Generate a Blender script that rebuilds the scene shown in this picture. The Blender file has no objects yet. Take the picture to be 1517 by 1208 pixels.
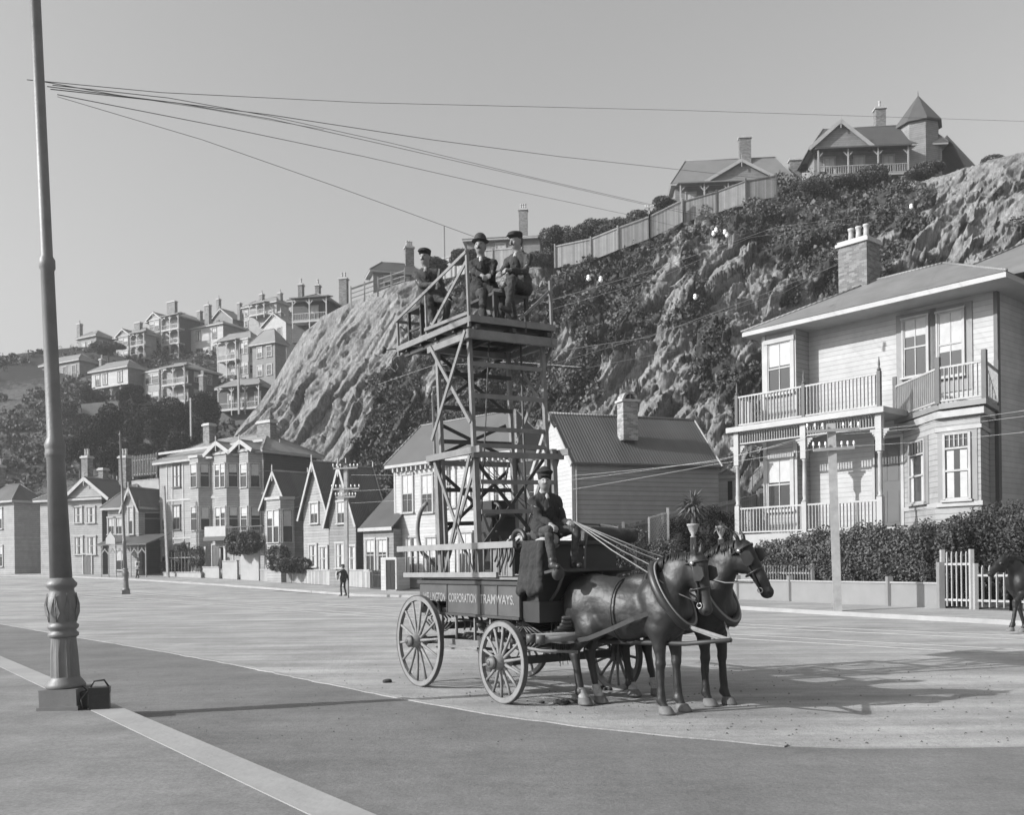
import bpy, math, random
import numpy as np
from mathutils import Vector, Matrix
R = math.radians
random.seed(7)
rng = np.random.default_rng(11)
SC = bpy.context.scene
COL = SC.collection

# ------------------------------------------------------------------ camera, sky, sun, exposure
F, CX, CY, H, HY, ROLL = 1400.0, 758.5, 604.0, 1.78, 836.0, R(0.7)
cR, sR = math.cos(ROLL), math.sin(ROLL)
cam_d = bpy.data.cameras.new('camera')
cam = bpy.data.objects.new('camera', cam_d)
COL.objects.link(cam)
cam_d.sensor_width = 36.0
cam_d.sensor_fit = 'HORIZONTAL'
cam_d.lens = F / 1517.0 * 36.0
cam_d.shift_y = (HY - CY) / 1517.0
cam_d.clip_start = 0.1
cam_d.clip_end = 3000.0
cam_d.dof.use_dof = True
cam_d.dof.focus_distance = 12.6
cam_d.dof.aperture_fstop = 4.0
mw = Matrix(((cR, sR, 0, 0), (0, 0, -1, 0), (-sR, cR, 0, H), (0, 0, 0, 1)))
cam.matrix_world = mw
SC.camera = cam

SUN_EL, SUN_DIR = R(27.5), (-math.cos(R(17)), -math.sin(R(17)))     # where the sun stands (plan)
world = bpy.data.worlds.new('World')
SC.world = world
world.use_nodes = True
wn = world.node_tree
bg = wn.nodes['Background']
sky = wn.nodes.new('ShaderNodeTexSky')
sky.sky_type = 'NISHITA'
sky.sun_disc = False
sky.sun_elevation = SUN_EL
sky.sun_rotation = math.atan2(SUN_DIR[0], SUN_DIR[1])
sky.dust_density = 4.0
sky.air_density = 1.0
sky.ozone_density = 1.0
bw = wn.nodes.new('ShaderNodeSeparateColor')                 # a blue-sensitive black-and-white plate: the sky's blue light, without colour
wn.links.new(sky.outputs[0], bw.inputs[0])
wn.links.new(bw.outputs[2], bg.inputs['Color'])
bg.inputs['Strength'].default_value = 0.09
sd_ = bpy.data.lights.new('sun', 'SUN')
sd_.energy = 3.3
sd_.angle = R(0.5)
sun = bpy.data.objects.new('sun', sd_)
COL.objects.link(sun)
sv = Vector((SUN_DIR[0] * math.cos(SUN_EL), SUN_DIR[1] * math.cos(SUN_EL), math.sin(SUN_EL)))
sun.rotation_euler = sv.to_track_quat('Z', 'Y').to_euler()
SC.view_settings.view_transform = 'Standard'
SC.view_settings.look = 'None'
SC.view_settings.gamma = 1.0
SC.view_settings.exposure = 0.88
SC.render.engine = 'CYCLES'
SC.cycles.max_bounces = 6

# ------------------------------------------------------------------ pixel <-> place helpers (photograph 1517 x 1208)
def ray(px, py):
    u = (px - CX) / F; v = -(py - HY) / F
    return np.array([u * cR + v * sR, 1.0, -u * sR + v * cR])
def P(px, py, Y):
    r = ray(px, py); return np.array([r[0] * Y, Y, H + r[2] * Y])
def G(px, py, z=0.0):
    r = ray(px, py); Y = (z - H) / r[2]; return np.array([r[0] * Y, Y, z])
def pxX(px, Y, z=0.0):
    u = (px - CX) / F; return Y * (u + (z - H) / Y * sR) / cR

# ------------------------------------------------------------------ materials
MATS = {}
def mat(name, v, rough=0.8, amp=0.12, scale=1.5, bump=0.0, bscale=20.0, kind=None, pitch=0.2, metal=0.0, spec=0.5, v2=None, coat=0.0):
    m = bpy.data.materials.new(name); MATS[name] = m
    m.use_nodes = True
    nt = m.node_tree; N = nt.nodes; L = nt.links
    b = N['Principled BSDF']
    b.inputs['Roughness'].default_value = rough
    b.inputs['Metallic'].default_value = metal
    b.inputs['Specular IOR Level'].default_value = spec
    if coat: b.inputs['Coat Weight'].default_value = coat; b.inputs['Coat Roughness'].default_value = 0.25
    tc = N.new('ShaderNodeTexCoord')
    n1 = N.new('ShaderNodeTexNoise'); n1.inputs['Scale'].default_value = scale; n1.inputs['Detail'].default_value = 6
    n1.inputs['Roughness'].default_value = 0.65
    L.new(tc.outputs['Object'], n1.inputs['Vector'])
    mr = N.new('ShaderNodeMapRange')
    mr.inputs['From Min'].default_value = 0.3; mr.inputs['From Max'].default_value = 0.7
    lo, hi = (v * (1 - amp), v * (1 + amp)) if v2 is None else (v, v2)
    mr.inputs['To Min'].default_value = lo; mr.inputs['To Max'].default_value = hi
    L.new(n1.outputs['Fac'], mr.inputs['Value'])
    val = mr.outputs[0]
    def math_(op, a, bb=None, c=None):
        x = N.new('ShaderNodeMath'); x.operation = op
        for i, q in enumerate((a, bb, c)):
            if q is None: continue
            if isinstance(q, (int, float)): x.inputs[i].default_value = q
            else: L.new(q, x.inputs[i])
        return x.outputs[0]
    height = None
    if kind in ('board', 'corr', 'plank', 'brick'):
        sx = N.new('ShaderNodeSeparateXYZ'); L.new(tc.outputs['Object'], sx.inputs[0])
    if kind == 'board':                       # lapped weatherboards
        fr = math_('FRACT', math_('DIVIDE', sx.outputs[2], pitch))
        line = math_('SUBTRACT', 1.0, math_('MULTIPLY', math_('LESS_THAN', fr, 0.13), 0.42 if v < .28 else .22))
        cell = math_('FLOOR', math_('DIVIDE', sx.outputs[2], pitch))
        wn_ = N.new('ShaderNodeTexWhiteNoise'); wn_.noise_dimensions = '1D'; L.new(cell, wn_.inputs['W'])
        tint = math_('ADD', 0.93, math_('MULTIPLY', wn_.outputs['Value'], 0.14))
        val = math_('MULTIPLY', math_('MULTIPLY', val, line), tint)
        height = math_('MULTIPLY', math_('SUBTRACT', 1.0, fr), 0.5)
    if kind in ('corr', 'plank'):
        geo = N.new('ShaderNodeNewGeometry')
        vt = N.new('ShaderNodeVectorTransform'); vt.vector_type = 'NORMAL'; vt.convert_from = 'WORLD'; vt.convert_to = 'OBJECT'
        L.new(geo.outputs['True Normal'], vt.inputs[0])
        sn = N.new('ShaderNodeSeparateXYZ'); L.new(vt.outputs[0], sn.inputs[0])
        isx = math_('GREATER_THAN', math_('ABSOLUTE', sn.outputs[0]), math_('ABSOLUTE', sn.outputs[1]))
        mx = N.new('ShaderNodeMix'); mx.data_type = 'FLOAT'
        L.new(isx, mx.inputs['Factor']); L.new(sx.outputs[0], mx.inputs[2]); L.new(sx.outputs[1], mx.inputs[3])
        co = mx.outputs[0]
        if kind == 'corr':
            w = math_('SINE', math_('MULTIPLY', co, 6.2832 / pitch))
            height = math_('MULTIPLY', w, 0.5)
            val = math_('MULTIPLY', val, math_('ADD', 1.0, math_('MULTIPLY', w, 0.06)))
            cell = math_('FLOOR', math_('DIVIDE', co, 0.65))
            wn_ = N.new('ShaderNodeTexWhiteNoise'); wn_.noise_dimensions = '1D'; L.new(cell, wn_.inputs['W'])
            val = math_('MULTIPLY', val, math_('ADD', 0.9, math_('MULTIPLY', wn_.outputs['Value'], 0.2)))
        else:
            fr = math_('FRACT', math_('DIVIDE', co, pitch))
            cell = math_('FLOOR', math_('DIVIDE', co, pitch))
            wn_ = N.new('ShaderNodeTexWhiteNoise'); wn_.noise_dimensions = '1D'; L.new(cell, wn_.inputs['W'])
            val = math_('MULTIPLY', val, math_('ADD', 0.72, math_('MULTIPLY', wn_.outputs['Value'], 0.5)))
            val = math_('MULTIPLY', val, math_('SUBTRACT', 1.0, math_('MULTIPLY', math_('LESS_THAN', fr, 0.1), 0.5)))
            height = math_('MULTIPLY', math_('GREATER_THAN', fr, 0.1), 0.3)
    if kind == 'brick':
        zc = math_('FRACT', math_('DIVIDE', sx.outputs[2], 0.085))
        row = math_('FLOOR', math_('DIVIDE', sx.outputs[2], 0.085))
        off = math_('MULTIPLY', math_('MODULO', row, 2.0), 0.5)
        xy = math_('ADD', math_('DIVIDE', math_('ADD', sx.outputs[0], sx.outputs[1]), 0.24), off)
        xc = math_('FRACT', xy)
        cb = N.new('ShaderNodeCombineXYZ'); L.new(math_('FLOOR', xy), cb.inputs[0]); L.new(row, cb.inputs[1])
        wn_ = N.new('ShaderNodeTexWhiteNoise'); wn_.noise_dimensions = '2D'; L.new(cb.outputs[0], wn_.inputs['Vector'])
        val = math_('MULTIPLY', val, math_('ADD', 0.65, math_('MULTIPLY', wn_.outputs['Value'], 0.7)))
        mort = math_('MAXIMUM', math_('LESS_THAN', zc, 0.13), math_('LESS_THAN', xc, 0.06))
        val = math_('MULTIPLY', val, math_('ADD', 1.0, math_('MULTIPLY', mort, 0.35)))
        height = math_('MULTIPLY', math_('SUBTRACT', 1.0, mort), 0.4)
    if kind == 'leaf':
        n2 = N.new('ShaderNodeTexNoise'); n2.inputs['Scale'].default_value = pitch; n2.inputs['Detail'].default_value = 1
        L.new(tc.outputs['Object'], n2.inputs['Vector'])
        val = math_('MULTIPLY', val, math_('ADD', 0.4, math_('MULTIPLY', n2.outputs['Fac'], 1.2)))
    cmb = N.new('ShaderNodeCombineColor')
    for i in range(3): L.new(val, cmb.inputs[i])
    L.new(cmb.outputs[0], b.inputs['Base Color'])
    if bump or height is not None:
        bp = N.new('ShaderNodeBump'); bp.inputs['Strength'].default_value = 0.6
        bp.inputs['Distance'].default_value = 0.03 if height is not None else bump
        if height is None:
            n3 = N.new('ShaderNodeTexNoise'); n3.inputs['Scale'].default_value = bscale; n3.inputs['Detail'].default_value = 4
            L.new(tc.outputs['Object'], n3.inputs['Vector']); height = n3.outputs['Fac']
        L.new(height, bp.inputs['Height']); L.new(bp.outputs[0], b.inputs['Normal'])
    if kind == 'glass':
        b.inputs['Roughness'].default_value = 0.08
    return m

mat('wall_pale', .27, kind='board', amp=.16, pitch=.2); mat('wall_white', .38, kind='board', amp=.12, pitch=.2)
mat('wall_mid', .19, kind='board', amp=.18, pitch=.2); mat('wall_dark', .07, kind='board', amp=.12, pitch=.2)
mat('wall_cottage', .27, kind='board', amp=.1, pitch=.24)
mat('trim_white', .33, amp=.14, rough=.6); mat('trim_mid', .3, amp=.08, rough=.65); mat('trim_dark', .08, amp=.1, rough=.6)
mat('trim_grey', .2, amp=.08, rough=.6)
mat('roof_iron', .08, kind='corr', pitch=.16, rough=.55, amp=.16, scale=.5); mat('roof_pale', .2, kind='corr', pitch=.16, rough=.55, amp=.12, scale=.5)
mat('roof_far', .17, rough=.6, amp=.15, scale=.4); mat('roof_slate', .07, rough=.6, amp=.12, scale=.8)
mat('brick', .15, kind='brick', amp=.12); mat('brick_pale', .24, kind='brick', amp=.12); mat('plaster', .38, amp=.12, scale=2.5, bump=.01)
mat('glass', .035, kind='glass', amp=.05, rough=.1, spec=.6); mat('blind', .42, amp=.12, scale=3, rough=.9)
mat('void', .02, amp=.1, rough=.9)
mat('fence_wood', .22, kind='plank', pitch=.15, amp=.15); mat('fence_pale', .3, kind='plank', pitch=.15, amp=.1)
mat('concrete', .29, amp=.14, scale=1.2, bump=.01, bscale=12)
mat('leaf', .06, kind='leaf', pitch=.7, amp=.35, scale=3, rough=.6, spec=.3); mat('leaf_light', .085, kind='leaf', pitch=.9, amp=.35, scale=4, rough=.6, spec=.3)
mat('leaf_dark', .015, kind='leaf', pitch=.5, amp=.3, scale=2, rough=.7, spec=.2)
mat('scrub', .092, kind='leaf', pitch=.9, amp=.55, scale=.25, rough=.7, spec=.2); mat('bark', .12, amp=.3, scale=8, bump=.02)
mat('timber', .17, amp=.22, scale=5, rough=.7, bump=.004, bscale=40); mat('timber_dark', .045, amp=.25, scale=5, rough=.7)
mat('timber_pale', .22, amp=.15, scale=5, rough=.7); mat('wheel_paint', .19, amp=.22, scale=6, rough=.65)
mat('iron', .07, amp=.2, scale=8, rough=.5, spec=.5); mat('body_paint', .08, amp=.2, scale=3, rough=.42, spec=.5)
mat('body_dark', .03, amp=.2, scale=3, rough=.55); mat('letter', .24, amp=.2, scale=14, rough=.6)
mat('leather', .025, amp=.3, scale=12, rough=.45); mat('leather_pale', .2, amp=.25, scale=12, rough=.5)
mat('brass', .5, amp=.1, rough=.3, metal=.8); mat('canvas', .3, amp=.25, scale=6, bump=.02, bscale=6)
mat('skin', .22, amp=.06, rough=.55); mat('cloth_dark', .026, amp=.3, scale=6, rough=.95, bump=.06, bscale=9)
mat('cloth_grey', .045, amp=.25, scale=6, rough=.95, bump=.06, bscale=9); mat('cloth_black', .02, amp=.3, scale=6, rough=.9)
mat('shirt', .36, amp=.08, rough=.9); mat('felt', .03, amp=.2, rough=.8); mat('hair', .03, amp=.3, rough=.6); mat('eye', .02, amp=.1, rough=.2)
mat('coat_bay', .021, amp=.5, scale=4, rough=.5, spec=.5, bump=.012, bscale=13); mat('coat_dark', .015, amp=.5, scale=4, rough=.5, spec=.42, bump=.012, bscale=13)
mat('mane', .012, amp=.3, scale=20, rough=.5); mat('hoof', .13, amp=.3, scale=12, rough=.7); mat('fetlock', .3, amp=.3, scale=20, rough=.9)
mat('post_paint', .15, amp=.16, scale=2.5, rough=.5, bump=.004, bscale=30); mat('pole_wood', .28, amp=.2, scale=4, rough=.8)
mat('wire', .06, amp=.1, rough=.6); mat('wire_bright', .4, amp=.05, rough=.4, metal=.3); mat('porcelain', .8, amp=.03, rough=.25)
mat('dung', .035, amp=.4, scale=12, bump=.02); mat('stone', .07, amp=.3, scale=10, bump=.02)

# ------------------------------------------------------------------ mesh collector
class MB:
    def __init__(s): s.v = []; s.f = []; s.sm = []
    def add(s, vs, fs, smooth=False):
        o = len(s.v); s.v += [tuple(map(float, p)) for p in vs]
        s.f += [tuple(i + o for i in f) for f in fs]; s.sm += [smooth] * len(fs)
    def box(s, x0, x1, y0, y1, z0, z1):
        v = [(x, y, z) for z in (z0, z1) for y in (y0, y1) for x in (x0, x1)]
        s.add(v, [(0, 2, 3, 1), (4, 5, 7, 6), (0, 1, 5, 4), (2, 6, 7, 3), (0, 4, 6, 2), (1, 3, 7, 5)])
    def bar(s, a, b, w, t=None, up=(0, 0, 1)):
        a = Vector(a); b = Vector(b); t = t or w; d = (b - a)
        if d.length < 1e-6: return
        d.normalize(); up = Vector(up)
        if abs(d.dot(up)) > .98: up = Vector((1, 0, 0)) if abs(d.x) < .9 else Vector((0, 1, 0))
        q = d.cross(up).normalized(); r = q.cross(d)
        c = [(-1, -1), (1, -1), (1, 1), (-1, 1)]
        v = [p + q * (w / 2 * i) + r * (t / 2 * j) for p in (a, b) for i, j in c]
        s.add(v, [(0, 1, 2, 3)[::-1], (4, 5, 6, 7)] + [(k, (k + 1) % 4, (k + 1) % 4 + 4, k + 4) for k in range(4)])
    def tube(s, pts, rad, n=8, cap=True):
        pts = [Vector(p) for p in pts]
        if isinstance(rad, (int, float)): rad = [rad] * len(pts)
        q = None; rings = []
        for i, p in enumerate(pts):
            d = (pts[min(i + 1, len(pts) - 1)] - pts[max(i - 1, 0)]).normalized()
            if q is None:
                u = Vector((0, 0, 1)) if abs(d.z) < .9 else Vector((1, 0, 0)); q = d.cross(u).normalized()
            else: q = (q - d * q.dot(d)).normalized()
            r = d.cross(q)
            rings.append([p + (q * math.cos(a) + r * math.sin(a)) * rad[i] for a in [2 * math.pi * k / n for k in range(n)]])
        v = [p for rg in rings for p in rg]; f = []
        for i in range(len(pts) - 1):
            for k in range(n): f.append((i * n + k, i * n + (k + 1) % n, (i + 1) * n + (k + 1) % n, (i + 1) * n + k))
        if cap: f += [tuple(range(n))[::-1], tuple(range((len(pts) - 1) * n, len(pts) * n))]
        s.add(v, f, True)
    def lathe(s, prof, n=20, c=(0, 0, 0), flute=None):
        v = []; f = []
        for (r, z) in prof:
            for k in range(n):
                a = 2 * math.pi * k / n; rr = r
                if flute and flute[0] < z < flute[1]: rr = r - (flute[2] if k % 4 in (1, 2) else 0)
                v.append((c[0] + rr * math.cos(a), c[1] + rr * math.sin(a), c[2] + z))
        m = len(prof)
        for i in range(m - 1):
            for k in range(n): f.append((i * n + k, i * n + (k + 1) % n, (i + 1) * n + (k + 1) % n, (i + 1) * n + k))
        f += [tuple(range(n))[::-1], tuple(range((m - 1) * n, m * n))]
        s.add(v, f, not flute)
    def prism(s, poly, a, b, axis='y'):          # poly in the two other axes, swept from a to b
        n = len(poly)
        if axis == 'y': v = [(p[0], t, p[1]) for t in (a, b) for p in poly]
        elif axis == 'x': v = [(t, p[0], p[1]) for t in (a, b) for p in poly]
        else: v = [(p[0], p[1], t) for t in (a, b) for p in poly]
        s.add(v, [tuple(range(n)), tuple(range(n, 2 * n))[::-1]] + [(k, k + n, (k + 1) % n + n, (k + 1) % n) for k in range(n)])
    def xf(s, M):
        s.v = [tuple(M @ Vector(p)) for p in s.v]; return s
    def build(s, name, m, parent=None, loc=None, fix=True):
        me = bpy.data.meshes.new(name)
        me.from_pydata(s.v, [], s.f)
        me.polygons.foreach_set('use_smooth', s.sm)
        if fix:
            import bmesh
            bm = bmesh.new(); bm.from_mesh(me); bmesh.ops.recalc_face_normals(bm, faces=bm.faces); bm.to_mesh(me); bm.free()
        me.materials.append(MATS[m])
        o = bpy.data.objects.new(name, me); COL.objects.link(o)
        if parent is not None: o.parent = parent
        if loc is not None: o.location = loc
        return o
def tag(o, label=None, cat=None, group=None, kind=None):
    if label: o['label'] = label
    if cat: o['category'] = cat
    if group: o['group'] = group
    if kind: o['kind'] = kind
    return o
def empty(name, loc=(0, 0, 0), rz=0.0, label=None, cat=None, group=None):
    o = bpy.data.objects.new(name, None); COL.objects.link(o)
    o.location = loc; o.rotation_euler = (0, 0, rz); o.empty_display_size = .2
    return tag(o, label, cat, group)
def kids(o): return [c for c in bpy.data.objects if c.parent is o]
def copy_tree(o, parent=None):
    c = o.copy(); COL.objects.link(c); c.parent = parent
    for ch in kids(o): copy_tree(ch, c)
    return c
def mesh_np(name, v, f, m, parent=None, smooth=False):          # v (n,3), f (m,k)
    me = bpy.data.meshes.new(name); k = f.shape[1]
    me.vertices.add(len(v)); me.vertices.foreach_set('co', np.asarray(v, np.float32).ravel())
    me.loops.add(f.size); me.loops.foreach_set('vertex_index', f.ravel().astype(np.int32))
    me.polygons.add(len(f)); me.polygons.foreach_set('loop_start', np.arange(0, f.size, k, dtype=np.int32))
    me.polygons.foreach_set('loop_total', np.full(len(f), k, np.int32))
    me.update(calc_edges=True); me.validate()
    if smooth: me.polygons.foreach_set('use_smooth', np.ones(len(me.polygons), bool))
    me.materials.append(MATS[m] if isinstance(m, str) else m)
    o = bpy.data.objects.new(name, me); COL.objects.link(o)
    if parent is not None: o.parent = parent
    return o

# ------------------------------------------------------------------ numpy noise
def vnoise(p, seed=0):
    p = np.asarray(p, float); i = np.floor(p).astype(np.int64); f = p - i; f = f * f * (3 - 2 * f)
    def h(a, b, c):
        n = (a * 374761393 + b * 668265263 + c * 1274126177 + seed * 974711) & 0x7fffffff
        n = (n ^ (n >> 13)) * 1103515245 & 0x7fffffff
        return ((n ^ (n >> 16)) & 0xffff) / 65535.0
    r = 0
    for dx in (0, 1):
        for dy in (0, 1):
            for dz in (0, 1):
                w = (f[..., 0] if dx else 1 - f[..., 0]) * (f[..., 1] if dy else 1 - f[..., 1]) * (f[..., 2] if dz else 1 - f[..., 2])
                r = r + w * h(i[..., 0] + dx, i[..., 1] + dy, i[..., 2] + dz)
    return r
def fbm(p, o=4, seed=0, ridge=False):
    a = 1; t = 0; s = 0; p = np.asarray(p, float)
    for k in range(o):
        n = vnoise(p, seed + k)
        if ridge: n = 1 - abs(2 * n - 1)
        t = t + a * n; s += a; a *= .5; p = p * 2.03 + 17.1
    return t / s

def worley(p, seed=0):
    """nearest-feature-point distance: gives angular, faceted rock"""
    p = np.asarray(p, float); i = np.floor(p).astype(np.int64); best = np.full(p.shape[:-1], 9.0); idv = np.zeros(p.shape[:-1]); fac = np.zeros(p.shape[:-1])
    def h(a, b, c, s):
        n = (a * 374761393 + b * 668265263 + c * 1274126177 + (seed + s) * 974711) & 0x7fffffff
        n = (n ^ (n >> 13)) * 1103515245 & 0x7fffffff
        return ((n ^ (n >> 16)) & 0xffff) / 65535.0
    for dx in (-1, 0, 1):
        for dy in (-1, 0, 1):
            for dz in (-1, 0, 1):
                c = i + np.array([dx, dy, dz]); q = np.stack([c[..., k] + h(c[..., 0], c[..., 1], c[..., 2], k) for k in range(3)], -1)
                d = np.linalg.norm(p - q, axis=-1); m = d < best; best = np.where(m, d, best); idv = np.where(m, h(c[..., 0], c[..., 1], c[..., 2], 9), idv)
                rv = np.stack([h(c[..., 0], c[..., 1], c[..., 2], 20 + k) - .5 for k in range(3)], -1); fac = np.where(m, ((p - q) * rv).sum(-1) * 2, fac)
    return best, idv, fac
# ------------------------------------------------------------------ leaf clouds
def leaf_quads(c, size, n_axis=None, flat=.6):
    """c (n,3) leaf centres -> verts, faces (one little four-sided leaf each, folded along its rib)"""
    n = len(c)
    a = rng.normal(size=(n, 3)); a /= np.linalg.norm(a, axis=1)[:, None]
    if n_axis is not None: a = a * .6 + n_axis * .8; a /= np.linalg.norm(a, axis=1)[:, None]
    b = rng.normal(size=(n, 3)); b -= (b * a).sum(1)[:, None] * a; b /= np.linalg.norm(b, axis=1)[:, None]
    s = size * rng.uniform(.6, 1.3, (n, 1)) if np.isscalar(size) else size[:, None] * rng.uniform(.6, 1.3, (n, 1))
    e = np.cross(a, b)
    v = np.stack([c - a * s * .5, c + b * s * flat * .5 + e * s * .08, c + a * s * .5, c - b * s * flat * .5 + e * s * .08], 1).reshape(-1, 3)
    return v, np.arange(4 * n).reshape(n, 4)
def crown_points(n, R3, lumps=9, seed=None, solid=.55):
    """points gathered in uneven lumps within an ellipsoid of radii R3"""
    R3 = np.array(R3); out = []
    ctr = rng.normal(size=(lumps, 3)); ctr /= np.linalg.norm(ctr, axis=1)[:, None]
    ctr *= rng.uniform(.35, .8, (lumps, 1)); rad = rng.uniform(.28, .55, lumps)
    k = rng.choice(lumps, n, p=rad ** 2 / (rad ** 2).sum())
    d = rng.normal(size=(n, 3)); d /= np.linalg.norm(d, axis=1)[:, None]
    r = rng.uniform(solid, 1.05, (n, 1)) ** .6
    return (ctr[k] + d * r * rad[k][:, None]) * R3

# ------------------------------------------------------------------ signed-distance bodies (people, horses, cloth): one continuous surface
import openvdb as vdb
class SDF:
    def __init__(s): s.p = []
    def cap(s, a, b, r1, r2=None, k=None, sq=None):   # tapered capsule; sq = (unit axis, factor) flattens across that axis
        s.p.append(('c', np.array(a, float), np.array(b, float), r1, r1 if r2 is None else r2, k, sq)); return s
    def chain(s, pts, rs, k=None, sq=None):
        for i in range(len(pts) - 1): s.cap(pts[i], pts[i + 1], rs[i], rs[i + 1], k, sq)
        return s
    def ell(s, c, r, M=None, k=None):
        s.p.append(('e', np.array(c, float), np.array(r, float), M, k)); return s
    def cut(s, c, n):                          # keep the side the normal does not point to
        s.p.append(('p', np.array(c, float), np.array(n, float))); return s
    def sub(s, c, r, M=None):
        s.p.append(('s', np.array(c, float), np.array(r, float), M)); return s
    def mesh(s, name, m, vox=.012, k=.03, parent=None, fold=None):
        lo = np.full(3, 1e9); hi = -lo
        for q in s.p:
            if q[0] == 'c': rr = max(q[3], q[4]); pts = [q[1] - rr, q[1] + rr, q[2] - rr, q[2] + rr]
            elif q[0] == 'e': rr = max(q[2]); pts = [q[1] - rr, q[1] + rr]
            else: continue
            lo = np.minimum(lo, np.min(pts, 0)); hi = np.maximum(hi, np.max(pts, 0))
        lo -= 4 * vox; hi += 4 * vox
        n = np.ceil((hi - lo) / vox).astype(int) + 1
        D = np.full(n, 1.0, np.float32)
        for q in s.p:
            if q[0] == 'p':
                ax = [lo[i] + np.arange(n[i]) * vox for i in range(3)]
                d = (ax[0][:, None, None] - q[1][0]) * q[2][0] + (ax[1][None, :, None] - q[1][1]) * q[2][1] + (ax[2][None, None, :] - q[1][2]) * q[2][2]
                D = np.maximum(D, d.astype(np.float32)); continue
            kk = (q[5] if q[0] == 'c' else q[4] if q[0] == 'e' else None); kk = k if kk is None else kk
            if q[0] == 'c': rr = max(q[3], q[4]); a, b = np.minimum(q[1], q[2]) - rr, np.maximum(q[1], q[2]) + rr
            else: rr = max(q[2]); a, b = q[1] - rr, q[1] + rr
            i0 = np.maximum(np.floor((a - kk - 4 * vox - lo) / vox).astype(int), 0); i1 = np.minimum(np.ceil((b + kk + 4 * vox - lo) / vox).astype(int) + 1, n)
            g = np.stack(np.meshgrid(*[lo[i] + np.arange(i0[i], i1[i]) * vox for i in range(3)], indexing='ij'), -1)
            if q[0] == 'c':
                pa = g - q[1]; ba = q[2] - q[1]; h = np.clip((pa @ ba) / max(ba @ ba, 1e-9), 0, 1)
                w = pa - h[..., None] * ba
                if q[6] is not None:
                    ax_, fac = np.array(q[6][0], float), q[6][1]; t = w @ ax_; w = w + (t * (1 / fac - 1))[..., None] * ax_
                d = np.linalg.norm(w, axis=-1) - (q[3] + (q[4] - q[3]) * h)
            else:
                w = g - q[1]
                if q[3] is not None: w = w @ np.array(q[3]).T
                k0 = np.linalg.norm(w / q[2], axis=-1); k1 = np.linalg.norm(w / q[2] ** 2, axis=-1) + 1e-9
                d = k0 * (k0 - 1) / k1
            sl = tuple(slice(i0[i], i1[i]) for i in range(3))
            o = D[sl]
            if q[0] == 's': D[sl] = np.maximum(o, -d); continue
            hh = np.clip(.5 + .5 * (o - d) / kk, 0, 1) if kk > 0 else (d < o).astype(float)
            D[sl] = o * (1 - hh) + d * hh - kk * hh * (1 - hh)
        gr = vdb.FloatGrid(background=3 * vox); gr.copyFromArray(np.clip(D, -3 * vox, 3 * vox))
        v, f = gr.convertToQuads(0.0)
        v = v * vox + lo; f = f[:, ::-1].copy()
        if fold:                                  # folds in cloth, muscle and rib relief in a coat
            a = np.cross(v[f[:, 2]] - v[f[:, 0]], v[f[:, 3]] - v[f[:, 1]]); n_ = np.zeros_like(v)
            for c_ in range(4): np.add.at(n_, f[:, c_], a)
            n_ /= np.linalg.norm(n_, axis=1)[:, None] + 1e-12
            for amp, fr_, rd in fold: v = v + n_ * ((fbm(v * fr_, 2, 17, rd) - (.62 if rd else .5)) * amp)[:, None]
        return mesh_np(name, v, f, m, parent, True)
# ------------------------------------------------------------------ ground, road, footpaths
def sstep(a, b, x): t = np.clip((x - a) / (b - a), 0, 1); return t * t * (3 - 2 * t)
def gz(x, y): return 1.25 * sstep(54, 95, y)
def sheet(name, m, poly, z=0.0, kind='structure', zf=None):
    b = MB(); b.add([(p[0], p[1], (z if zf is None else zf(p[0], p[1]) + z)) for p in poly], [tuple(range(len(poly)))])
    return tag(b.build(name, m), kind=kind)

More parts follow.
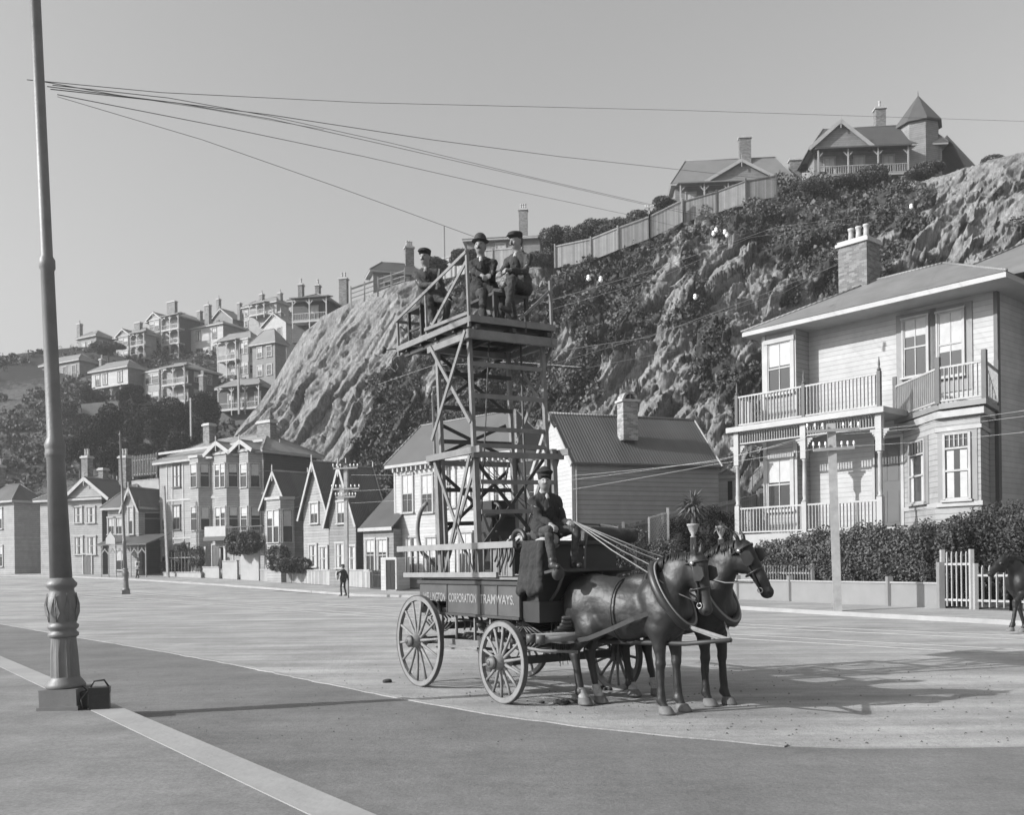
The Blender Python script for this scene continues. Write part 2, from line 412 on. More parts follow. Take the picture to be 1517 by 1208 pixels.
def ground_mats():
    for nm, v, v2, s, st in (('dirt', .24, .37, .35, .9), ('asphalt', .14, .19, .5, .45), ('path_dirt', .25, .34, .4, .5), ('soil', .08, .13, .6, .3), ('flag', .17, .23, .7, .3)):
        m = mat(nm, v, rough=.95, v2=v2, scale=s, spec=.2)
        nt = m.node_tree; N = nt.nodes; L = nt.links; b = N['Principled BSDF']
        tc = N.new('ShaderNodeTexCoord')
        mp = N.new('ShaderNodeMapping'); mp.inputs['Scale'].default_value = (.12, 1.5, 1); mp.inputs['Rotation'].default_value = (0, 0, R(48))
        L.new(tc.outputs['Object'], mp.inputs[0])
        n1 = N.new('ShaderNodeTexNoise'); n1.inputs['Scale'].default_value = 1.1; n1.inputs['Detail'].default_value = 8; n1.inputs['Roughness'].default_value = .6
        L.new(mp.outputs[0], n1.inputs['Vector'])
        n2 = N.new('ShaderNodeTexNoise'); n2.inputs['Scale'].default_value = 38; n2.inputs['Detail'].default_value = 5; n2.inputs['Roughness'].default_value = .8
        L.new(tc.outputs['Object'], n2.inputs['Vector'])
        src = b.inputs['Base Color'].links[0].from_socket
        def mul(a, lo, hi, nn):
            mr = N.new('ShaderNodeMapRange'); mr.inputs['From Min'].default_value = .3; mr.inputs['From Max'].default_value = .7
            mr.inputs['To Min'].default_value = lo; mr.inputs['To Max'].default_value = hi
            L.new(nn.outputs['Fac'], mr.inputs['Value'])
            vm = N.new('ShaderNodeVectorMath'); vm.operation = 'SCALE'; L.new(a, vm.inputs[0]); L.new(mr.outputs[0], vm.inputs['Scale'])
            return vm.outputs[0]
        o = mul(src, 1 - .16 * st / .5, 1 + .14 * st / .5, n1); o = mul(o, .74, 1.26, n2)
        n5 = N.new('ShaderNodeTexNoise'); n5.inputs['Scale'].default_value = .55; n5.inputs['Detail'].default_value = 7; n5.inputs['Roughness'].default_value = .7
        L.new(tc.outputs['Object'], n5.inputs['Vector']); o = mul(o, .84, 1.14, n5)
        n6 = N.new('ShaderNodeTexNoise'); n6.inputs['Scale'].default_value = 6; n6.inputs['Detail'].default_value = 6; n6.inputs['Roughness'].default_value = .8
        L.new(tc.outputs['Object'], n6.inputs['Vector']); o = mul(o, .86, 1.12, n6)
        L.new(o, b.inputs['Base Color'])
        bp = N.new('ShaderNodeBump'); bp.inputs['Strength'].default_value = st; bp.inputs['Distance'].default_value = .03
        n3 = N.new('ShaderNodeTexNoise'); n3.inputs['Scale'].default_value = 7; n3.inputs['Detail'].default_value = 9; n3.inputs['Roughness'].default_value = .75
        L.new(tc.outputs['Object'], n3.inputs['Vector']); L.new(n3.outputs['Fac'], bp.inputs['Height']); L.new(bp.outputs[0], b.inputs['Normal'])
ground_mats()
xs = np.concatenate([np.linspace(-700, -160, 6), np.linspace(-150, 150, 61), np.linspace(160, 700, 6)])
ys = np.concatenate([np.linspace(-150, -20, 4), np.linspace(-10, 160, 69), np.linspace(180, 800, 8)])
X, Y = np.meshgrid(xs, ys, indexing='ij')
v = np.stack([X, Y, gz(X, Y)], -1).reshape(-1, 3); nx, ny = X.shape
ii = (np.arange(nx - 1)[:, None] * ny + np.arange(ny - 1)[None]).ravel()
tag(mesh_np('ground', v, np.stack([ii, ii + ny, ii + ny + 1, ii + 1], 1), 'dirt', None, True), kind='structure')

line_px = [(-200, 893), (0, 925), (120, 946), (240, 966), (360, 988), (480, 1013), (600, 1037), (745, 1062), (880, 1080), (1010, 1093), (1165, 1107)]
line_w = [G(*q)[:2] for q in line_px]
edge2 = [G(*q)[:2] for q in [(1260, 1111), (1380, 1110), (1560, 1107), (1900, 1101)]]
k0, k1 = G(150, 1061, .13)[:2], G(310, 1138, .13)[:2]                # inner edge of the kerb stones
K0, K1 = G(196, 1055, .13)[:2], G(390, 1137, .13)[:2]
kd = (K1 - K0) / np.linalg.norm(K1 - K0); kn = np.array([-kd[1], kd[0]])
Ka, Kb = K0 - kd * 30, K1 + kd * 30
kw = .34
_top = [np.array(p) for p in line_w] + [np.array(p) for p in edge2] + [np.array((60.0, edge2[-1][1] - 3))]
_b = MB(); _kp = lambda t: Ka + (Kb - Ka) * t
_n = len(_top)
for i, p in enumerate(_top):
    q = _kp(.0 + 1.0 * i / (_n - 1)) if i < _n - 2 else Kb + np.array((20.0 * (i - _n + 3), -6))
    for z_, pp in ((0, p), (1, q)): _b.v.append((pp[0], pp[1], .004))
_b.f = [(2 * i, 2 * i + 1, 2 * i + 3, 2 * i + 2) for i in range(_n - 1)]; _b.sm = [False] * (_n - 1)
tag(_b.build('road_asphalt', 'asphalt'), kind='structure')
def strip(name, m, pts, w, z, h=None, rough=0.0):
    pts = [np.array(p, float) for p in pts]; b = MB(); L_ = []; R_ = []
    for i, p in enumerate(pts):
        d = pts[min(i + 1, len(pts) - 1)] - pts[max(i - 1, 0)]; d = d / np.linalg.norm(d); n = np.array([-d[1], d[0]])
        j_ = rng.normal(0, rough, 2); L_.append(p + n * (w / 2 + j_[0])); R_.append(p - n * (w / 2 + j_[1]))
    n = len(pts)
    if h is None:
        vs = [(q[0], q[1], gz(*q) + z) for q in L_ + R_]
        b.add(vs, [(i, i + 1, n + i + 1, n + i) for i in range(n - 1)])
    else:
        vs = [(q[0], q[1], gz(*q) + zz) for zz in (z, z + h) for q in L_ + R_]
        for i in range(n - 1):
            b.add([vs[j] for j in (i, i + 1, n + i + 1, n + i, 2 * n + i, 2 * n + i + 1, 3 * n + i + 1, 3 * n + i)],
                  [(0, 1, 2, 3), (4, 7, 6, 5), (0, 4, 5, 1), (3, 2, 6, 7), (0, 3, 7, 4), (1, 5, 6, 2)])
    return b.build(name, m)
fine = []
for i in range(len(line_w) - 1):
    for t in np.arange(0, 1, 1 / max(4, int(np.linalg.norm(line_w[i + 1] - line_w[i]) / .22))): fine.append(line_w[i] * (1 - t) + line_w[i + 1] * t)
fine.append(line_w[-1])
tag(strip('channel_stones', 'path_dirt', fine, .12, .006, .012, .012), kind='structure')
# near footpath with its pale kerb stones
side = -kn if kn[0] > 0 else kn
kA, kB = Ka, Kb
b = MB(); b.add([(p[0], p[1], z) for z in (-.1, .13) for p in (kA, kB, kB + side * kw, kA + side * kw)],
                [(0, 1, 2, 3), (4, 7, 6, 5), (0, 4, 5, 1), (1, 5, 6, 2), (2, 6, 7, 3), (3, 7, 4, 0)])
tag(b.build('kerb', 'concrete'), kind='structure')
b = MB(); q0, q1 = kA + side * (kw + .003), kB + side * (kw + .003)
b.add([(p[0], p[1], z) for z in (-.1, .124) for p in (q0, q1, q1 + side * 40, q0 + side * 40)],
      [(0, 1, 2, 3), (4, 7, 6, 5), (0, 4, 5, 1), (1, 5, 6, 2), (2, 6, 7, 3), (3, 7, 4, 0)])
tag(b.build('near_footpath', 'flag'), kind='structure')
# far footpath along the fronts
front = [np.array([pxX(a, y), y]) for a, y in ((-420, 112), (-60, 99), (125, 90), (240, 82), (395, 72), (600, 57.5), (820, 49), (1000, 43), (1100, 40), (1241, 34.8), (1400, 30.6), (1600, 26.8), (1900, 22))]
def offs(pts, d):
    o = []
    for i, p in enumerate(pts):
        t = pts[min(i + 1, len(pts) - 1)] - pts[max(i - 1, 0)]; t = t / np.linalg.norm(t); n = np.array([-t[1], t[0]])
        o.append(p - n * abs(d) if d > 0 else p + n * abs(d))
    return o
def ribbon(name, m, A, B, za, zb):
    b = MB(); n = len(A)
    b.add([(p[0], p[1], gz(*p) + za) for p in A] + [(p[0], p[1], gz(*p) + zb) for p in B], [(i, i + 1, n + i + 1, n + i) for i in range(n - 1)])
    return tag(b.build(name, m), kind='structure')
fk = offs(front, 3.4)                               # roadside edge of that footpath
if fk[6][1] > front[6][1]: fk = offs(front, -3.4)
fk2 = [a * .955 + b_ * .045 for a, b_ in zip(fk, front)]
ribbon('far_footpath', 'path_dirt', fk2, front, .13, .17)
tag(strip('far_kerb', 'concrete', [(a + b_) / 2 for a, b_ in zip(fk, fk2)], .16, -.02, .153), kind='structure')
back = [p + (p - q) / 3.4 * 16 for p, q in zip(front, fk)]
ribbon('garden_ground', 'soil', front, back, .16, 1.2)
# tram rails out in the road
for o_ in (0, 1.07, 3.6, 4.67):
    pts = [np.array([pxX(a, y), y]) + np.array([0, -o_ * 1.35]) for a, y in ((-200, 88), (150, 68), (337, 53), (604, 38.5), (900, 30.2), (1200, 25), (1500, 21.5), (1800, 19))]
    tag(strip('tram_rail', 'trim_mid', pts, .07, .004, .012), {0: 'farthest of the four thin tram rails in the pale dirt road', 1.07: 'second farthest of the four tram rails in the road', 3.6: 'second nearest of the four tram rails in the road', 4.67: 'nearest of the four thin tram rails in the road'}[o_], 'tram rail', 'tram rails in the road')

# ------------------------------------------------------------------ the hills
def hill_mat(name, rock, rock2, veg):
    m = bpy.data.materials.new(name); MATS[name] = m; m.use_nodes = True
    N = m.node_tree.nodes; L = m.node_tree.links; b = N['Principled BSDF']; b.inputs['Roughness'].default_value = .95
    b.inputs['Specular IOR Level'].default_value = .1
    tc = N.new('ShaderNodeTexCoord')
    mp = N.new('ShaderNodeMapping'); mp.inputs['Rotation'].default_value = (R(20), R(35), 0); mp.inputs['Scale'].default_value = (1, 1, .35)
    L.new(tc.outputs['Object'], mp.inputs[0])
    n1 = N.new('ShaderNodeTexNoise'); n1.inputs['Scale'].default_value = .7; n1.inputs['Detail'].default_value = 14; n1.inputs['Roughness'].default_value = .82
    L.new(mp.outputs[0], n1.inputs['Vector'])
    mr = N.new('ShaderNodeMapRange'); mr.inputs['From Min'].default_value = .32; mr.inputs['From Max'].default_value = .68
    mr.inputs['To Min'].default_value = rock; mr.inputs['To Max'].default_value = rock2; L.new(n1.outputs['Fac'], mr.inputs['Value'])
    mp2 = N.new('ShaderNodeMapping'); mp2.inputs['Rotation'].default_value = (0, R(-32), 0); mp2.inputs['Scale'].default_value = (5.5, 3, .7)
    L.new(tc.outputs['Object'], mp2.inputs[0])
    n4 = N.new('ShaderNodeTexNoise'); n4.inputs['Scale'].default_value = 1.0; n4.inputs['Detail'].default_value = 10; n4.inputs['Roughness'].default_value = .75; L.new(mp2.outputs[0], n4.inputs['Vector'])
    m4 = N.new('ShaderNodeMapRange'); m4.inputs['From Min'].default_value = .35; m4.inputs['From Max'].default_value = .65; m4.inputs['To Min'].default_value = .55; m4.inputs['To Max'].default_value = 1.4; L.new(n4.outputs['Fac'], m4.inputs['Value'])
    ml = N.new('ShaderNodeMath'); ml.operation = 'MULTIPLY'; L.new(mr.outputs[0], ml.inputs[0]); L.new(m4.outputs[0], ml.inputs[1])
    at = N.new('ShaderNodeAttribute'); at.attribute_name = 'veg'
    n2 = N.new('ShaderNodeTexNoise'); n2.inputs['Scale'].default_value = 1.1; n2.inputs['Detail'].default_value = 8; n2.inputs['Roughness'].default_value = .8
    L.new(tc.outputs['Object'], n2.inputs['Vector'])
    ad = N.new('ShaderNodeMath'); ad.operation = 'ADD'; L.new(at.outputs['Fac'], ad.inputs[0]); L.new(n2.outputs['Fac'], ad.inputs[1])
    m2 = N.new('ShaderNodeMapRange'); m2.inputs['From Min'].default_value = .95; m2.inputs['From Max'].default_value = 1.1; L.new(ad.outputs[0], m2.inputs['Value'])
    mx = N.new('ShaderNodeMix'); mx.data_type = 'FLOAT'; L.new(m2.outputs[0], mx.inputs['Factor']); L.new(ml.outputs[0], mx.inputs[2]); mx.inputs[3].default_value = veg
    cb = N.new('ShaderNodeCombineColor')
    for i in range(3): L.new(mx.outputs[0], cb.inputs[i])
    L.new(cb.outputs[0], b.inputs['Base Color'])
    bp = N.new('ShaderNodeBump'); bp.inputs['Strength'].default_value = .8; bp.inputs['Distance'].default_value = .12
    sm = N.new('ShaderNodeMath'); sm.operation = 'ADD'; L.new(n1.outputs['Fac'], sm.inputs[0]); L.new(n4.outputs['Fac'], sm.inputs[1]); L.new(sm.outputs[0], bp.inputs['Height']); L.new(bp.outputs[0], b.inputs['Normal'])
hill_mat('cliff', .1, .29, .05); hill_mat('far_slope', .07, .15, .04)
spur_t = np.array([(318, 98, 108, 745), (330, 97, 108, 690), (350, 96, 110, 640), (385, 95, 112, 597), (410, 94, 113, 560), (432, 93, 113, 522), (450, 92, 112, 494), (482, 92, 111, 468),
    (520, 90, 108, 447), (590, 86, 104, 421), (640, 84, 101, 409), (700, 81, 98, 394), (760, 78, 96, 389), (820, 75, 95, 389), (900, 71, 94, 368), (960, 68, 94, 344), (1010, 66, 94, 318),
    (1060, 64, 94, 300), (1100, 63, 94, 288), (1150, 62, 94, 275), (1200, 61, 93, 267), (1280, 60, 90, 273), (1340, 58, 87, 272), (1400, 57, 84, 262), (1440, 56, 82, 247),
    (1478, 56, 80, 236), (1517, 55, 78, 226), (1600, 54, 76, 214), (1900, 50, 76, 230), (2300, 45, 80, 300)], float)
# (x, y, rx, ry, weight): + scrub, - bare rock
VEG = [(572, 568, 26, 22, 1), (600, 640, 70, 60, 1.1), (700, 600, 90, 110, .9), (560, 665, 40, 50, 1), (690, 520, 60, 60, .45), (760, 560, 70, 90, .6), (880, 430, 80, 50, .9), (900, 470, 60, 60, .8),
    (950, 380, 60, 40, .8), (850, 580, 60, 50, .6), (1230, 285, 120, 22, .9), (1130, 320, 60, 30, .6), (1075, 560, 60, 40, .9), (1060, 480, 40, 50, .5), (1210, 380, 60, 60, .6), (1000, 590, 16, 18, 1.2),
    (480, 560, 70, 130, -1.3), (400, 620, 60, 60, -1), (540, 480, 80, 50, -1), (470, 730, 60, 60, -1), (640, 560, 28, 40, -.8), (970, 560, 60, 40, -1.4), (930, 620, 50, 30, -.9), (990, 400, 28, 26, -1.1),
    (1060, 400, 26, 22, -.9), (840, 520, 14, 30, -.9), (1105, 440, 40, 40, -.9), (1030, 640, 60, 40, -1), (1440, 330, 70, 80, -1.4), (1250, 335, 110, 40, .8), (1350, 300, 60, 40, .8), (1290, 400, 60, 40, .5), (1100, 520, 20, 20, -.7), (1280, 350, 50, 40, -.4), (820, 640, 40, 30, -.6)]
def vegf(px, py, p):
    t = .05 + 0 * px
    for x, y, rx, ry, w in VEG: t = t + w * np.exp(-((px - x) / rx) ** 2 - ((py - y) / ry) ** 2)
    t = t + (fbm(p * .16, 4, 5) - .5) * 1.6 + (fbm(p * .5, 4, 6) - .5) * 2.3 + np.clip((px - 650) / 300, 0, 1) * .1
    return np.clip(t * .5 + .335, 0, 1)
pxs = np.concatenate([np.linspace(318, 1560, 760), np.linspace(1566, 2300, 50)]); NT = 250
tt = np.linspace(0, 1, NT)
fy, ry, rp = [np.interp(pxs, spur_t[:, 0], spur_t[:, i]) for i in (1, 2, 3)]
FZ = 1.0
u_ = (pxs - CX) / F
top = np.array([P(a, c, b_) for a, b_, c in zip(pxs, ry, rp)])
bot = np.array([[pxX(a, b_), b_, FZ] for a, b_ in zip(pxs, fy)])
prof = tt[None, :] ** .9
hor = (tt[None, :] ** 1.25)
S = np.zeros((len(pxs), NT, 3))
for i in (0, 1): S[..., i] = bot[:, i:i + 1] * (1 - hor) + top[:, i:i + 1] * hor
S[..., 2] = bot[:, 2:3] * (1 - prof) + top[:, 2:3] * prof
env = (np.sin(np.pi * np.clip(tt, 0, 1)) ** .5)[None, :, None] * .92 + .05
q = S.copy(); q[..., 2] *= .55; q[..., 0] += q[..., 2] * .5
dn = fbm(q * .11, 5, 3, True) - .55
dn2 = fbm(S * .9, 4, 9, True) - .5
dirv = np.array([-.15, -.8, .45])
q2_ = S.copy(); q2_[..., 0] += S[..., 2] * .6; q2_[..., 2] *= .5
dn3 = fbm(q2_ * .42, 4, 31, True) - .5
q3_ = S.copy(); q3_[..., 0] -= S[..., 2] * .55; q3_[..., 2] *= .3; q3_ += (fbm(S * .3, 3, 77) - .5)[..., None] * 1.2
w1, i1_, f1_ = worley(q3_ * .33, 3); w2, i2_, f2_ = worley(q3_ * .95, 8); w3, i3_, f3_ = worley(q3_ * 2.2, 13)
S = S + dirv * (dn[..., None] * 3.6 + dn3[..., None] * .5 + (f1_ * 2.6 + (i1_ - .5) * 1.1 + f2_ * 1.0 + (i2_ - .5) * .5 + f3_ * .4)[..., None]) * env * np.interp(pxs, [320, 480, 640, 760], [.5, .75, .8, 1.0])[:, None, None]
def proj_np(p):
    a = p[..., 0] / p[..., 1]; b_ = (p[..., 2] - H) / p[..., 1]
    return CX + (a * cR - b_ * sR) * F, HY - (a * sR + b_ * cR) * F
qx, qy = proj_np(S)
veg = vegf(qx, qy, S)
plate = S[:, -1, :][:, None, :] + np.array([[.1, 6, .2], [.2, 16, -.5], [.3, 40, -3], [.3, 80, -16]])[None]
plate[..., 0] += u_[:, None] * np.array([6, 16, 40, 80])[None]
S2 = np.concatenate([S, plate], 1); veg2 = np.concatenate([veg, np.full((len(pxs), 4), .8)], 1)
def grid_obj(name, S, m, vg):
    n0, n1 = S.shape[:2]; ii = (np.arange(n0 - 1)[:, None] * n1 + np.arange(n1 - 1)[None]).ravel()
    o = mesh_np(name, S.reshape(-1, 3), np.stack([ii, ii + n1, ii + n1 + 1, ii + 1], 1), m, None, False)
    a = o.data.attributes.new('veg', 'FLOAT', 'POINT'); a.data.foreach_set('value', vg.ravel().astype(np.float32))
    return o
tag(grid_obj('hill', S2, 'cliff', veg2), kind='structure')
SPUR, SPURV = S, veg
def spur_ridge(px):
    """world point on the spur's crest under photo column px"""
    return np.array([np.interp(px, pxs, S[:, -1, i]) for i in range(3)])
# farther hillside with the terraces of houses
ZPY = [(430, 215), (460, 205), (500, 188), (560, 165), (600, 150), (640, 140), (700, 128), (800, 114), (870, 108)]
def zfar(py): return float(np.interp(py, [a for a, _ in ZPY], [b_ for _, b_ in ZPY]))
px2 = np.linspace(-500, 640, 300); fr_ = np.interp(px2, [-500, -250, -50, 60, 110, 170, 230, 300, 380, 430, 480, 560, 640], [600, 560, 535, 520, 515, 512, 495, 478, 462, 462, 478, 500, 520])
t2 = np.linspace(0, 1, 110)
S3 = np.zeros((300, 110, 3))
for i, a in enumerate(px2):
    pys = 862 + (fr_[i] - 862) * t2
    for j, py in enumerate(pys): S3[i, j] = P(a, py, zfar(py))
S3 = S3 + np.array([0, -.7, .5]) * ((fbm(S3 * .07, 5, 21) - .5) * 7 * np.sin(np.pi * t2)[None, :])[..., None]
pl = S3[:, -1, :][:, None, :] + np.array([[0, 15, .5], [0, 60, -6], [0, 120, -30]])[None]; pl[..., 0] += ((px2 - CX) / F)[:, None] * np.array([15, 60, 120])[None]
S3 = np.concatenate([S3, pl], 1)
tag(grid_obj('far_hillside', S3, 'far_slope', np.clip(.25 + (fbm(S3 * .05, 3, 4)) * .7, 0, 1)), kind='structure')

# scrub clinging to the hill: leaf clumps nobody could count
def scrub(name, S, veg, n, size, thr, m, clump=26, spread=.55, seed=0):
    n0, n1 = S.shape[:2]
    i = rng.integers(1, n0 - 1, n); j = rng.integers(1, n1 - 1, n)
    # weight by patch area
    a = S[i, j]; e1 = S[np.minimum(i + 1, n0 - 1), j] - a; e2 = S[i, np.minimum(j + 1, n1 - 1)] - a
    ar = np.linalg.norm(np.cross(e1, e2), axis=1); nn = np.cross(e1, e2) / (ar[:, None] + 1e-9); nn *= np.where(nn[:, 1:2] > 0, -1, 1)
    keep = (veg[i, j] > thr + rng.uniform(-.06, .14, n)) & (rng.uniform(0, np.quantile(ar, .9), n) < ar)
    c = a[keep]; nn = nn[keep]; k = len(c)
    r = rng.uniform(.35, 1.15, k) * (.5 + veg[i, j][keep])
    cc = np.repeat(c + nn * (r * .35)[:, None], clump, 0); rr = np.repeat(r, clump)
    d = rng.normal(size=(len(cc), 3)); d /= np.linalg.norm(d, axis=1)[:, None]
    pts = cc + d * (rr * spread * rng.uniform(.5, 1.1, len(cc)))[:, None] * np.array([1, 1, .9])
    v, f = leaf_quads(pts, size * np.repeat(rng.choice([.55, .8, 1.0, 1.5], k), clump), flat=.8)
    o = mesh_np(name, v, f, m); print(name, k, len(f))
    return tag(o, kind='stuff')
scrub('hillside_scrub', SPUR[:, :], SPURV, 22000, .27, .52, 'scrub', 60)
tag(bpy.data.objects['hillside_scrub'], 'dark scrub clinging in patches to the rocky hillside', 'scrub')
vv = np.clip(.3 + fbm(S3[:, :110] * .06, 3, 14) * .7, 0, 1)
scrub('far_slope_scrub', S3[:, :110], vv, 9000, .5, .56, 'scrub', 40, 1.0)
tag(bpy.data.objects['far_slope_scrub'], 'dark bushes and undergrowth between the far hillside houses', 'scrub')
# ------------------------------------------------------------------ houses
class House:
    def __init__(s, label, px, Y, th, zb, name='house', cat='house', group=None):
        s.o = np.array([pxX(px, Y, zb), Y, zb]); s.th = R(th)
        s.ex = np.array([math.cos(s.th), -math.sin(s.th), 0]); s.ey = np.array([math.sin(s.th), math.cos(s.th), 0])
        s.e = empty(name, tuple(s.o), -s.th, label, cat, group)
    def _h(s, px, py, ax, val):
        r = ray(px, py); k = (val + s.o @ ax - H * 0) / (r @ ax)      # ax is horizontal
        p = np.array([r[0] * k, r[1] * k, H + r[2] * k]); return p - s.o
    def fr(s, px, py, y=0.0):
        q = s._h(px, py, s.ey, y); return float(q @ s.ex), float(q[2])
    def sd(s, px, py, x=0.0):
        q = s._h(px, py, s.ex, x); return float(q @ s.ey), float(q[2])
    def box(s, name, m, x0, x1, y0, y1, z0, z1, parent=None):
        b = MB(); b.box(x0, x1, y0, y1, z0, z1); return b.build(name, m, parent or s.e)
    def win(s, face, a, z0, z1, w, off=0.0, m='trim_white', style=2, blind=.5, wide=.11, parent=None, name='window'):
        """sash window: casing proud of the wall, sash bars, sill; its panes and blind are sub-parts"""
        if face == 'f': M = lambda p: (a + p[0], off - p[1], p[2])
        elif face == 's': M = lambda p: (off + p[1], a + p[0], p[2])
        b = MB(); c = wide; hw = w / 2
        def bx(x0, x1, d0, d1, za, zb_, bb=b):
            p, q = M((x0, d0, za)), M((x1, d1, zb_)); bb.box(min(p[0], q[0]), max(p[0], q[0]), min(p[1], q[1]), max(p[1], q[1]), za, zb_)
        bx(-hw - c, -hw, 0, .09, z0, z1); bx(hw, hw + c, 0, .09, z0, z1); bx(-hw - c - .03, hw + c + .03, -.01, .12, z1, z1 + c * 1.2)
        bx(-hw - c - .05, hw + c + .05, -.01, .16, z0 - .08, z0)
        s_ = .05; zm = (z0 + z1) / 2
        for x in (-hw, hw - s_): bx(x, x + s_, .01, .06, z0 + s_, z1 - s_)
        bx(-hw, hw, .01, .055, z0, z0 + s_); bx(-hw, hw, .01, .055, z1 - s_, z1); bx(-hw + s_, hw - s_, .01, .065, zm - .03, zm + .03)
        if style >= 2:
            bx(-.018, .018, .012, .05, z0 + s_, zm - .03)
            bx(-.018, .018, .012, .05, zm + .03, z1 - s_)
        o = b.build(name, m, parent or s.e)
        g = MB(); bx(-hw + .02, hw - .02, .004, .022, z0 + .02, z1 - .02, g); g.build('pane', 'glass', o)
        if blind > 0:
            g = MB()
            if blind < 1: bx(-hw + .05, hw - .05, .024, .028, z1 - s_ - (z1 - z0 - .1) * blind, z1 - s_, g)
            else:
                for x0, x1 in ((-hw + .05, -hw + .05 + w * .27), (hw - .05 - w * .27, hw - .05)): bx(x0, x1, .024, .028, z0 + .06, z1 - .06, g)
            g.build('curtain' if blind >= 1 else 'blind', 'blind', o)
        return o
    def winp(s, face, cx, yt, yb, w, off=0.0, **k):
        """a window whose centre column and top / bottom were read off the photograph"""
        f = s.fr if face == 'f' else s.sd
        a, z1 = f(cx, yt, off); _, z0 = f(cx, yb, off)
        return s.win(face, a, z0, z1, w, off, **k)
    def doorp(s, face, cx, yt, yb, w, off=0.0, m='trim_dark'):
        f = s.fr if face == 'f' else s.sd
        a, z1 = f(cx, yt, off); _, z0 = f(cx, yb, off); b = MB(); g = MB()
        def bx(bb, x0, x1, d0, d1, za, zb_):
            if face == 'f': bb.box(a + x0, a + x1, off - d1, off - d0, za, zb_)
            else: bb.box(off + d0, off + d1, a + x0, a + x1, za, zb_)
        bx(b, -w / 2, w / 2, 0, .05, z0, z1)
        for q in (z0 + .15, (z0 + z1) / 2 + .05):
            bx(b, -w / 2 + .1, -.04, .05, .065, q, q + (z1 - z0) * .36); bx(b, .04, w / 2 - .1, .05, .065, q, q + (z1 - z0) * .36)
        o = b.build('door', m, s.e)
        bx(g, -w / 2 - .12, -w / 2, 0, .1, z0, z1 + .12); bx(g, w / 2, w / 2 + .12, 0, .1, z0, z1 + .12); bx(g, -w / 2, w / 2, 0, .1, z1, z1 + .12)
        g.build('door_frame', 'trim_white', o); return o
    def hip(s, x0, x1, y0, y1, ze, rise, o=.45, m='roof_iron', fascia='trim_white', name='roof'):
        X0, X1, Y0, Y1 = x0 - o, x1 + o, y0 - o, y1 + o
        if fascia:
            b = MB(); b.box(X0, X1, Y0, Y1, ze - .16, ze + .04); b.build('eave_board', fascia, s.e)
        a, c = X1 - X0, Y1 - Y0; i = min(a, c) / 2; zr = ze + rise; g = .03
        b = MB(); B = [(X0 - g, Y0 - g), (X1 + g, Y0 - g), (X1 + g, Y1 + g), (X0 - g, Y1 + g)]
        if a >= c: T = [(X0 + i, (Y0 + Y1) / 2), (X1 - i + .01, (Y0 + Y1) / 2)]; fs = [(0, 1, 5, 4), (1, 2, 5), (2, 3, 4, 5), (3, 0, 4)]
        else: T = [((X0 + X1) / 2, Y0 + i), ((X0 + X1) / 2, Y1 - i + .01)]; fs = [(0, 1, 4), (1, 2, 5, 4), (2, 3, 5), (3, 0, 4, 5)]
        v = [(*p, ze + .043) for p in B] + [(*p, zr) for p in T]
        b.add(v, fs + [(3, 2, 1, 0)]); rf = b.build(name, m, s.e)
        b = MB(); hips = {True: [(0, 4), (3, 4), (1, 5), (2, 5), (4, 5)], False: [(0, 4), (1, 4), (2, 5), (3, 5), (4, 5)]}[a >= c]
        for p, q in hips: b.tube([Vector(v[p]) + Vector((0, 0, .02)), Vector(v[q]) + Vector((0, 0, .02))], .06, 6)
        b.build('ridge_cap', 'roof_pale', rf); return rf
    def gable(s, x0, x1, y0, y1, ze, rise, axis='y', o=.3, oe=.3, m='roof_iron', wall='wall_pale', barge='trim_white', bw=.17, finial=True, name='roof'):
        """ridge runs along axis; gable triangles face it; o = overhang past the gables, oe = past the eaves"""
        if axis == 'y': a0, a1, l0, l1 = x0, x1, y0, y1; put = lambda a, l, z: (a, l, z)
        else: a0, a1, l0, l1 = y0, y1, x0, x1; put = lambda a, l, z: (l, a, z)
        mid = (a0 + a1) / 2; zr = ze + rise; sl = rise / ((a1 - a0) / 2); t = .1
        b = MB()
        for sg, ae in ((-1, a0 - oe), (1, a1 + oe)):
            zE = ze - oe * sl
            v = [put(ae, l0 - o, zE), put(mid, l0 - o, zr), put(mid, l1 + o, zr), put(ae, l1 + o, zE)]
            v += [(p[0], p[1], p[2] + t) for p in v]
            b.add(v, [(0, 1, 2, 3), (4, 7, 6, 5), (0, 4, 5, 1), (2, 6, 7, 3), (0, 3, 7, 4)])
        rf = b.build(name, m, s.e)
        b = MB(); b.add([put(a0, l0 + .004, ze), put(a1, l0 + .004, ze), put(mid, l0 + .004, zr), put(a0, l1 - .004, ze), put(a1, l1 - .004, ze), put(mid, l1 - .004, zr)], [(0, 1, 2), (3, 5, 4), (0, 2, 5, 3), (1, 4, 5, 2)])
        b.build('gable_wall', wall, s.e)
        for l in (l0 - o - .02, l1 + o + .02):
            b = MB()
            for ae in (a0 - oe, a1 + oe):
                b.bar(put(ae, l, ze - oe * sl + .0), put(mid, l, zr + .0), .05, bw, up=(0, 0, 1)) if axis == 'x' else b.bar(put(ae, l, ze - oe * sl), put(mid, l, zr), .05, bw)
            if finial: b.bar(put(mid, l, zr - .7), put(mid, l, zr + .55), .07)
            b.build('barge_board', barge, rf)
        b = MB(); b.tube([put(mid, l0 - o, zr + t + .02), put(mid, l1 + o, zr + t + .02)], .07, 6); b.build('ridge_cap', 'roof_pale', rf)
        return rf
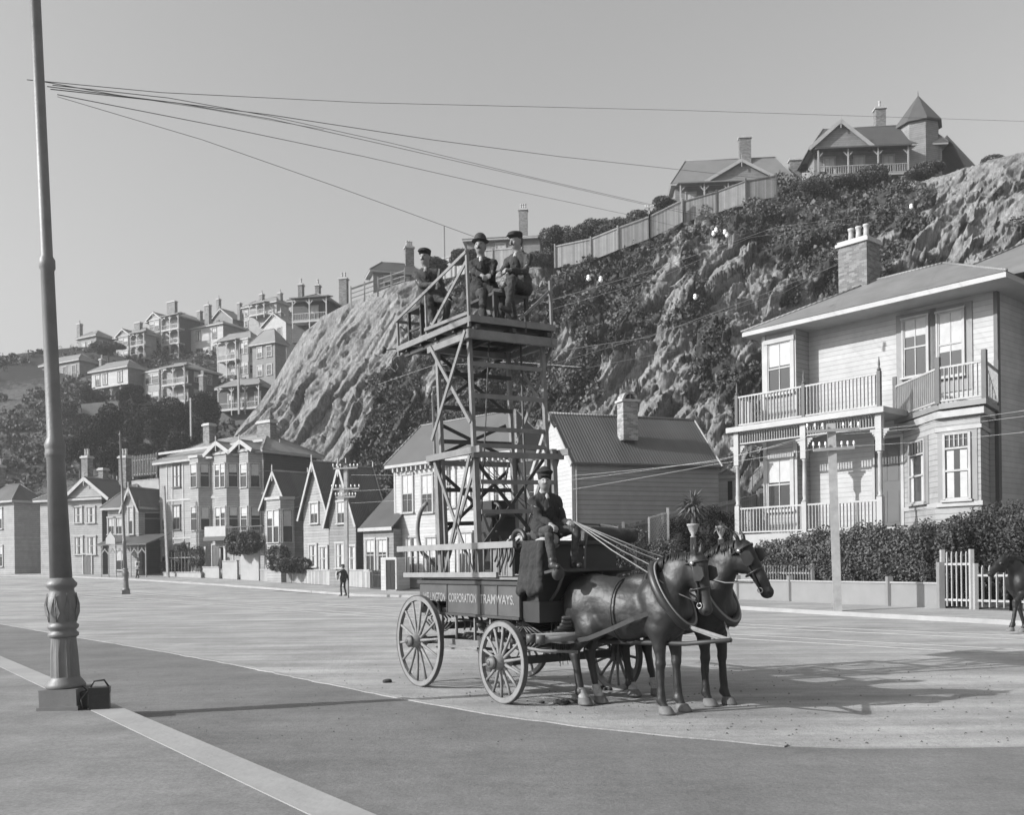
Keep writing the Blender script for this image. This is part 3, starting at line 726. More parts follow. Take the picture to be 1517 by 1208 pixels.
    def chimney(s, x, y, z0, z1, w=.8, d=.6, pots=2, m='brick', pm='plaster', cap='plaster'):
        b = MB(); b.box(x - w / 2, x + w / 2, y - d / 2, y + d / 2, z0, z1 - .24)
        c = b.build('chimney', m, s.e)
        b = MB(); b.box(x - w / 2 - .1, x + w / 2 + .1, y - d / 2 - .1, y + d / 2 + .1, z1 - .24, z1 - .1); b.box(x - w / 2 - .03, x + w / 2 + .03, y - d / 2 - .03, y + d / 2 + .03, z1 - .1, z1)
        b.build('chimney_cap', cap, c)
        for i in range(pots):
            xx = x + (i - (pots - 1) / 2) * w * .8 / max(pots, 1); b = MB()
            b.lathe([(.13, 0), (.11, .35), (.105, .55), (.14, .58), (.14, .66), (.1, .67)], 12, (xx, y, z1)); b.build('chimney_pot', pm, c)
        return c
    def rail(s, pts, z, h, m='trim_white', gap=.16, w=.05, parent=None, name='balustrade', post=False):
        b = MB()
        for p, q in zip(pts[:-1], pts[1:]):
            p = Vector((*p, z)); q = Vector((*q, z)); u = Vector((0, 0, 1)); L_ = (q - p).length
            b.bar(p + u * h, q + u * h, .09, .07); b.bar(p + u * .1, q + u * .1, .07, .06)
            n = max(2, int(L_ / gap))
            for i in range(n):
                t = (i + .5) / n; c = p.lerp(q, t); b.bar(c + u * .13, c + u * (h - .035), w, .025, up=(q - p))
        return b.build(name, m, parent or s.e)
    def verandah(s, x0, x1, y0, zs, ztop, dep=1.6, m='trim_white', bays=3, roof='roof_iron', rail_h=.85, slope=.35, solid=False, post=.13):
        """open verandah on the front: zs = floor levels, ztop = its roof; posts, floors, balustrades"""
        yf = y0 - dep
        for z in zs:
            b = MB(); b.box(x0 - .1, x1 + .1, yf - .08, y0 - .002, z - .22, z); b.build('verandah_floor', m, s.e)
            if solid: b = MB(); b.box(x0, x1, yf - .03, yf + .03, z, z + rail_h); b.build('balcony_front', m, s.e)
            else: s.rail([(x0, yf), (x1, yf)], z, rail_h, m, gap=.22, w=.08)
        n = bays; levels = list(zs) + [ztop]
        for i in range(n + 1):
            x = x0 + (x1 - x0) * i / n; b = MB(); b.box(x - post / 2, x + post / 2, yf - post / 2, yf + post / 2, zs[0] - .9, ztop)
            for z in levels[1:]:
                for sg in (-1, 1):
                    if 0 < i + sg * .5 < n: b.bar((x, yf, z - .75), (x + sg * .45, yf, z - .26), .05, .09); 
            b.build('verandah_post', m, s.e)
        b = MB(); b.add([(x0 - .3, yf - .3, ztop), (x1 + .3, yf - .3, ztop), (x1 + .3, y0 + .01, ztop + slope), (x0 - .3, y0 + .01, ztop + slope),
               (x0 - .3, yf - .3, ztop + .12), (x1 + .3, yf - .3, ztop + .12), (x1 + .3, y0 + .01, ztop + slope + .12), (x0 - .3, y0 + .01, ztop + slope + .12)],
              [(0, 3, 2, 1), (4, 5, 6, 7), (0, 1, 5, 4), (1, 2, 6, 5), (2, 3, 7, 6), (3, 0, 4, 7)])
        b.build('verandah_roof', roof, s.e)
    def bay(s, cx, w, z0, z1, dep=.8, m='trim_white', wall='wall_pale', y0=0.0, wins=(), top=True, cut=.45, mm='trim_mid'):
        """canted bay: body, cornice, a wide front window per storey and one on each cheek"""
        x0, x1 = cx - w / 2, cx + w / 2; b = MB()
        poly = [(x0, y0 + .002), (x0 + cut, y0 - dep), (x1 - cut, y0 - dep), (x1, y0 + .002)]
        b.prism(poly, z0, z1, 'z'); body = b.build('bay_window', wall, s.e)
        if top:
            b = MB(); e = .12; b.prism([(x0 - e, y0 - .002), (x0 + cut - e * .6, y0 - dep - e), (x1 - cut + e * .6, y0 - dep - e), (x1 + e, y0 - .002)], z1, z1 + .2, 'z'); b.build('cornice', m, body)
        for za, zb_ in wins:
            for (p, q) in zip(poly[:-1], poly[1:]):
                p = Vector((*p, 0)); q = Vector((*q, 0)); d = (q - p); L_ = d.length; d.normalize(); n = Vector((d.y, -d.x, 0))
                if n.y > 0: n = -n
                c = (p + q) / 2; ang = math.atan2(d.y, d.x)
                cnt = 2 if L_ > 1.5 else 1; ww = (L_ - .34) / cnt - .08 if cnt == 2 else L_ - .38
                for i in range(cnt):
                    off = (i - .5) * (ww + .16) if cnt == 2 else 0
                    f = MB(); g = MB(); bl = MB(); hw = ww / 2
                    for mbx in ((-hw - .08, -hw, 0, .07, za, zb_), (hw, hw + .08, 0, .07, za, zb_), (-hw - .08, hw + .08, 0, .09, zb_, zb_ + .1), (-hw - .1, hw + .1, 0, .12, za - .08, za), (-hw, hw, .02, .06, (za + zb_) / 2 - .03, (za + zb_) / 2 + .03)):
                        f.box(mbx[0], mbx[1], mbx[2], mbx[3], mbx[4], mbx[5])
                    g.box(-hw + .01, hw - .01, .004, .02, za + .01, zb_ - .01); bl.box(-hw + .04, hw - .04, .022, .026, za + (zb_ - za) * random.choice((.5, .62, .75)), zb_ - .03)
                    M = Matrix.Translation(c + d * off) @ Matrix(((d.x, n.x, 0, 0), (d.y, n.y, 0, 0), (0, 0, 1, 0), (0, 0, 0, 1)))
                    wf = f.xf(M).build('window', m, s.e); g.xf(M).build('pane', 'glass', wf); bl.xf(M).build('blind', 'blind', wf)
        return body

def villa(label, l, c, r, ye, yb, Y, th=33, st=2, rise=1.8, wall='wall_pale', side=None, roof='roof_far', fasc='trim_white', ver=None, bay=None, cols=None, scols=None,
          ch=(), kind='hip', zdown=5.0, wy=None, name='house', trim='trim_white', gab=None, zb=None):
    """a hillside house read off the photograph: l, c, r = left end, near corner and right end columns; ye, yb = eave and base rows at the corner"""
    z_b = zb if zb is not None else P(c, yb, Y)[2]
    h = House(label, c, Y, th, z_b, name)
    ze = h.fr(c, ye)[1]; x0 = h.fr(l, (ye + yb) / 2)[0]; D = max(2.5, h.sd(r, (ye + yb) / 2)[0]) if r > c else 6.0
    h.ze, h.x0, h.D = ze, x0, D
    h.box('wall', wall, x0, 0, 0, D, -zdown, ze)
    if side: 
        h.box('shaded_side_wall', side, .003, .03, .01, D - .01, -zdown, ze - .003)  # flank away from the sun: its shade is put into a darker board tone
    if kind == 'hip': h.hip(x0, 0, 0, D, ze, rise, m=roof, fascia=fasc)
    elif kind == 'gf': h.gable(x0, 0, 0, D, ze, rise, 'y', m=roof, wall=wall, barge=fasc or 'trim_mid')
    elif kind == 'gs': h.gable(x0, 0, 0, D, ze, rise, 'x', m=roof, wall=wall, barge=fasc or 'trim_mid')
    sh = ze / st
    if cols:
        for px in cols:
            x = h.fr(px, (ye + yb) / 2)[0]
            for k in range(st): h.win('f', x, sh * k + sh * .28, sh * k + sh * .82, min(1.0, sh * .33), m=trim, blind=random.choice((0, .4, .5, 1)))
    if scols:
        for y in scols:
            for k in range(st): h.win('s', D * y, sh * k + sh * .28, sh * k + sh * .82, .9, .03 if side else 0, m=trim, blind=random.choice((0, .5)))
    if bay:
        for (a, b_, gb) in bay:
            xa, xb = h.fr(a, (ye + yb) / 2, -.8)[0], h.fr(b_, (ye + yb) / 2, -.8)[0]
            w = max(2.0, xb - xa); cx = (xa + xb) / 2
            h.bay(cx, w, -zdown, ze - .2, wall=wall, wins=[(sh * k + sh * .25, sh * k + sh * .8) for k in range(st)], m=trim)
            if gb: h.gable(cx - w / 2, cx + w / 2, -.85, 1.5, ze, w * .32, 'y', m=roof, wall=wall, o=.25, oe=.25, name='gable_roof', bw=.2)
    if ver:
        for (a, b_, tiers, top) in ver:
            xa, xb = h.fr(a, (ye + yb) / 2, -1.3)[0], h.fr(b_, (ye + yb) / 2, -1.3)[0]
            h.verandah(xa, xb, 0, [sh * k + .05 for k in tiers], ze * top - .15, 1.4, m=trim, bays=max(2, int((xb - xa) / 2.2)), roof=roof)
            for k in tiers:
                n = max(1, int((xb - xa) / 2.4))
                for i in range(n):
                    h.win('f', xa + (xb - xa) * (i + .5) / n, sh * k + sh * .12, sh * k + sh * .72, .95, m=trim, blind=.4)
    for (px, ytop, w, pots) in ch:
        yy = D * .45; x, zt = h.fr(px, ytop, yy); h.chimney(x, yy, ze - .2, zt, w, .7, pots)
    return h

Zf = lambda py: zfar(py) - 2
# --- houses on the far hillside
villa('long grey house at the left end of the hill crest', 116, 143, 168, 497, 540, 186, 30, 1, 1.6, wall='wall_mid', cols=(124, 133), ch=((118, 480, 1.0, 1),), scols=(.5,))
villa('dim grey house on the slope behind the big lamp post', 62, 118, 141, 533, 572, 165, 30, 1, 1.5, wall='wall_mid', cols=(96, 110), ch=())
villa('small gabled house with bay and two-tier verandah left of the tallest hillside house', 172, 216, 232, 494, 533, 176, 28, 2, 1.5, bay=((173, 193, True),), ver=((194, 214, (0, 1), 1),), ch=((205, 478, 1.5, 0),), trim='trim_mid')
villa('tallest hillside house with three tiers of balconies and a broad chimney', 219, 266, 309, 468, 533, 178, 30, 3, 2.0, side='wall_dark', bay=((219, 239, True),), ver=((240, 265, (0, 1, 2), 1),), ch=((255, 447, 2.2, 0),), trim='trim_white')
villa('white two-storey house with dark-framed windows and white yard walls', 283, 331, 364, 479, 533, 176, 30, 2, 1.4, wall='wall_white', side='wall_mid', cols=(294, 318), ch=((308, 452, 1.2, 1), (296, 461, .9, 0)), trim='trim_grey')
villa('dim gabled house behind the white house on the crest', 311, 345, 362, 472, 500, 192, 30, 1, 2.4, wall='wall_mid', kind='gf', ch=((324, 443, .7, 1), (355, 449, .7, 0)))
villa('pale house with a first-floor verandah on the crest left of the cliff', 361, 410, 428, 447, 482, 184, 30, 2, 1.6, wall='wall_pale', ver=((370, 392, (1,), 1),), cols=(365, 402), ch=((388, 436, .8, 1), (415, 434, .8, 1)))
villa('small white-gabled house tucked below the crest villa', 389, 424, 436, 478, 512, 170, 30, 1, 2.0, wall='wall_white', kind='gf', cols=(398, 414), ch=((416, 462, .7, 1),))
villa('two-tier verandah house right of the white house', 322, 372, 384, 502, 562, 160, 28, 2, 1.7, ver=((323, 350, (0, 1), 1),), bay=((352, 371, False),), ch=(), trim='trim_white')
villa('grey hip-roofed house beside the top of the bare cliff edge', 374, 408, 424, 507, 562, 152, 28, 2, 2.6, wall='wall_mid', cols=(385, 399), ch=(), trim='trim_white')
villa('pale house with many upstairs windows and a long white balcony above the pines', 136, 190, 212, 543, 602, 152, 30, 2, 1.5, side='wall_mid', wall='wall_white', cols=(145, 156, 178), ver=((138, 180, (0,), .5),), ch=((151, 532, .6, 1),), trim='trim_grey')
villa('bay-fronted house with two verandah tiers and long shade-dark side', 211, 276, 324, 544, 597, 150, 28, 2, 1.8, side='wall_dark', bay=((212, 239, False),), ver=((241, 274, (0, 1), 1),), ch=(), scols=(.3, .7))
villa('low pavilion with white balustrade at the foot of the cliff edge', 324, 386, 395, 571, 606, 138, 22, 1, 1.4, wall='wall_dark', ver=((324, 384, (0,), 1),), ch=((300, 556, .8, 2),))
b = MB()
for a, b_, y0, y1, Y in ((86, 122, 600, 632, 143), (122, 176, 600, 622, 141)):
    p, q = P(a, y1, Y), P(b_, y1, Y + 1); b.bar((p[0], p[1], p[2] + 1.1), (q[0], q[1], q[2] + 1.6), .3, 2.4)
tag(b.build('garden_wall', 'concrete'), 'pale terraced garden wall on the slope left of the pines', 'wall')

# --- houses along the cliff crest
h = villa('verandah cottage perched at the left end of the cliff crest', 432, 486, 520, 443, 478, 114, 12, 1, 1.4, wall='wall_dark', roof='roof_slate', ver=((434, 484, (0,), 1),), ch=((446, 421, .55, 1), (471, 422, .5, 1), (509, 412, 1.0, 2)), kind='hip', zdown=2.2)
h = villa('long low house with a lean-to roof and tall triple-potted chimney on the crest', 553, 628, 650, 408, 440, 108, -18, 1, 1.5, wall='wall_mid', roof='roof_slate', ch=((606, 366, 1.0, 3),), cols=(575, 600), zdown=2)
h = villa('house with white eaves half hidden behind the bowler-hatted man', 692, 800, 830, 352, 392, 104, 6, 1, 1.6, wall='wall_mid', roof='roof_slate', cols=(742, 765), ch=((775, 310, 1.1, 3),), zdown=3)
h = villa('hip-roofed villa with a deep front verandah on the crest left of the turret house', 1000, 1172, 1197, 268, 312, 97, 4, 1, 3.0, wall='wall_mid', roof='roof_far', ver=((1008, 1150, (0,), .9),), ch=((1103, 203, 1.2, 0), (1178, 236, 1.2, 0)), zdown=3, trim='trim_white')
xg = h.fr(1098, 250, -.3)[0]; h.gable(xg - 3.4, xg + 3.4, -.3, 4.5, h.ze + .2, 1.9, 'y', m='roof_far', wall='wall_mid', name='gable_roof', bw=.3)
h = villa('turret villa with conical tower and curved gable at the top right of the hill', 1206, 1396, 1420, 214, 262, 93, 4, 1, 2.6, wall='wall_mid', roof='roof_slate', ver=((1212, 1345, (0,), .85),), ch=(), zdown=3, trim='trim_mid', fasc='trim_mid')
x0, _ = h.fr(1245, 230, -1.0); h.gable(x0 - 2.8, x0 + 2.8, -1.0, 5, h.ze - .2, 2.4, 'y', m='roof_slate', wall='wall_mid', name='gable_roof', barge='trim_white', bw=.35)
xc, zt = h.fr(1303, 160, 3); h.chimney(xc, 3, h.ze, zt, 1.0, .8, 1)
xt, za = h.fr(1360, 142, 1.2); _, zb_ = h.fr(1360, 188, 1.2)
b = MB(); b.lathe([(1.95, -1), (1.95, zb_)], 8, (xt, 1.2, 0)); tw = b.build('turret', 'wall_mid', h.e)
for f in tw.data.polygons: f.use_smooth = False
b = MB(); b.lathe([(2.3, zb_ - .15), (2.3, zb_), (.05, za), (.02, za + .5)], 8, (xt, 1.2, 0)); o = b.build('turret_roof', 'roof_slate', tw)
for f in o.data.polygons: f.use_smooth = False
b = MB(); b.add([(.3, -.5, h.ze + .5), (.3, 5, h.ze + .5), (4.8, 5, -1.5), (4.8, -.5, -1.5), (.3, -.5, h.ze + .7), (.3, 5, h.ze + .7), (4.8, 5, -1.3), (4.8, -.5, -1.3)], [(0, 1, 2, 3), (4, 7, 6, 5), (0, 4, 5, 1), (2, 6, 7, 3), (0, 3, 7, 4), (1, 5, 6, 2)])
b.build('lean_to_roof', 'roof_slate', h.e)

# --- crest fences
def fence(label, pts, h, m, post=None, gap=2.0, thick=.05, name='fence', pw=.12, ph=.15, group=None, openr=False):
    """boarded fence with posts through world points (foot of the boards)"""
    e = empty(name, tuple(map(float, pts[0])), 0, label, 'fence', group); o = Vector(pts[0])
    b = MB(); pb = MB(); ps = []
    for p, q in zip(pts[:-1], pts[1:]):
        p, q = Vector(p) - o, Vector(q) - o; d = q - p; n = Vector((-d.y, d.x, 0)).normalized() * thick / 2; u = Vector((0, 0, h)); dn = Vector((0, 0, -.5))
        v = [p - n + dn, q - n + dn, q + n + dn, p + n + dn, p - n + u, q - n + u, q + n + u, p + n + u]
        if openr:
            for z_ in (.35, .85, 1.3): b.bar(p + Vector((0, 0, z_)), q + Vector((0, 0, z_)), .04, .07)
        else: b.add(v, [(0, 3, 2, 1), (4, 5, 6, 7), (0, 1, 5, 4), (1, 2, 6, 5), (2, 3, 7, 6), (3, 0, 4, 7)])
        k = max(1, round(d.length / gap)); nn = n.normalized()
        for i in range(k + 1):
            c = p.lerp(q, i / k) - nn * (thick / 2 + pw / 2 - .01); ps.append(c)
        pb.bar(p + u * .93 - nn * .06, q + u * .93 - nn * .06, .05, .09)
    b.build('boards', m, e); pb.build('rail', post or m, e)
    for c in ps[:90]:
        k = MB(); k.box(-pw / 2, pw / 2, -pw / 2, pw / 2, -.5, h + ph); k.build('post', post or m, e, loc=c)
    return e
def crest(px, py, Y): return tuple(P(px, py, Y))
fence('weathered open fence running up the crest left of the men', [crest(520, 447, 103), crest(560, 433, 104), crest(600, 420, 103)], 1.5, 'trim_grey', 'trim_grey', 1.6, openr=True)
fence('pale boarded fence on the crest behind the seated men', [crest(650, 408, 97), crest(700, 396, 95), crest(760, 392, 94)], 1.7, 'fence_pale', 'trim_mid', 1.9)
fence('pale boarded fence climbing the crest right of the seated men', [crest(822, 390, 92), crest(875, 379, 91.5), crest(915, 363, 91), crest(962, 346, 91), crest(1010, 322, 91)], 1.7, 'fence_pale', 'trim_mid', 2.6)
fence('tall pale paling fence below the crest villa', [crest(1012, 322, 91.5), crest(1062, 308, 91), crest(1105, 292, 90), crest(1150, 284, 90)], 1.6, 'fence_wood', 'trim_dark', 3.2)

# --- street houses, from the far left
SG = lambda Y: float(gz(0, Y))
villa('plain pale house at the far left end of the street', -60, 22, 60, 742, 858, 93, 33, 2, 1.8, cols=(-30, 0), ch=((0, 690, .8, 2),), zb=1.1, roof='roof_iron')
h = villa('tall pale two-storey house with a white arched gable beside the big lamp post', 60, 152, 235, 738, 856, 87, 22, 2, 2.6, wall='wall_pale', side='wall_dark', zb=1.05, roof='roof_slate', ch=((129, 676, .8, 2), (185, 676, .9, 2), (153, 694, .6, 0)))
for px in (116, 135):
    h.winp('f', px, 752, 775, .9, m='trim_mid', blind=1); h.winp('f', px + 1, 796, 822, .9, m='trim_mid', blind=1)
h.doorp('f', 130, 822, 851, .95); h.winp('f', 90, 752, 775, .9); h.winp('f', 90, 796, 822, .9)
x, _ = h.fr(128, 720, -.4); h.gable(x - 2.6, x + 2.6, -.4, 3, h.ze, 1.8, 'y', m='roof_slate', wall='wall_pale', name='gable_roof', bw=.3)
h = villa('narrow chapel-like shop with a tall arched window and street awning', 160, 207, 240, 752, 856, 84, 20, 2, 2.2, wall='wall_pale', side='wall_dark', zb=.95, roof='roof_iron', kind='hip')
x1, z1 = h.fr(205, 755, -.5); x0, _ = h.fr(181, 755, -.5); h.box('gable_bay', 'wall_pale', x0, x1, -.5, .3, -.5, z1); h.gable(x0, x1, -.5, 3, z1, 1.9, 'y', m='roof_iron', wall='wall_pale', name='gable_roof', o=.2, oe=.15)
h.winp('f', 194, 752, 792, .45, off=-.51, style=1); h.winp('f', 166, 768, 792, .8, m='trim_mid'); h.winp('f', 176, 768, 792, .8, m='trim_mid')
h.verandah(h.fr(150, 820, -2.6)[0], h.fr(216, 820, -2.6)[0], 0, [-.1], h.fr(200, 808, -2.6)[1], 2.6, bays=6, rail_h=.02, post=.07, roof='roof_slate', slope=.9, m='trim_grey')
h.doorp('f', 209, 818, 850, 1.0); h.winp('f', 196, 816, 845, 1.2); h.winp('f', 180, 816, 845, 1.2)
x, z = h.fr(166, 800, -2.7); b = MB(); b.prism([(x - .5, z - .5), (x + .5, z - .5), (x + .5, z + .1), (x, z + .7), (x - .5, z + .1)], -2.9, -2.8); b.build('shop_sign', 'trim_white', h.e)

# three-storey bay house
h = villa('three-storey pale boarding house with gabled bays and shade-dark right flank', 237, 392, 470, 668, 862, 77, 36, 3, 2.0, wall='wall_pale', side='wall_dark', zb=.75, roof='roof_pale', ch=((310, 628, .9, 0), (395, 624, 1.7, 0)))
S3h = h
for cxp, wpx, gb in ((288, 24, 0), (327, 30, 1), (362, 26, 1)):
    x, _ = h.fr(cxp, 760, -.9); w = h.fr(cxp + wpx / 2, 760, -.9)[0] - h.fr(cxp - wpx / 2, 760, -.9)[0]
    zz = [h.fr(cxp, y, -.9)[1] for y in (850, 808, 786, 752, 722, 688, 668)]
    lo = zz[0] - 1 if cxp == 288 else zz[2] - 1.4
    wins = [(zz[4], zz[5]), (zz[2], zz[3])]
    h.bay(x, w, lo, h.ze - .05, dep=.9, wins=wins, cut=.55, m='trim_white', wall='wall_pale')
    if gb: h.gable(x - w / 2 - .1, x + w / 2 + .1, -.95, 2.5, h.ze + .1, w * .3, 'y', m='roof_pale', wall='trim_dark', name='gable_roof', o=.35, oe=.3, bw=.32)
for px in (262,): h.winp('f', px, 690, 722, .95, m='trim_dark', blind=1); h.winp('f', px, 750, 785, .95, m='trim_dark')
for px in (243,): h.winp('f', px, 754, 786, .5, m='trim_mid', style=1); h.winp('f', px, 810, 840, .6, m='trim_mid', style=1)
h.winp('f', 264, 808, 838, .95, m='trim_mid', blind=1); h.winp('f', 277, 806, 824, .5, m='trim_dark', style=1); h.doorp('f', 321, 808, 840, 1.0, off=-.25)
for zpx in (664, 738, 796):
    _, z = h.fr(300, zpx); h.box('string_course', 'trim_white', h.x0 - .04, .05, -.07, -.004, z - .12, z + .08)
for px in (248, 256, 272, 308, 345): x, _ = h.fr(px, 760); h.box('pilaster', 'trim_white', x - .07, x + .07, -.05, -.003, 0, h.ze - .2)
xa, z = h.fr(303, 796, -1.6); xb, _ = h.fr(334, 796, -1.6); h.box('balcony', 'trim_white', xa, xb, -1.6, -.9, z, h.fr(303, 781, -1.6)[1]); h.box('balcony_base', 'roof_slate', xa - .1, xb + .1, -1.65, -.01, z - .35, z - .01)
xc, z = h.fr(389, 800, -1.6); h.box('balcony_floor', 'trim_dark', xb + .15, xc, -1.6, -.01, z - .2, z); h.rail([(xb + .15, -1.6), (xc, -1.6), (xc, -.05)], z, 1.1, 'trim_dark', gap=.25)
for px in (304, 333):
    x, zq = h.fr(px, 812, -1.5); h.box('porch_post', 'trim_white', x - .12, x + .12, -1.55, -1.35, -.5, z - .4)

# small cottage with square bay
h = villa('small grey cottage with a square white bay and gable', 392, 428, 470, 745, 845, 71, 40, 1, 2.4, wall='wall_pale', side='wall_mid', zb=.5, roof='roof_iron', kind='gf')
x0, z = h.fr(392, 742, -.9); x1, _ = h.fr(421, 742, -.9); _, zl = h.fr(400, 812, -.9)
h.bay((x0 + x1) / 2, x1 - x0, -1, z, dep=1.0, cut=.35, wins=[(h.fr(405, 804, -.9)[1], h.fr(405, 757, -.9)[1])], wall='wall_pale')
# twin narrow gabled houses
for lab, l, c, r, pk, ev, w1, w2, wl in (('narrow pale gabled house, left one of the attached pair', 450, 488, 500, 712, 755, (466, 746, 776), ((464, 808, 840), (480, 811, 845)), 'wall_pale'),
                                     ('narrow grey gabled house, right one of the attached pair', 488, 528, 560, 716, 765, (506, 744, 776), ((504, 806, 842), (521, 810, 845)), 'wall_mid')):
    h = villa(lab, l, c, r, ev, 868, 66.5 if c < 500 else 63, 40, 1, 3.4, wall=wl, side='wall_dark', zb=.3, kind='gf', roof='roof_iron', fasc='trim_white')
    h.winp('f', *w1, .8, m='trim_white', blind=.5)
    for q in w2: h.winp('f', *q, .75, m='trim_white', blind=1)
h.D
# low lean-to cottage with a white porch
h = House('low grey cottage with a single-pitch iron roof and white porch', 584, 60, 40, .1)
x0, ze = h.fr(538, 786); _, zt = h.fr(584, 742, 3.5); D = 3.6
h.box('wall', 'wall_mid', x0, 0, 0, D, -1, ze)
b = MB(); b.add([(x0 - .2, -.25, ze), (.1, -.25, ze), (.1, D, ze + 3.4), (x0 - .2, D, ze + 3.4), (x0 - .2, -.25, ze + .1), (.1, -.25, ze + .1), (.1, D, ze + 3.5), (x0 - .2, D, ze + 3.5)], [(0, 3, 2, 1), (4, 5, 6, 7), (0, 1, 5, 4), (1, 2, 6, 5), (2, 3, 7, 6), (3, 0, 4, 7)])
b.build('roof', 'roof_iron', h.e); b = MB(); b.box(x0 - .22, .12, -.29, -.255, ze - .1, ze + .12); b.build('eave_board', 'trim_white', h.e)
b = MB(); b.add([(x0, .01, ze), (x0, D - .01, ze), (x0, D - .01, ze + 3.3), (x0 + .1, .01, ze), (x0 + .1, D - .01, ze), (x0 + .1, D - .01, ze + 3.3)], [(0, 2, 1), (3, 4, 5), (0, 1, 4, 3), (0, 3, 5, 2), (1, 2, 5, 4)]); b.build('gable_wall', 'wall_mid', h.e)
for px in (549, 567): h.winp('f', px, 800, 846, .8, blind=.4)
xa, _ = h.fr(564, 826, -1.2); xb, zz = h.fr(586, 826, -1.2); h.box('porch', 'wall_white', xa, xb, -1.2, -.005, -1, zz); h.doorp('f', 580, 830, 874, .85, off=-1.2, m='void')

# big two-storey pale house behind the tower
h = villa('large pale two-storey house with a slate hip roof directly behind the tower', 585, 768, 800, 668, 888, 53.5, 44, 2, 2.6, wall='wall_white', zb=.15, roof='roof_slate', ch=())
for px in (604, 633): h.winp('f', px, 704, 760, 1.0, m='trim_mid', blind=.5)
for px in (665, 700, 735): h.winp('f', px, 690, 752, 1.1, m='trim_mid', blind=1)
h.winp('f', 611, 797, 855, .95, m='trim_mid', blind=1); h.winp('f', 640, 797, 855, 1.0, m='trim_mid')
for px in (690, 735): h.winp('f', px, 790, 850, 1.1, m='trim_mid')
b = MB()
for i in range(24): x = h.x0 + .3 + i * (-h.x0 - .5) / 23; b.box(x - .06, x + .06, -.38, -.01, h.ze - .45, h.ze - .17)
b.build('eave_brackets', 'trim_white', h.e)
h.box('corner_board', 'trim_white', h.x0 - .03, h.x0 + .14, -.03, -.004, -1, h.ze - .2)
x, zt = h.fr(634, 646, 7.5); h.chimney(x + .2, 7.5, h.ze + .1, zt + .1, 1.3, .8, 0, m='brick_pale')

# corrugated-roofed cottage with its long flank to the street
h = House('tall grey weatherboard cottage with corrugated iron roof and arched brick chimney', 850, 47, -20, .6)
x1, ze = h.fr(1064, 690); W_ = x1; _, zr = h.fr(930, 621, 2.6); D = 5.2
h.box('wall', 'wall_cottage', 0, W_, 0, D, -2, ze)
h.box('end_wall', 'wall_white', -.03, -.003, .0, D - .01, -2, ze - .01)
rf = h.gable(0, W_, 0, D, ze, zr - ze, 'x', o=.12, oe=.18, m='roof_iron', wall='wall_white', barge='trim_white', bw=.26, finial=False)
h.box('corner_board', 'trim_white', -.05, .1, -.035, -.004, -1, ze - .02); h.box('downpipe', 'trim_white', .16, .22, -.1, -.04, -1, ze - .1)
b = MB(); b.box(-.12, W_ + .12, -.3, -.2, ze - .16, ze - .06); b.build('gutter', 'trim_dark', h.e)
x, z0 = h.fr(930, 645, 1.1); _, z1 = h.fr(930, 597, 1.1); w, d = .85, .7
b = MB(); b.box(x - w / 2, x + w / 2, 1.1 - d / 2, 1.1 + d / 2, z0 - .3, z1); c = b.build('chimney', 'brick_pale', h.e)
b = MB(); b.box(x - w / 2 - .09, x + w / 2 + .09, 1.1 - d / 2 - .09, 1.1 + d / 2 + .09, z1, z1 + .12); b.build('chimney_cap', 'plaster', c)
b = MB(); arc = [(math.cos(a), math.sin(a)) for a in np.linspace(0, math.pi, 13)]
poly = [(x + w / 2 * p, z1 + .12 + .42 * q) for p, q in arc] + [(x + (w / 2 - .12) * p, z1 + .12 + .3 * q) for p, q in arc[::-1]]
n = 13
for i in range(n - 1): b.prism([poly[i], poly[i + 1], poly[2 * n - 2 - i], poly[2 * n - 1 - i]], 1.1 - d / 2, 1.1 + d / 2)
b.build('chimney_hood', 'brick_pale', c); b = MB(); b.box(x - .03, x + .03, 1.1 - d / 2 + .02, 1.1 + d / 2 - .02, z1 + .1, z1 + .5); b.build('chimney_divider', 'brick', c)
# lean-to and roof of the hipped house between
h.box('lean_to', 'wall_dark', W_ + .01, W_ + 1.1, 1.5, 4.4, -1, 2.6); b = MB()
b.add([(W_, 1.2, 3.6), (W_ + 1.3, 1.2, 2.6), (W_ + 1.3, 4.6, 2.6), (W_, 4.6, 3.6), (W_, 1.2, 3.7), (W_ + 1.3, 1.2, 2.7), (W_ + 1.3, 4.6, 2.7), (W_, 4.6, 3.7)], [(0, 3, 2, 1), (4, 5, 6, 7), (0, 1, 5, 4), (1, 2, 6, 5), (2, 3, 7, 6), (3, 0, 4, 7)])
b.build('lean_to_roof', 'roof_iron', h.e)
# ------------------------------------------------------------------ the big balconied house on the right
h = House('large pale two-storey house with slatted balcony and square brick chimney', 1305, 36, 49.6, .2)
RH = h
xl = h.fr(1092, 700)[0]; fl = h.fr(1200, 789)[1]; uf = h.fr(1305, 604)[1]; W1 = 2.3; D = 9.5
_, ze = h.fr(1300, 458, W1 - .5); xr = h.fr(1474, 550, W1)[0]; xm = h.fr(1180, 560, W1)[0]
h.box('wall', 'wall_white', xm, xr, W1, W1 + D, -1, ze)
xb0 = h.fr(1131, 560, 1.3)[0]; xb1 = h.fr(1180, 560, 1.3)[0] - .02
h.box('wing_wall', 'wall_pale', xb0, xb1, 1.3, W1 + 5.5, -1, ze - .01)
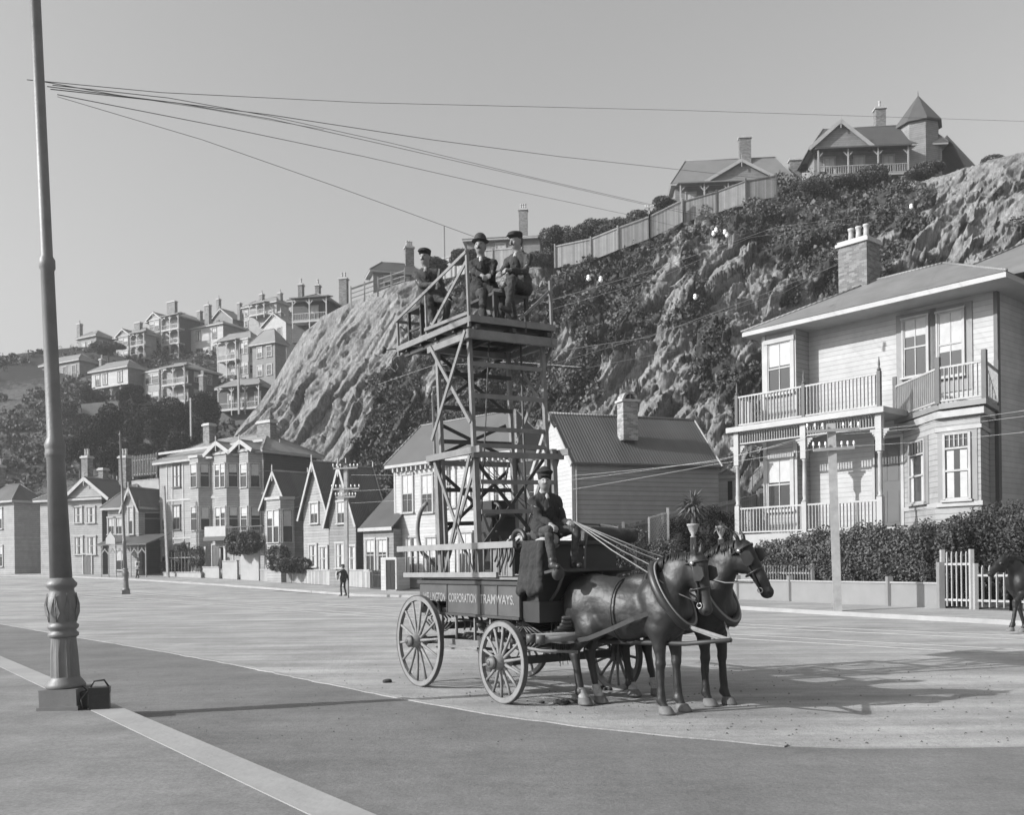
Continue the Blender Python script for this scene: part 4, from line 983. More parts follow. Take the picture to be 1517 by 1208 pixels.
# roofs
mat('roof_house', .15, rough=.65, amp=.2, scale=.9, bump=.01)
zr = h.fr(1400, 398, W1 + D / 2)[1] - ze; xs_ = h.fr(1225, 500, W1)[0]
zr2 = h.fr(1200, 440, W1 + 2.6)[1] - ze; h.hip(xb0 + .15, xr + .2, 1.6, W1 + 5.8, ze - .02, max(1.0, zr2), o=.85, m='roof_house', name='front_roof')
h.box('rear_wing', 'wall_pale', xr - 1, xr + 5.5, W1 + 3.2, W1 + D, -1, ze + .3)
h.hip(xs_ + 2.2, xr + 5.8, W1 + 1.4, W1 + D, ze + .5, max(1.5, zr), o=.5, m='roof_house', fascia=None)
xc, zt = h.fr(1272, 358, W1 + 2.6); h.chimney(xc, W1 + 2.6, ze, zt, 1.35, 1.1, 3, m='brick')
# windows of the upper wall
for px, bl in ((1357, 1), (1409, 1)):
    a, z1 = h.fr(px, 472 if px < 1400 else 462, W1); _, z0 = h.fr(px, 558, W1)
    h.box('window_surround', 'trim_grey', a - .8, a + .8, W1 - .05, W1 - .004, z0 - .6, z1 + .25)
    h.win('f', a, z0, z1, .95, off=W1 - .05, m='trim_white', blind=.62 if px > 1380 else .3, wide=.07)
for yt, yb in ((508, 584), (680, 757)): h.winp('f', 1155, yt, yb, 1.15, off=1.3, blind=.45, m='trim_white', wide=.16)
h.winp('f', 1225, 672, 705, .9, off=W1, blind=0, style=1, m='trim_grey') if False else None
h.box('corner_board', 'trim_dark', xr - .02, xr + .12, W1 - .04, W1 + .2, -1, ze - .2)
h.box('corner_board', 'trim_white', xb0 - .04, xb0 + .14, 1.26, 1.297, -1, ze - .2); h.box('corner_board', 'trim_white', xb1 - .16, xb1 + .02, 1.26, 1.297, -1, ze - .2)
# balcony and verandah
h.box('balcony_floor', 'trim_white', xl - .35, .35, -.3, W1 - .004 if False else 1.28, uf - .22, uf)
h.box('balcony_floor', 'trim_mid', xb1 + .05, .35, 1.285, W1 - .005, uf - .2, uf - .01)
h.box('verandah_floor', 'trim_mid', xl - .15, .1, -.15, 1.28, fl - .55, fl)
h.box('verandah_base', 'trim_grey', xl, .05, 0, 1.2, -.5, fl - .555)
px_posts = [h.fr(p, 700)[0] for p in (1093, 1192, 1304)]
for x in px_posts:
    b = MB(); b.box(x - .11, x + .11, -.11, .11, fl, fl + 1.25); b.lathe([(.09, fl + 1.25), (.12, fl + 1.3), (.075, fl + 1.36), (.095, fl + 1.5), (.085, fl + 2.3), (.075, fl + 2.9), (.11, fl + 2.95), (.08, fl + 3.0)], 10, (x, 0, 0))
    b.box(x - .12, x + .12, -.12, .12, fl + 3.0, uf - .22); b.build('verandah_post', 'trim_white', h.e)
    b = MB(); b.box(x - .07, x + .07, -.07, .07, uf, uf + 1.4); b.lathe([(.06, 1.4), (.09, 1.46), (.03, 1.55), (.05, 1.65), (.01, 1.95)], 8, (x, 0, uf)); b.build('finial_post', 'trim_dark', h.e)
    for sg in (-1, 1):
        b = MB()
        for i in range(6):
            t0, t1 = i / 6, (i + 1) / 6; b.box(min(x + sg * .12, x + sg * (.12 + .26 * t1 ** 2)), max(x + sg * .12, x + sg * (.12 + .26 * t1 ** 2)), -.025, .025, uf - 1.35 + .53 * t0, uf - 1.35 + .53 * t1 + .01)
        b.build('post_bracket', 'trim_mid', h.e)
for x0, x1 in zip(px_posts[:-1], px_posts[1:]):
    h.rail([(x0 + .12, 0), (x1 - .12, 0)], fl, 1.12, 'trim_white', gap=.15, w=.085)
    h.rail([(x0 + .08, 0), (x1 - .08, 0)], uf, 1.3, 'trim_white', gap=.15, w=.085)
    h.rail([(x0 + .12, 0), (x1 - .12, 0)], uf - .82, .6, 'trim_mid', gap=.12, w=.07, name='frieze')
h.rail([(px_posts[0], .1), (px_posts[0], 1.2)], uf, 1.3, 'trim_white', gap=.15, w=.085); h.rail([(px_posts[0], .1), (px_posts[0], 1.2)], fl, 1.12, 'trim_white', gap=.15, w=.085)
# right-hand canted bay with the balcony over it
x0 = h.fr(1334, 680, W1 - .2)[0]; x1 = h.fr(1385, 680, .35)[0]; x2 = h.fr(1453, 680, .35)[0]; x3 = h.fr(1468, 680, W1)[0] - .03
bayp = [(x0, W1 - .002), (x1, .35), (x2, .35), (x3, W1 - .002)]
zb1 = h.fr(1400, 745, .35)[1]; zb2 = h.fr(1400, 640, .35)[1]; zb3 = h.fr(1400, 608, .35)[1]
b = MB(); b.prism(bayp, -.5, zb3, 'z'); bay = b.build('bay_window', 'wall_pale', h.e)
ctr = np.array([(x0 + x3) / 2, W1]);
def grow(poly, e): return [(ctr[0] + (p[0] - ctr[0]) * (1 + e / abs(p[0] - ctr[0] + 1e-6)) if True else 0, p[1] - (e if p[1] < W1 - .1 else 0)) for p in poly]
for n_, (za, zb_, e, m) in enumerate(((zb1 - .16, zb1, .08, 'trim_white'), (zb2, zb2 + .14, .06, 'trim_white'), (zb3 - .3, zb3 - .05, .22, 'trim_white'))):
    b = MB(); b.prism(grow(bayp, e), za, zb_, 'z'); b.build('bay_moulding', m, bay)
b = MB(); b.prism(grow(bayp, .35), zb3 + .002, zb3 + .2, 'z'); b.build('bay_balcony_floor', 'trim_grey', bay)
gp = grow(bayp, .28); h.rail(gp, zb3 + .2, 1.3, 'trim_white', gap=.16, w=.09)
for p in gp: h.box('finial_post', 'trim_dark', p[0] - .08, p[0] + .08, p[1] - .08, p[1] + .08, zb3 + .2, zb3 + 1.9)
for p, q in zip(bayp[:-1], bayp[1:]):
    p = Vector((*p, 0)); q = Vector((*q, 0)); d = q - p; L_ = d.length; d.normalize(); n = Vector((d.y, -d.x, 0)); n = n if n.y < 0 else -n
    M = Matrix.Translation((p + q) / 2) @ Matrix(((d.x, n.x, 0, 0), (d.y, n.y, 0, 0), (0, 0, 1, 0), (0, 0, 0, 1)))
    ww = min(1.3, L_ * .5); zt_ = zb2 - .1; zz = zb1 + .1; f = MB(); g = MB(); s_ = MB(); c = MB()
    s_.box(-ww / 2 - .3, ww / 2 + .3, .002, .03, zb1 + .02, zb2 - .01)
    for bx in ((-ww / 2 - .09, -ww / 2), (ww / 2, ww / 2 + .09)): f.box(*bx, .03, .1, zz, zt_)
    for z in (zz - .02, zz + (zt_ - zz) * .42, zz + (zt_ - zz) * .76, zt_ - .05): f.box(-ww / 2, ww / 2, .034, .09, z, z + .07)
    for k in (-.3, -.1, .1, .3): f.box(ww * k - .02, ww * k + .02, .04, .08, zz + (zt_ - zz) * .8, zt_ - .06)
    f.box(-ww / 2 - .15, ww / 2 + .15, .03, .16, zz - .1, zz - .02)
    g.box(-ww / 2 + .01, ww / 2 - .01, .032, .036, zz, zt_ - .01)
    for k in ((-ww / 2 + .05, -ww / 2 + .3), (ww / 2 - .3, ww / 2 - .05)): c.box(*k, .0375, .0395, zz + .06, zz + (zt_ - zz) * .74)
    sw = s_.xf(M).build('window_surround', 'trim_grey', bay); f.xf(M).build('window', 'trim_white', bay); g.xf(M).build('pane', 'glass', bay); c.xf(M).build('curtain', 'blind', bay)
h.doorp('f', 1316, 650, 780, 1.1, off=W1); h.box('steps', 'trim_grey', .35, x0 - .1, .2, W1 - .01, -.5, fl - .3)

# ------------------------------------------------------------------ garden fronts on the right: low wall, hedge, gates, plants
fline = lambda px: np.array([pxX(px, float(np.interp(px, [600, 820, 1000, 1100, 1241, 1400, 1600], [57.5, 49, 43, 40, 34.8, 30.6, 26.8]))), float(np.interp(px, [600, 820, 1000, 1100, 1241, 1400, 1600], [57.5, 49, 43, 40, 34.8, 30.6, 26.8]))])
def along(px0, px1, n): return [fline(px0 + (px1 - px0) * i / n) for i in range(n + 1)]
e = empty('front_wall', (*fline(1241), .17), 0, 'low boarded front wall with posts below the long hedge', 'wall')
b = MB(); c = MB(); pts = along(1085, 1392, 8); off0 = np.array([*fline(1241), .17])
for p, q in zip(pts[:-1], pts[1:]):
    b.bar(Vector((*p, .53)) - Vector(off0), Vector((*q, .53)) - Vector(off0), .12, .84); c.bar(Vector((*p, .98)) - Vector(off0), Vector((*q, .98)) - Vector(off0), .2, .055)
b.build('wall', 'trim_grey', e); c.build('coping', 'trim_mid', e)
for px in (1093, 1170, 1316, 1392):
    p = fline(px); k = MB(); k.box(-.09, .09, -.2, .02, 0, 1.02 if px != 1392 else 1.5); k.build('post', 'trim_grey', e, loc=(p[0] - off0[0], p[1] - off0[1], 0))
def leafy(name, label, cat, boxes, n, size, m, parent=None, core=True, group=None, loc=None):
    """boxes: (centre xyz, radii xyz) lumps of leaves; a dark twig core inside each"""
    C = []; vol = np.array([r[0] * r[1] + r[1] * r[2] + r[0] * r[2] for _, r in boxes]); vol /= vol.sum()
    for (c, r), w in zip(boxes, vol):
        k = int(n * w) + 4; d = rng.normal(size=(k, 3)); d /= np.linalg.norm(d, axis=1)[:, None]
        d = np.sign(d) * np.abs(d) ** .7; d /= np.maximum(np.linalg.norm(d, axis=1)[:, None], .9)
        rr = rng.uniform(.72, 1.08, (k, 1)) + .22 * (fbm(d * 2.3 + np.array(c), 2, 8)[:, None] - .5)
        C.append(np.array(c) + d * rr * np.array(r))
    C = np.concatenate(C); org = np.array(loc if loc is not None else boxes[0][0]) * np.array([1, 1, 1.])
    v, f = leaf_quads(C - org, size, flat=.7)
    e_ = parent or empty(name, tuple(org), 0, label, cat, group)
    o = mesh_np('foliage', v, f, m, e_)
    if core:
        for c, r in boxes:
            b = MB()
            for _ in range(3):
                q = np.array(c) + rng.uniform(-.5, .5, 3) * r
                b.tube([Vector(np.array(c) * np.array([1, 1, 0]) + np.array([0, 0, c[2] - r[2]]) - org), Vector(q - org)], [.05, .015], 5)
            b.build('stem', 'bark', e_)
    return e_
def lump_line(px0, px1, n, z0, z1, w, back=.9, jit=.12):
    out = []
    for i in range(n):
        p = fline(px0 + (px1 - px0) * (i + .5) / n); zz = (z0 + z1) / 2 + rng.uniform(-jit, jit) * .6; L_ = np.linalg.norm(fline(px1) - fline(px0)) / n
        out.append(((p[0] + back * .66, p[1] + back * .6, zz), (L_ * .9 + w * .3, L_ * .9 + w * .3, (z1 - z0) / 2 * rng.uniform(.93, 1.1))))
    return out
leafy('hedge', 'long clipped hedge behind the low wall of the balconied house', 'hedge', lump_line(1112, 1400, 26, .9, 2.85, .6, jit=.5), 62000, .1, 'leaf_light', core=True)
leafy('shrub', 'tall dark bush at the right end of the hedge by the gate', 'shrub', [((fline(1400)[0] + 1.9, fline(1400)[1] + 1.6, 1.9), (1.5, 1.5, 1.5)), ((fline(1440)[0] + 2.2, fline(1440)[1] + 2.0, 2.0), (1.7, 1.5, 1.6)), ((fline(1490)[0] + 2.0, fline(1490)[1] + 2.0, 1.8), (1.7, 1.5, 1.6))], 46000, .09, 'leaf')
# picket bits
def picket(label, pts, h, m, gap=.14, w=.075, name='picket_fence', z0=.2, top_rail=True, gate=False, cat='fence'):
    o = Vector((*pts[0], z0)); e = empty(name, tuple(o), 0, label, cat); b = MB(); r = MB()
    for p, q in zip(pts[:-1], pts[1:]):
        P0 = Vector((p[0], p[1], z0)) - o; Q0 = Vector((q[0], q[1], z0)) - o; d = Q0 - P0; n = max(2, int(d.length / gap))
        for i in range(n + 1):
            c = P0.lerp(Q0, i / n); b.bar(c + Vector((0, 0, .05)), c + Vector((0, 0, h)), w, .03, up=d); b.bar(c + Vector((0, 0, h - .005)), c + Vector((0, 0, h + .05)), w * .5, .03, up=d)
        for z in (.25, h * .8): r.bar(P0 + Vector((0, .04, z)), Q0 + Vector((0, .04, z)), .05, .07)
        for c in (P0, Q0): r.bar(c - Vector((0, 0, .2)), c + Vector((0, 0, h + .12)), .12)
    b.build('pickets', m, e); r.build('frame', m, e); return e
picket('white slatted garden gate beside the tall dark bush', [fline(1397), fline(1440)], 1.75, 'trim_white', gap=.16, w=.07, name='garden_gate', cat='gate')
picket('pale picket fence right of the white slatted gate', [fline(1446), fline(1500), fline(1580)], 1.3, 'trim_mid', gap=.2, w=.1)
picket('short low picket fence in front of the left part of the hedge', [fline(1112) + np.array([.3, .25]), fline(1196) + np.array([.3, .25])], 1.35, 'trim_grey', gap=.16, w=.09)
g0, g1 = np.array([pxX(942, 42.5), 42.5]), np.array([pxX(976, 42.3), 42.3])
picket('little white gate among the shrubs behind the near horse', [g0, g1], 2.1, 'trim_white', gap=.15, w=.07, name='garden_gate', cat='gate')
# dark fence stepping up between the cottage and the balconied house
a, c, d = P(862, 792, 44.5), P(1090, 740, 48), P(1150, 725, 51)
a[2] -= 2.4; c[2] -= 2.4; d[2] -= 2.4
fe = fence('dark boarded fence climbing between the cottage and the balconied house', [tuple(a), tuple(c), tuple(d)], 2.4, 'fence_wood', 'trim_grey', 2.2, name='fence')
b = MB(); p0, p1 = P(962, 818, 42.6), P(990, 810, 42.8); o = Vector(p0)
w = Vector(p1) - o; 
for i in range(-8, 13):
    t = i / 12
    for sg in (1, -1):
        s0 = Vector((0, 0, 0)) + w * max(0, min(1, t)); 
        q0, q1 = (t, 0), (t + .6 * 1, 1.5)
        ta, tb = (q0[0], q1[0]) if sg == 1 else (q1[0], q0[0])
        pa, pb = [ta, 0.0], [tb, 1.5]
        # clip to 0..1
        def clipp(pa, pb):
            (x0, z0), (x1, z1) = pa, pb; 
            lo, hi = 0, 1
            dx = x1 - x0
            if abs(dx) > 1e-6:
                u0, u1 = (0 - x0) / dx, (1 - x0) / dx; lo, hi = max(lo, min(u0, u1)), min(hi, max(u0, u1))
            elif not 0 <= x0 <= 1: return None
            if lo >= hi: return None
            return (x0 + dx * lo, z0 + (z1 - z0) * lo), (x0 + dx * hi, z0 + (z1 - z0) * hi)
        r_ = clipp(pa, pb)
        if r_: b.bar(w * r_[0][0] + Vector((0, .01 * sg, r_[0][1])), w * r_[1][0] + Vector((0, .01 * sg, r_[1][1])), .035, .012)
lt = empty('lattice_screen', tuple(o), 0, 'white diamond lattice screen against the dark climbing fence', 'lattice'); b.build('lattice', 'trim_white', lt)
b = MB(); b.bar((0, 0, -2), (0, 0, 1.55), .08); b.bar(w + Vector((0, 0, -2)), w + Vector((0, 0, 1.75)), .1); b.bar((0, 0, 1.53), w + Vector((0, 0, 1.53)), .07); b.build('frame', 'trim_white', lt)
sp = lambda px, py, Y, r: (tuple(P(px, py, Y)), r)
leafy('shrub', 'dense glossy shrub against the grey cottage behind the driver', 'shrub', [sp(902, 815, 43, (1.2, .8, 1.1)), sp(885, 835, 42.6, (1.0, .8, 1.3)), sp(925, 830, 42.5, (1.2, .8, 1.3)), sp(942, 815, 43.2, (.8, .6, 1.0))], 30000, .085, 'leaf_light')
leafy('creeper', 'dark creeper spilling over the climbing fence behind the horses', 'creeper', [sp(1004, 798, 43.6, (.9, .5, .9)), sp(1045, 788, 43.9, (1.1, .5, 1.2)), sp(1080, 795, 44, (.9, .5, 1.1)), sp(1000, 840, 42.6, (1.4, .6, 1.0)), sp(1060, 838, 42.8, (1.6, .6, 1.1))], 36000, .085, 'leaf_dark')
leafy('shrub', 'pale-leaved shrub beside the small white gate', 'shrub', [sp(985, 828, 42.2, (.9, .7, .9)), sp(1000, 845, 42, (.9, .7, .9))], 14000, .08, 'leaf_light')
# palm in an urn on its pillar, and the smaller urn
def urn(px, py, Y, s, label, spiky):
    p = P(px, py, Y); e = empty('potted_palm' if spiky else 'garden_urn', (p[0], p[1], p[2]), 0, label, 'potted plant')
    b = MB(); b.lathe([(.16 * s, 0), (.2 * s, .03), (.1 * s, .1), (.26 * s, .32), (.34 * s, .5), (.38 * s, .52), (.38 * s, .6), (.3 * s, .58), (.28 * s, .5)], 16); b.build('urn', 'concrete', e)
    b = MB(); b.box(-.11, .11, -.11, .11, .0, p[2] - .2 - .002); pl_ = b.build('pillar', 'timber_dark', e, loc=(0, 0, -(p[2] - .2)))
    b = MB(); n = 170 if spiky else 50
    if spiky:
        t = MB(); t.tube([(0, 0, .5), (.02, 0, .9), (0, .02, 1.25)], [.12, .1, .12], 8); t.build('trunk', 'bark', e); top = Vector((0, .02, 1.25)); L0 = 1.0
    else: top = Vector((0, 0, .5)); L0 = .5
    for i in range(n):
        a = rng.uniform(0, 2 * math.pi); el = rng.uniform(-.5, 1.4); L_ = L0 * rng.uniform(.7, 1.1); d = Vector((math.cos(a) * math.cos(el), math.sin(a) * math.cos(el), math.sin(el)))
        mid = top + d * L_ * .55; tip = mid + (d + Vector((0, 0, -.7))).normalized() * L_ * .5; sdv = d.cross(Vector((0, 0, 1))).normalized() * .05
        b.add([top - sdv * .5, top + sdv * .5, mid + sdv, mid - sdv, tip], [(0, 1, 2, 3), (3, 2, 4)])
    b.build('leaves', 'palm_leaf', e, fix=False)
mat('palm_leaf', .14, amp=.2, rough=.5)
urn(1027, 797, 41.2, .72, 'spiky cabbage palm in a pale urn behind the horses', True)
urn(1068, 800, 41.0, .6, 'small pale urn with a low plant between the horses and the verandah', False)

# white shed and stair on the bank behind the verandah
p = P(1078, 735, 52); e = House('small white shed on the bank seen left of the verandah post', 1088, 53, 20, float(p[2]) - .5, 'shed', 'shed')
e.box('wall', 'wall_white', -.9, 0, 0, 1, -2, 1.7); e.box('door', 'void', -.35, -.1, -.03, -.003, .2, 1.4); e.hip(-.9, 0, 0, 1, 1.7, .4, .1)
p = P(1115, 728, 53); b = MB()
for i in range(7): b.box(i * .28, i * .28 + .3, 0, 1.0, i * .26 - .05, i * .26 + .02)
st_ = empty('garden_steps', tuple(p), R(-20), 'pale wooden steps climbing the bank behind the verandah', 'steps'); b.build('treads', 'trim_white', st_)
b = MB(); b.bar((0, -.03, .9), (2, -.03, 2.8), .06); b.bar((0, -.03, 0), (2, -.03, 1.9), .06, .2)
for i in range(6): b.bar((i * .38, -.03, i * .36), (i * .38, -.03, i * .36 + .9), .04)
b.build('handrail', 'trim_white', st_)

# ------------------------------------------------------------------ left street fronts
fpt = lambda px, back=0.0: (lambda Y: np.array([pxX(px, Y), Y]))(float(np.interp(px, [-60, 125, 240, 395, 600], [99, 90, 82, 72, 57.5])) + back)
def slabwall(label, pxa, pxb, yt, m, cap=None, back=.2, name='garden_wall', cat='wall'):
    p, q = fpt(pxa, back), fpt(pxb, back); z0 = float(gz(*p)); zt = P((pxa + pxb) / 2, yt, (p[1] + q[1]) / 2)[2]
    o = Vector((*p, z0)); e = empty(name, tuple(o), 0, label, cat); b = MB(); h_ = zt - z0 + .2
    b.bar((0, 0, h_ / 2 - .2), Vector((*q, z0 + h_ / 2 - .2)) - o, .16, h_); b.build('panel', m, e)
    b = MB(); b.bar((0, 0, h_ - .17), Vector((*q, z0 + h_ - .17)) - o, .26, .07); b.build('coping', cap or m, e); return e
slabwall('low pale wall before the boarding house garden', 243, 299, 849, 'concrete', back=-.3)
picket('low railings above the wall of the boarding house garden', [fpt(250, 0), fpt(290, 0)], 2.2, 'trim_grey', gap=.5, w=.06, z0=.9)
slabwall('pale front wall left of the boarding house doorway', 302, 326, 841, 'concrete')
slabwall('pale front wall right of the boarding house doorway', 331, 353, 832, 'concrete')
slabwall('tallest pale front wall block at the foot of the dark balcony', 358, 385, 817, 'concrete')
slabwall('grey boarded fence in front of the bay cottage', 387, 424, 845, 'fence_pale', 'trim_mid', name='fence', cat='fence')
slabwall('dark narrow gate between the grey street fences', 426, 433, 846, 'fence_wood', name='garden_gate', cat='gate')
slabwall('long grey paling fence in front of the twin gabled houses', 434, 550, 846, 'fence_pale', 'trim_mid', name='fence', cat='fence')
picket('dark picket gate beside the white porch of the low cottage', [fpt(552), fpt(566)], 1.35, 'trim_dark', gap=.16, w=.08, name='garden_gate', z0=.1, cat='gate')
leafy('shrub', 'dark leafy bush below the dark balcony of the boarding house', 'shrub', [sp(350, 806, 73.5, (.9, .7, .9)), sp(368, 804, 72.6, (1.0, .7, .9))], 9000, .12, 'leaf')
leafy('shrub', 'small dark bush above the grey fence beside the bay cottage', 'shrub', [sp(412, 822, 70, (.9, .6, .7)), sp(440, 838, 68, (1.6, .6, .6)), sp(420, 838, 69, (1.2, .6, .5))], 9000, .12, 'leaf')
leafy('shrub', 'scrubby bushes in the railed garden of the boarding house', 'shrub', [sp(260, 830, 82, (.8, .6, .9)), sp(270, 822, 81, (.5, .5, .9)), sp(292, 826, 79, (.7, .6, .9)), sp(250, 840, 83, (.8, .6, .6))], 8000, .12, 'leaf')
picket('white picket fence on the bank above the chapel-like shop', [np.array([pxX(199, 100), 100]), np.array([pxX(234, 98), 98])], 2.2, 'trim_white', gap=.4, w=.22, z0=float(P(210, 706, 99)[2]))
slabwall('pale bank wall under the white picket fence', 195, 238, 712, 'concrete', back=13.5)

# ------------------------------------------------------------------ trees
def tree(label, px, py_top, py_base, Y, wpx, m='leaf_dark', n=5200, leaf=.34, lumps=11, group=None, name='tree', tr=.3):
    s = F / Y; w = wpx / s / 2; p = P(px, py_base, Y); ht = (py_base - py_top) / s; e = empty(name, tuple(p), rng.uniform(0, 6), label, 'tree', group)
    b = MB(); b.tube([(0, 0, -1.5), (.1, 0, ht * .3), (0, .1, ht * .75)], [ht * .035 + .08, ht * .025 + .05, .04], 7)
    for i in range(6):
        a = i * 1.05 + rng.uniform(0, .5); b.tube([(.08, 0, ht * (.25 + .06 * i)), (math.cos(a) * w * .6, math.sin(a) * w * .6, ht * (.45 + .07 * i))], [.08, .02], 5)
    b.build('trunk', 'bark', e)
    c = crown_points(n, (w * 1.1, w * 1.1, ht * .5 * (1 - tr * .4)), lumps) + np.array([0, 0, ht * (.5 + tr * .15)])
    v, f = leaf_quads(c, leaf, flat=.7); mesh_np('crown', v, f, m, e); return e
for i, (px, yt, yb, Y, w, lab) in enumerate([(120, 640, 700, 124, 50, 'lowest dark pine beside the big lamp post'), (150, 612, 700, 128, 60, 'dark pine below the white balcony house'), (190, 592, 690, 131, 66, 'tall dark pine in front of the white balcony house'),
        (225, 600, 690, 128, 60, 'dark pine below the bay-fronted house'), (262, 588, 668, 133, 66, 'rounded dark pine in front of the two-tier verandah'), (300, 576, 660, 131, 56, 'dark pine reaching highest beside the low pavilion'), (170, 650, 712, 118, 70, 'low dark pine above the shop roofs'), (225, 648, 700, 118, 60, 'low dark pine behind the picket fence bank'),
        (275, 640, 684, 120, 56, 'low dark pine above the boarding house ridge'), (196, 566, 600, 145, 34, 'dark tree against the white balcony'), (160, 505, 530, 172, 46, 'round bush below the long grey crest house'), (135, 575, 625, 148, 40, 'dull bush left of the white balcony house'), (100, 600, 660, 140, 60, 'dull bush behind the big lamp post')]):
    tree(lab, px, yt, yb, Y, w, 'leaf_dark' if i < 10 else 'leaf', 11000, .26, group='dark trees on the far slope', name='pine_tree')
for i, (px, yt, yb, w, lab) in enumerate([(655, 380, 402, 44, 'dark clump left of the bowler-hatted man'), (690, 366, 398, 44, 'dark bush behind the bowler-hatted man'), (822, 332, 388, 36, 'rounded hedge tree just right of the capped man'), (846, 326, 384, 38, 'second hedge tree right of the capped man'), (874, 324, 376, 38, 'third hedge tree along the crest fence'),
        (902, 324, 368, 36, 'fourth hedge tree along the crest fence'), (932, 318, 358, 38, 'fifth hedge tree along the crest fence'), (962, 308, 342, 36, 'sixth hedge tree along the crest fence'), (988, 296, 326, 32, 'hedge tree touching the crest villa'), (810, 372, 404, 34, 'dark bush beside the capped man'),
        (1235, 258, 286, 70, 'dark bush under the turret villa verandah'), (1290, 256, 284, 80, 'wide dark bush under the turret villa wall'), (1180, 268, 300, 60, 'bush on the crest between the two villas'), (1350, 248, 276, 70, 'bush at the foot of the turret'), (1470, 236, 262, 60, 'low bush at the right end of the crest')]):
    tree(lab, px, yt, yb, 89 + (5 if px > 800 and px < 1000 else 1) - (3 if px > 1300 else 0), w * (1.55 if 800 < px < 1000 else 1.1), 'leaf', 8000, .17, 9, group='bushes along the crest', name='bush', tr=.1)
tree('lone dark bush on the bare clay slip', 1003, 568, 612, 78, 38, 'leaf', 6000, .15, 8, name='bush', tr=.1)
tree('round dark bush on the pale cliff left of the tower', 573, 545, 590, 96, 50, 'leaf', 8000, .17, 8, name='bush', tr=.05)

# ------------------------------------------------------------------ poles
def tram_pole():
    e = empty('tram_pole')
    b = MB(); b.box(-.29, .29, -.29, .29, 0, .3); b.box(-.32, .32, -.32, .32, 0, .06); b.build('plinth', 'post_paint', e)
    b = MB(); b.lathe([(.28, .3), (.3, .33), (.27, .38), (.22, .44), (.215, .46)], 24); b.lathe([(.215, .46), (.2, .8), (.185, 1.02)], 32, flute=(.44, 1.01, .02)); b.build('fluted_base', 'post_paint', e)
    b = MB(); b.lathe([(.185, 1.02), (.22, 1.04), (.225, 1.08), (.19, 1.11), (.19, 1.13), (.225, 1.16), (.23, 1.2), (.195, 1.22), (.2, 1.25), (.235, 1.36), (.245, 1.48), (.22, 1.6), (.185, 1.68), (.18, 1.72), (.225, 1.76), (.23, 1.8), (.19, 1.84), (.165, 1.88)], 28)
    b.build('vase_moulding', 'post_paint', e)
    b = MB()
    for k in range(8):
        a = k * math.pi / 4
        pts = [(math.cos(a + da) * (rr + .012), math.sin(a + da) * (rr + .012), z) for da, rr, z in ((0, .2, 1.25), (-.3, .238, 1.38), (-.16, .245, 1.5), (0, .21, 1.66), (.16, .245, 1.5), (.3, .238, 1.38))]
        b.add(pts, [(0, 1, 2, 3), (0, 3, 4, 5)]); b.tube([pts[0], (math.cos(a) * .235, math.sin(a) * .235, 1.45), pts[3]], [.008, .012, .006], 5)
    b.build('leaf_ornament', 'post_paint', e, fix=False)
    b = MB(); b.lathe([(.165, 1.88), (.135, 3.6), (.15, 3.62), (.16, 3.66), (.15, 3.7), (.15, 3.74), (.16, 3.78), (.14, 3.84), (.115, 3.9), (.1, 6.3), (.12, 6.33), (.12, 6.45), (.09, 6.5), (.075, 11.4), (.1, 11.42), (.1, 11.5), (.03, 11.6), (.01, 11.8)], 20)
    b.build('shaft', 'post_paint', e)
    for c in kids(e): c.scale = (.76, .76, .83)
    return e
tp = tram_pole(); tag(tp, 'big ornate iron lamp post close by on the near footpath', 'post')
pb = G(99, 1050, .12); tp.location = tuple(pb); tp.rotation_euler = (R(.3), R(-1.7), 0); NEARP = pb
for px, py, z, sc_, lab in ((187, 881, .25, 1.0, 'ornate dark tram pole standing at the kerb before the chapel-like shop'), (652, 902, 0, 1.0, 'tall tram pole rising just left of the tower legs')):
    c = copy_tree(tp); g = G(px, py, z) if px < 300 else np.array([pxX(652, 43), 43, .0]); c.location = tuple(g); c.rotation_euler = (0, R(-1.4), R(20)); c['label'] = lab; c['category'] = 'pole'
def telegraph(label, px, py, Y, ytop, arms, thick=.24, lean=-1.2, z=None, ins=3, m='pole_wood'):
    zb = float(gz(0, Y)) + .12 if z is None else z; e = empty('telegraph_pole', (pxX(px, Y, zb), Y, zb), 0, label, 'pole')
    Lp = (py - ytop) / F * Y; b = MB(); b.bar((0, 0, -1), (0, 0, Lp), thick, thick * .85, up=(.3, 1, 0)) ; b.build('post', m, e)
    for k, (dz, w) in enumerate(arms):
        b = MB(); b.bar((-w / 2, -.12, Lp - dz), (w / 2, -.2, Lp - dz + .03), .07, .09); a = b.build('cross_arm', 'trim_mid', e)
        for i in range(ins):
            for sg in (-1, 1):
                b = MB(); x = sg * w * (.2 + .3 * i / max(1, ins - 1)); b.tube([(x, -.16, Lp - dz + .05), (x, -.16, Lp - dz + .14)], .012, 5); b.lathe([(.035, .12), (.045, .15), (.026, .18), (.036, .21), (.014, .24)], 8, (x, -.16, Lp - dz + .02)); b.build('insulator', 'porcelain', a)
    e.rotation_euler = (0, R(lean), 0); return e
telegraph('square pale telegraph pole with two cross arms before the balconied house', 1241, 905, 30.5, 628, [(.25, 1.65), (.85, 1.3)], .26, -1.3, .15)
telegraph('pale telegraph pole beside the standing pedestrian', 514, 883, 52.5, 690, [(.15, 1.35), (1.3, 1.5), (1.75, 1.1)], .2, .2, .1)
telegraph('thin pole standing in front of the boarding house', 249, 866, 80, 730, [], .2, -2.0)
telegraph('thin telegraph pole standing on the far slope by the pavilion', 354, 604, 137, 540, [(.4, 2.2)], .28, -.5, float(P(354, 604, 137)[2]))
telegraph('bare thin pole on the slope above the boarding house roof', 283, 645, 118, 590, [], .2, 0, float(P(283, 645, 118)[2]))
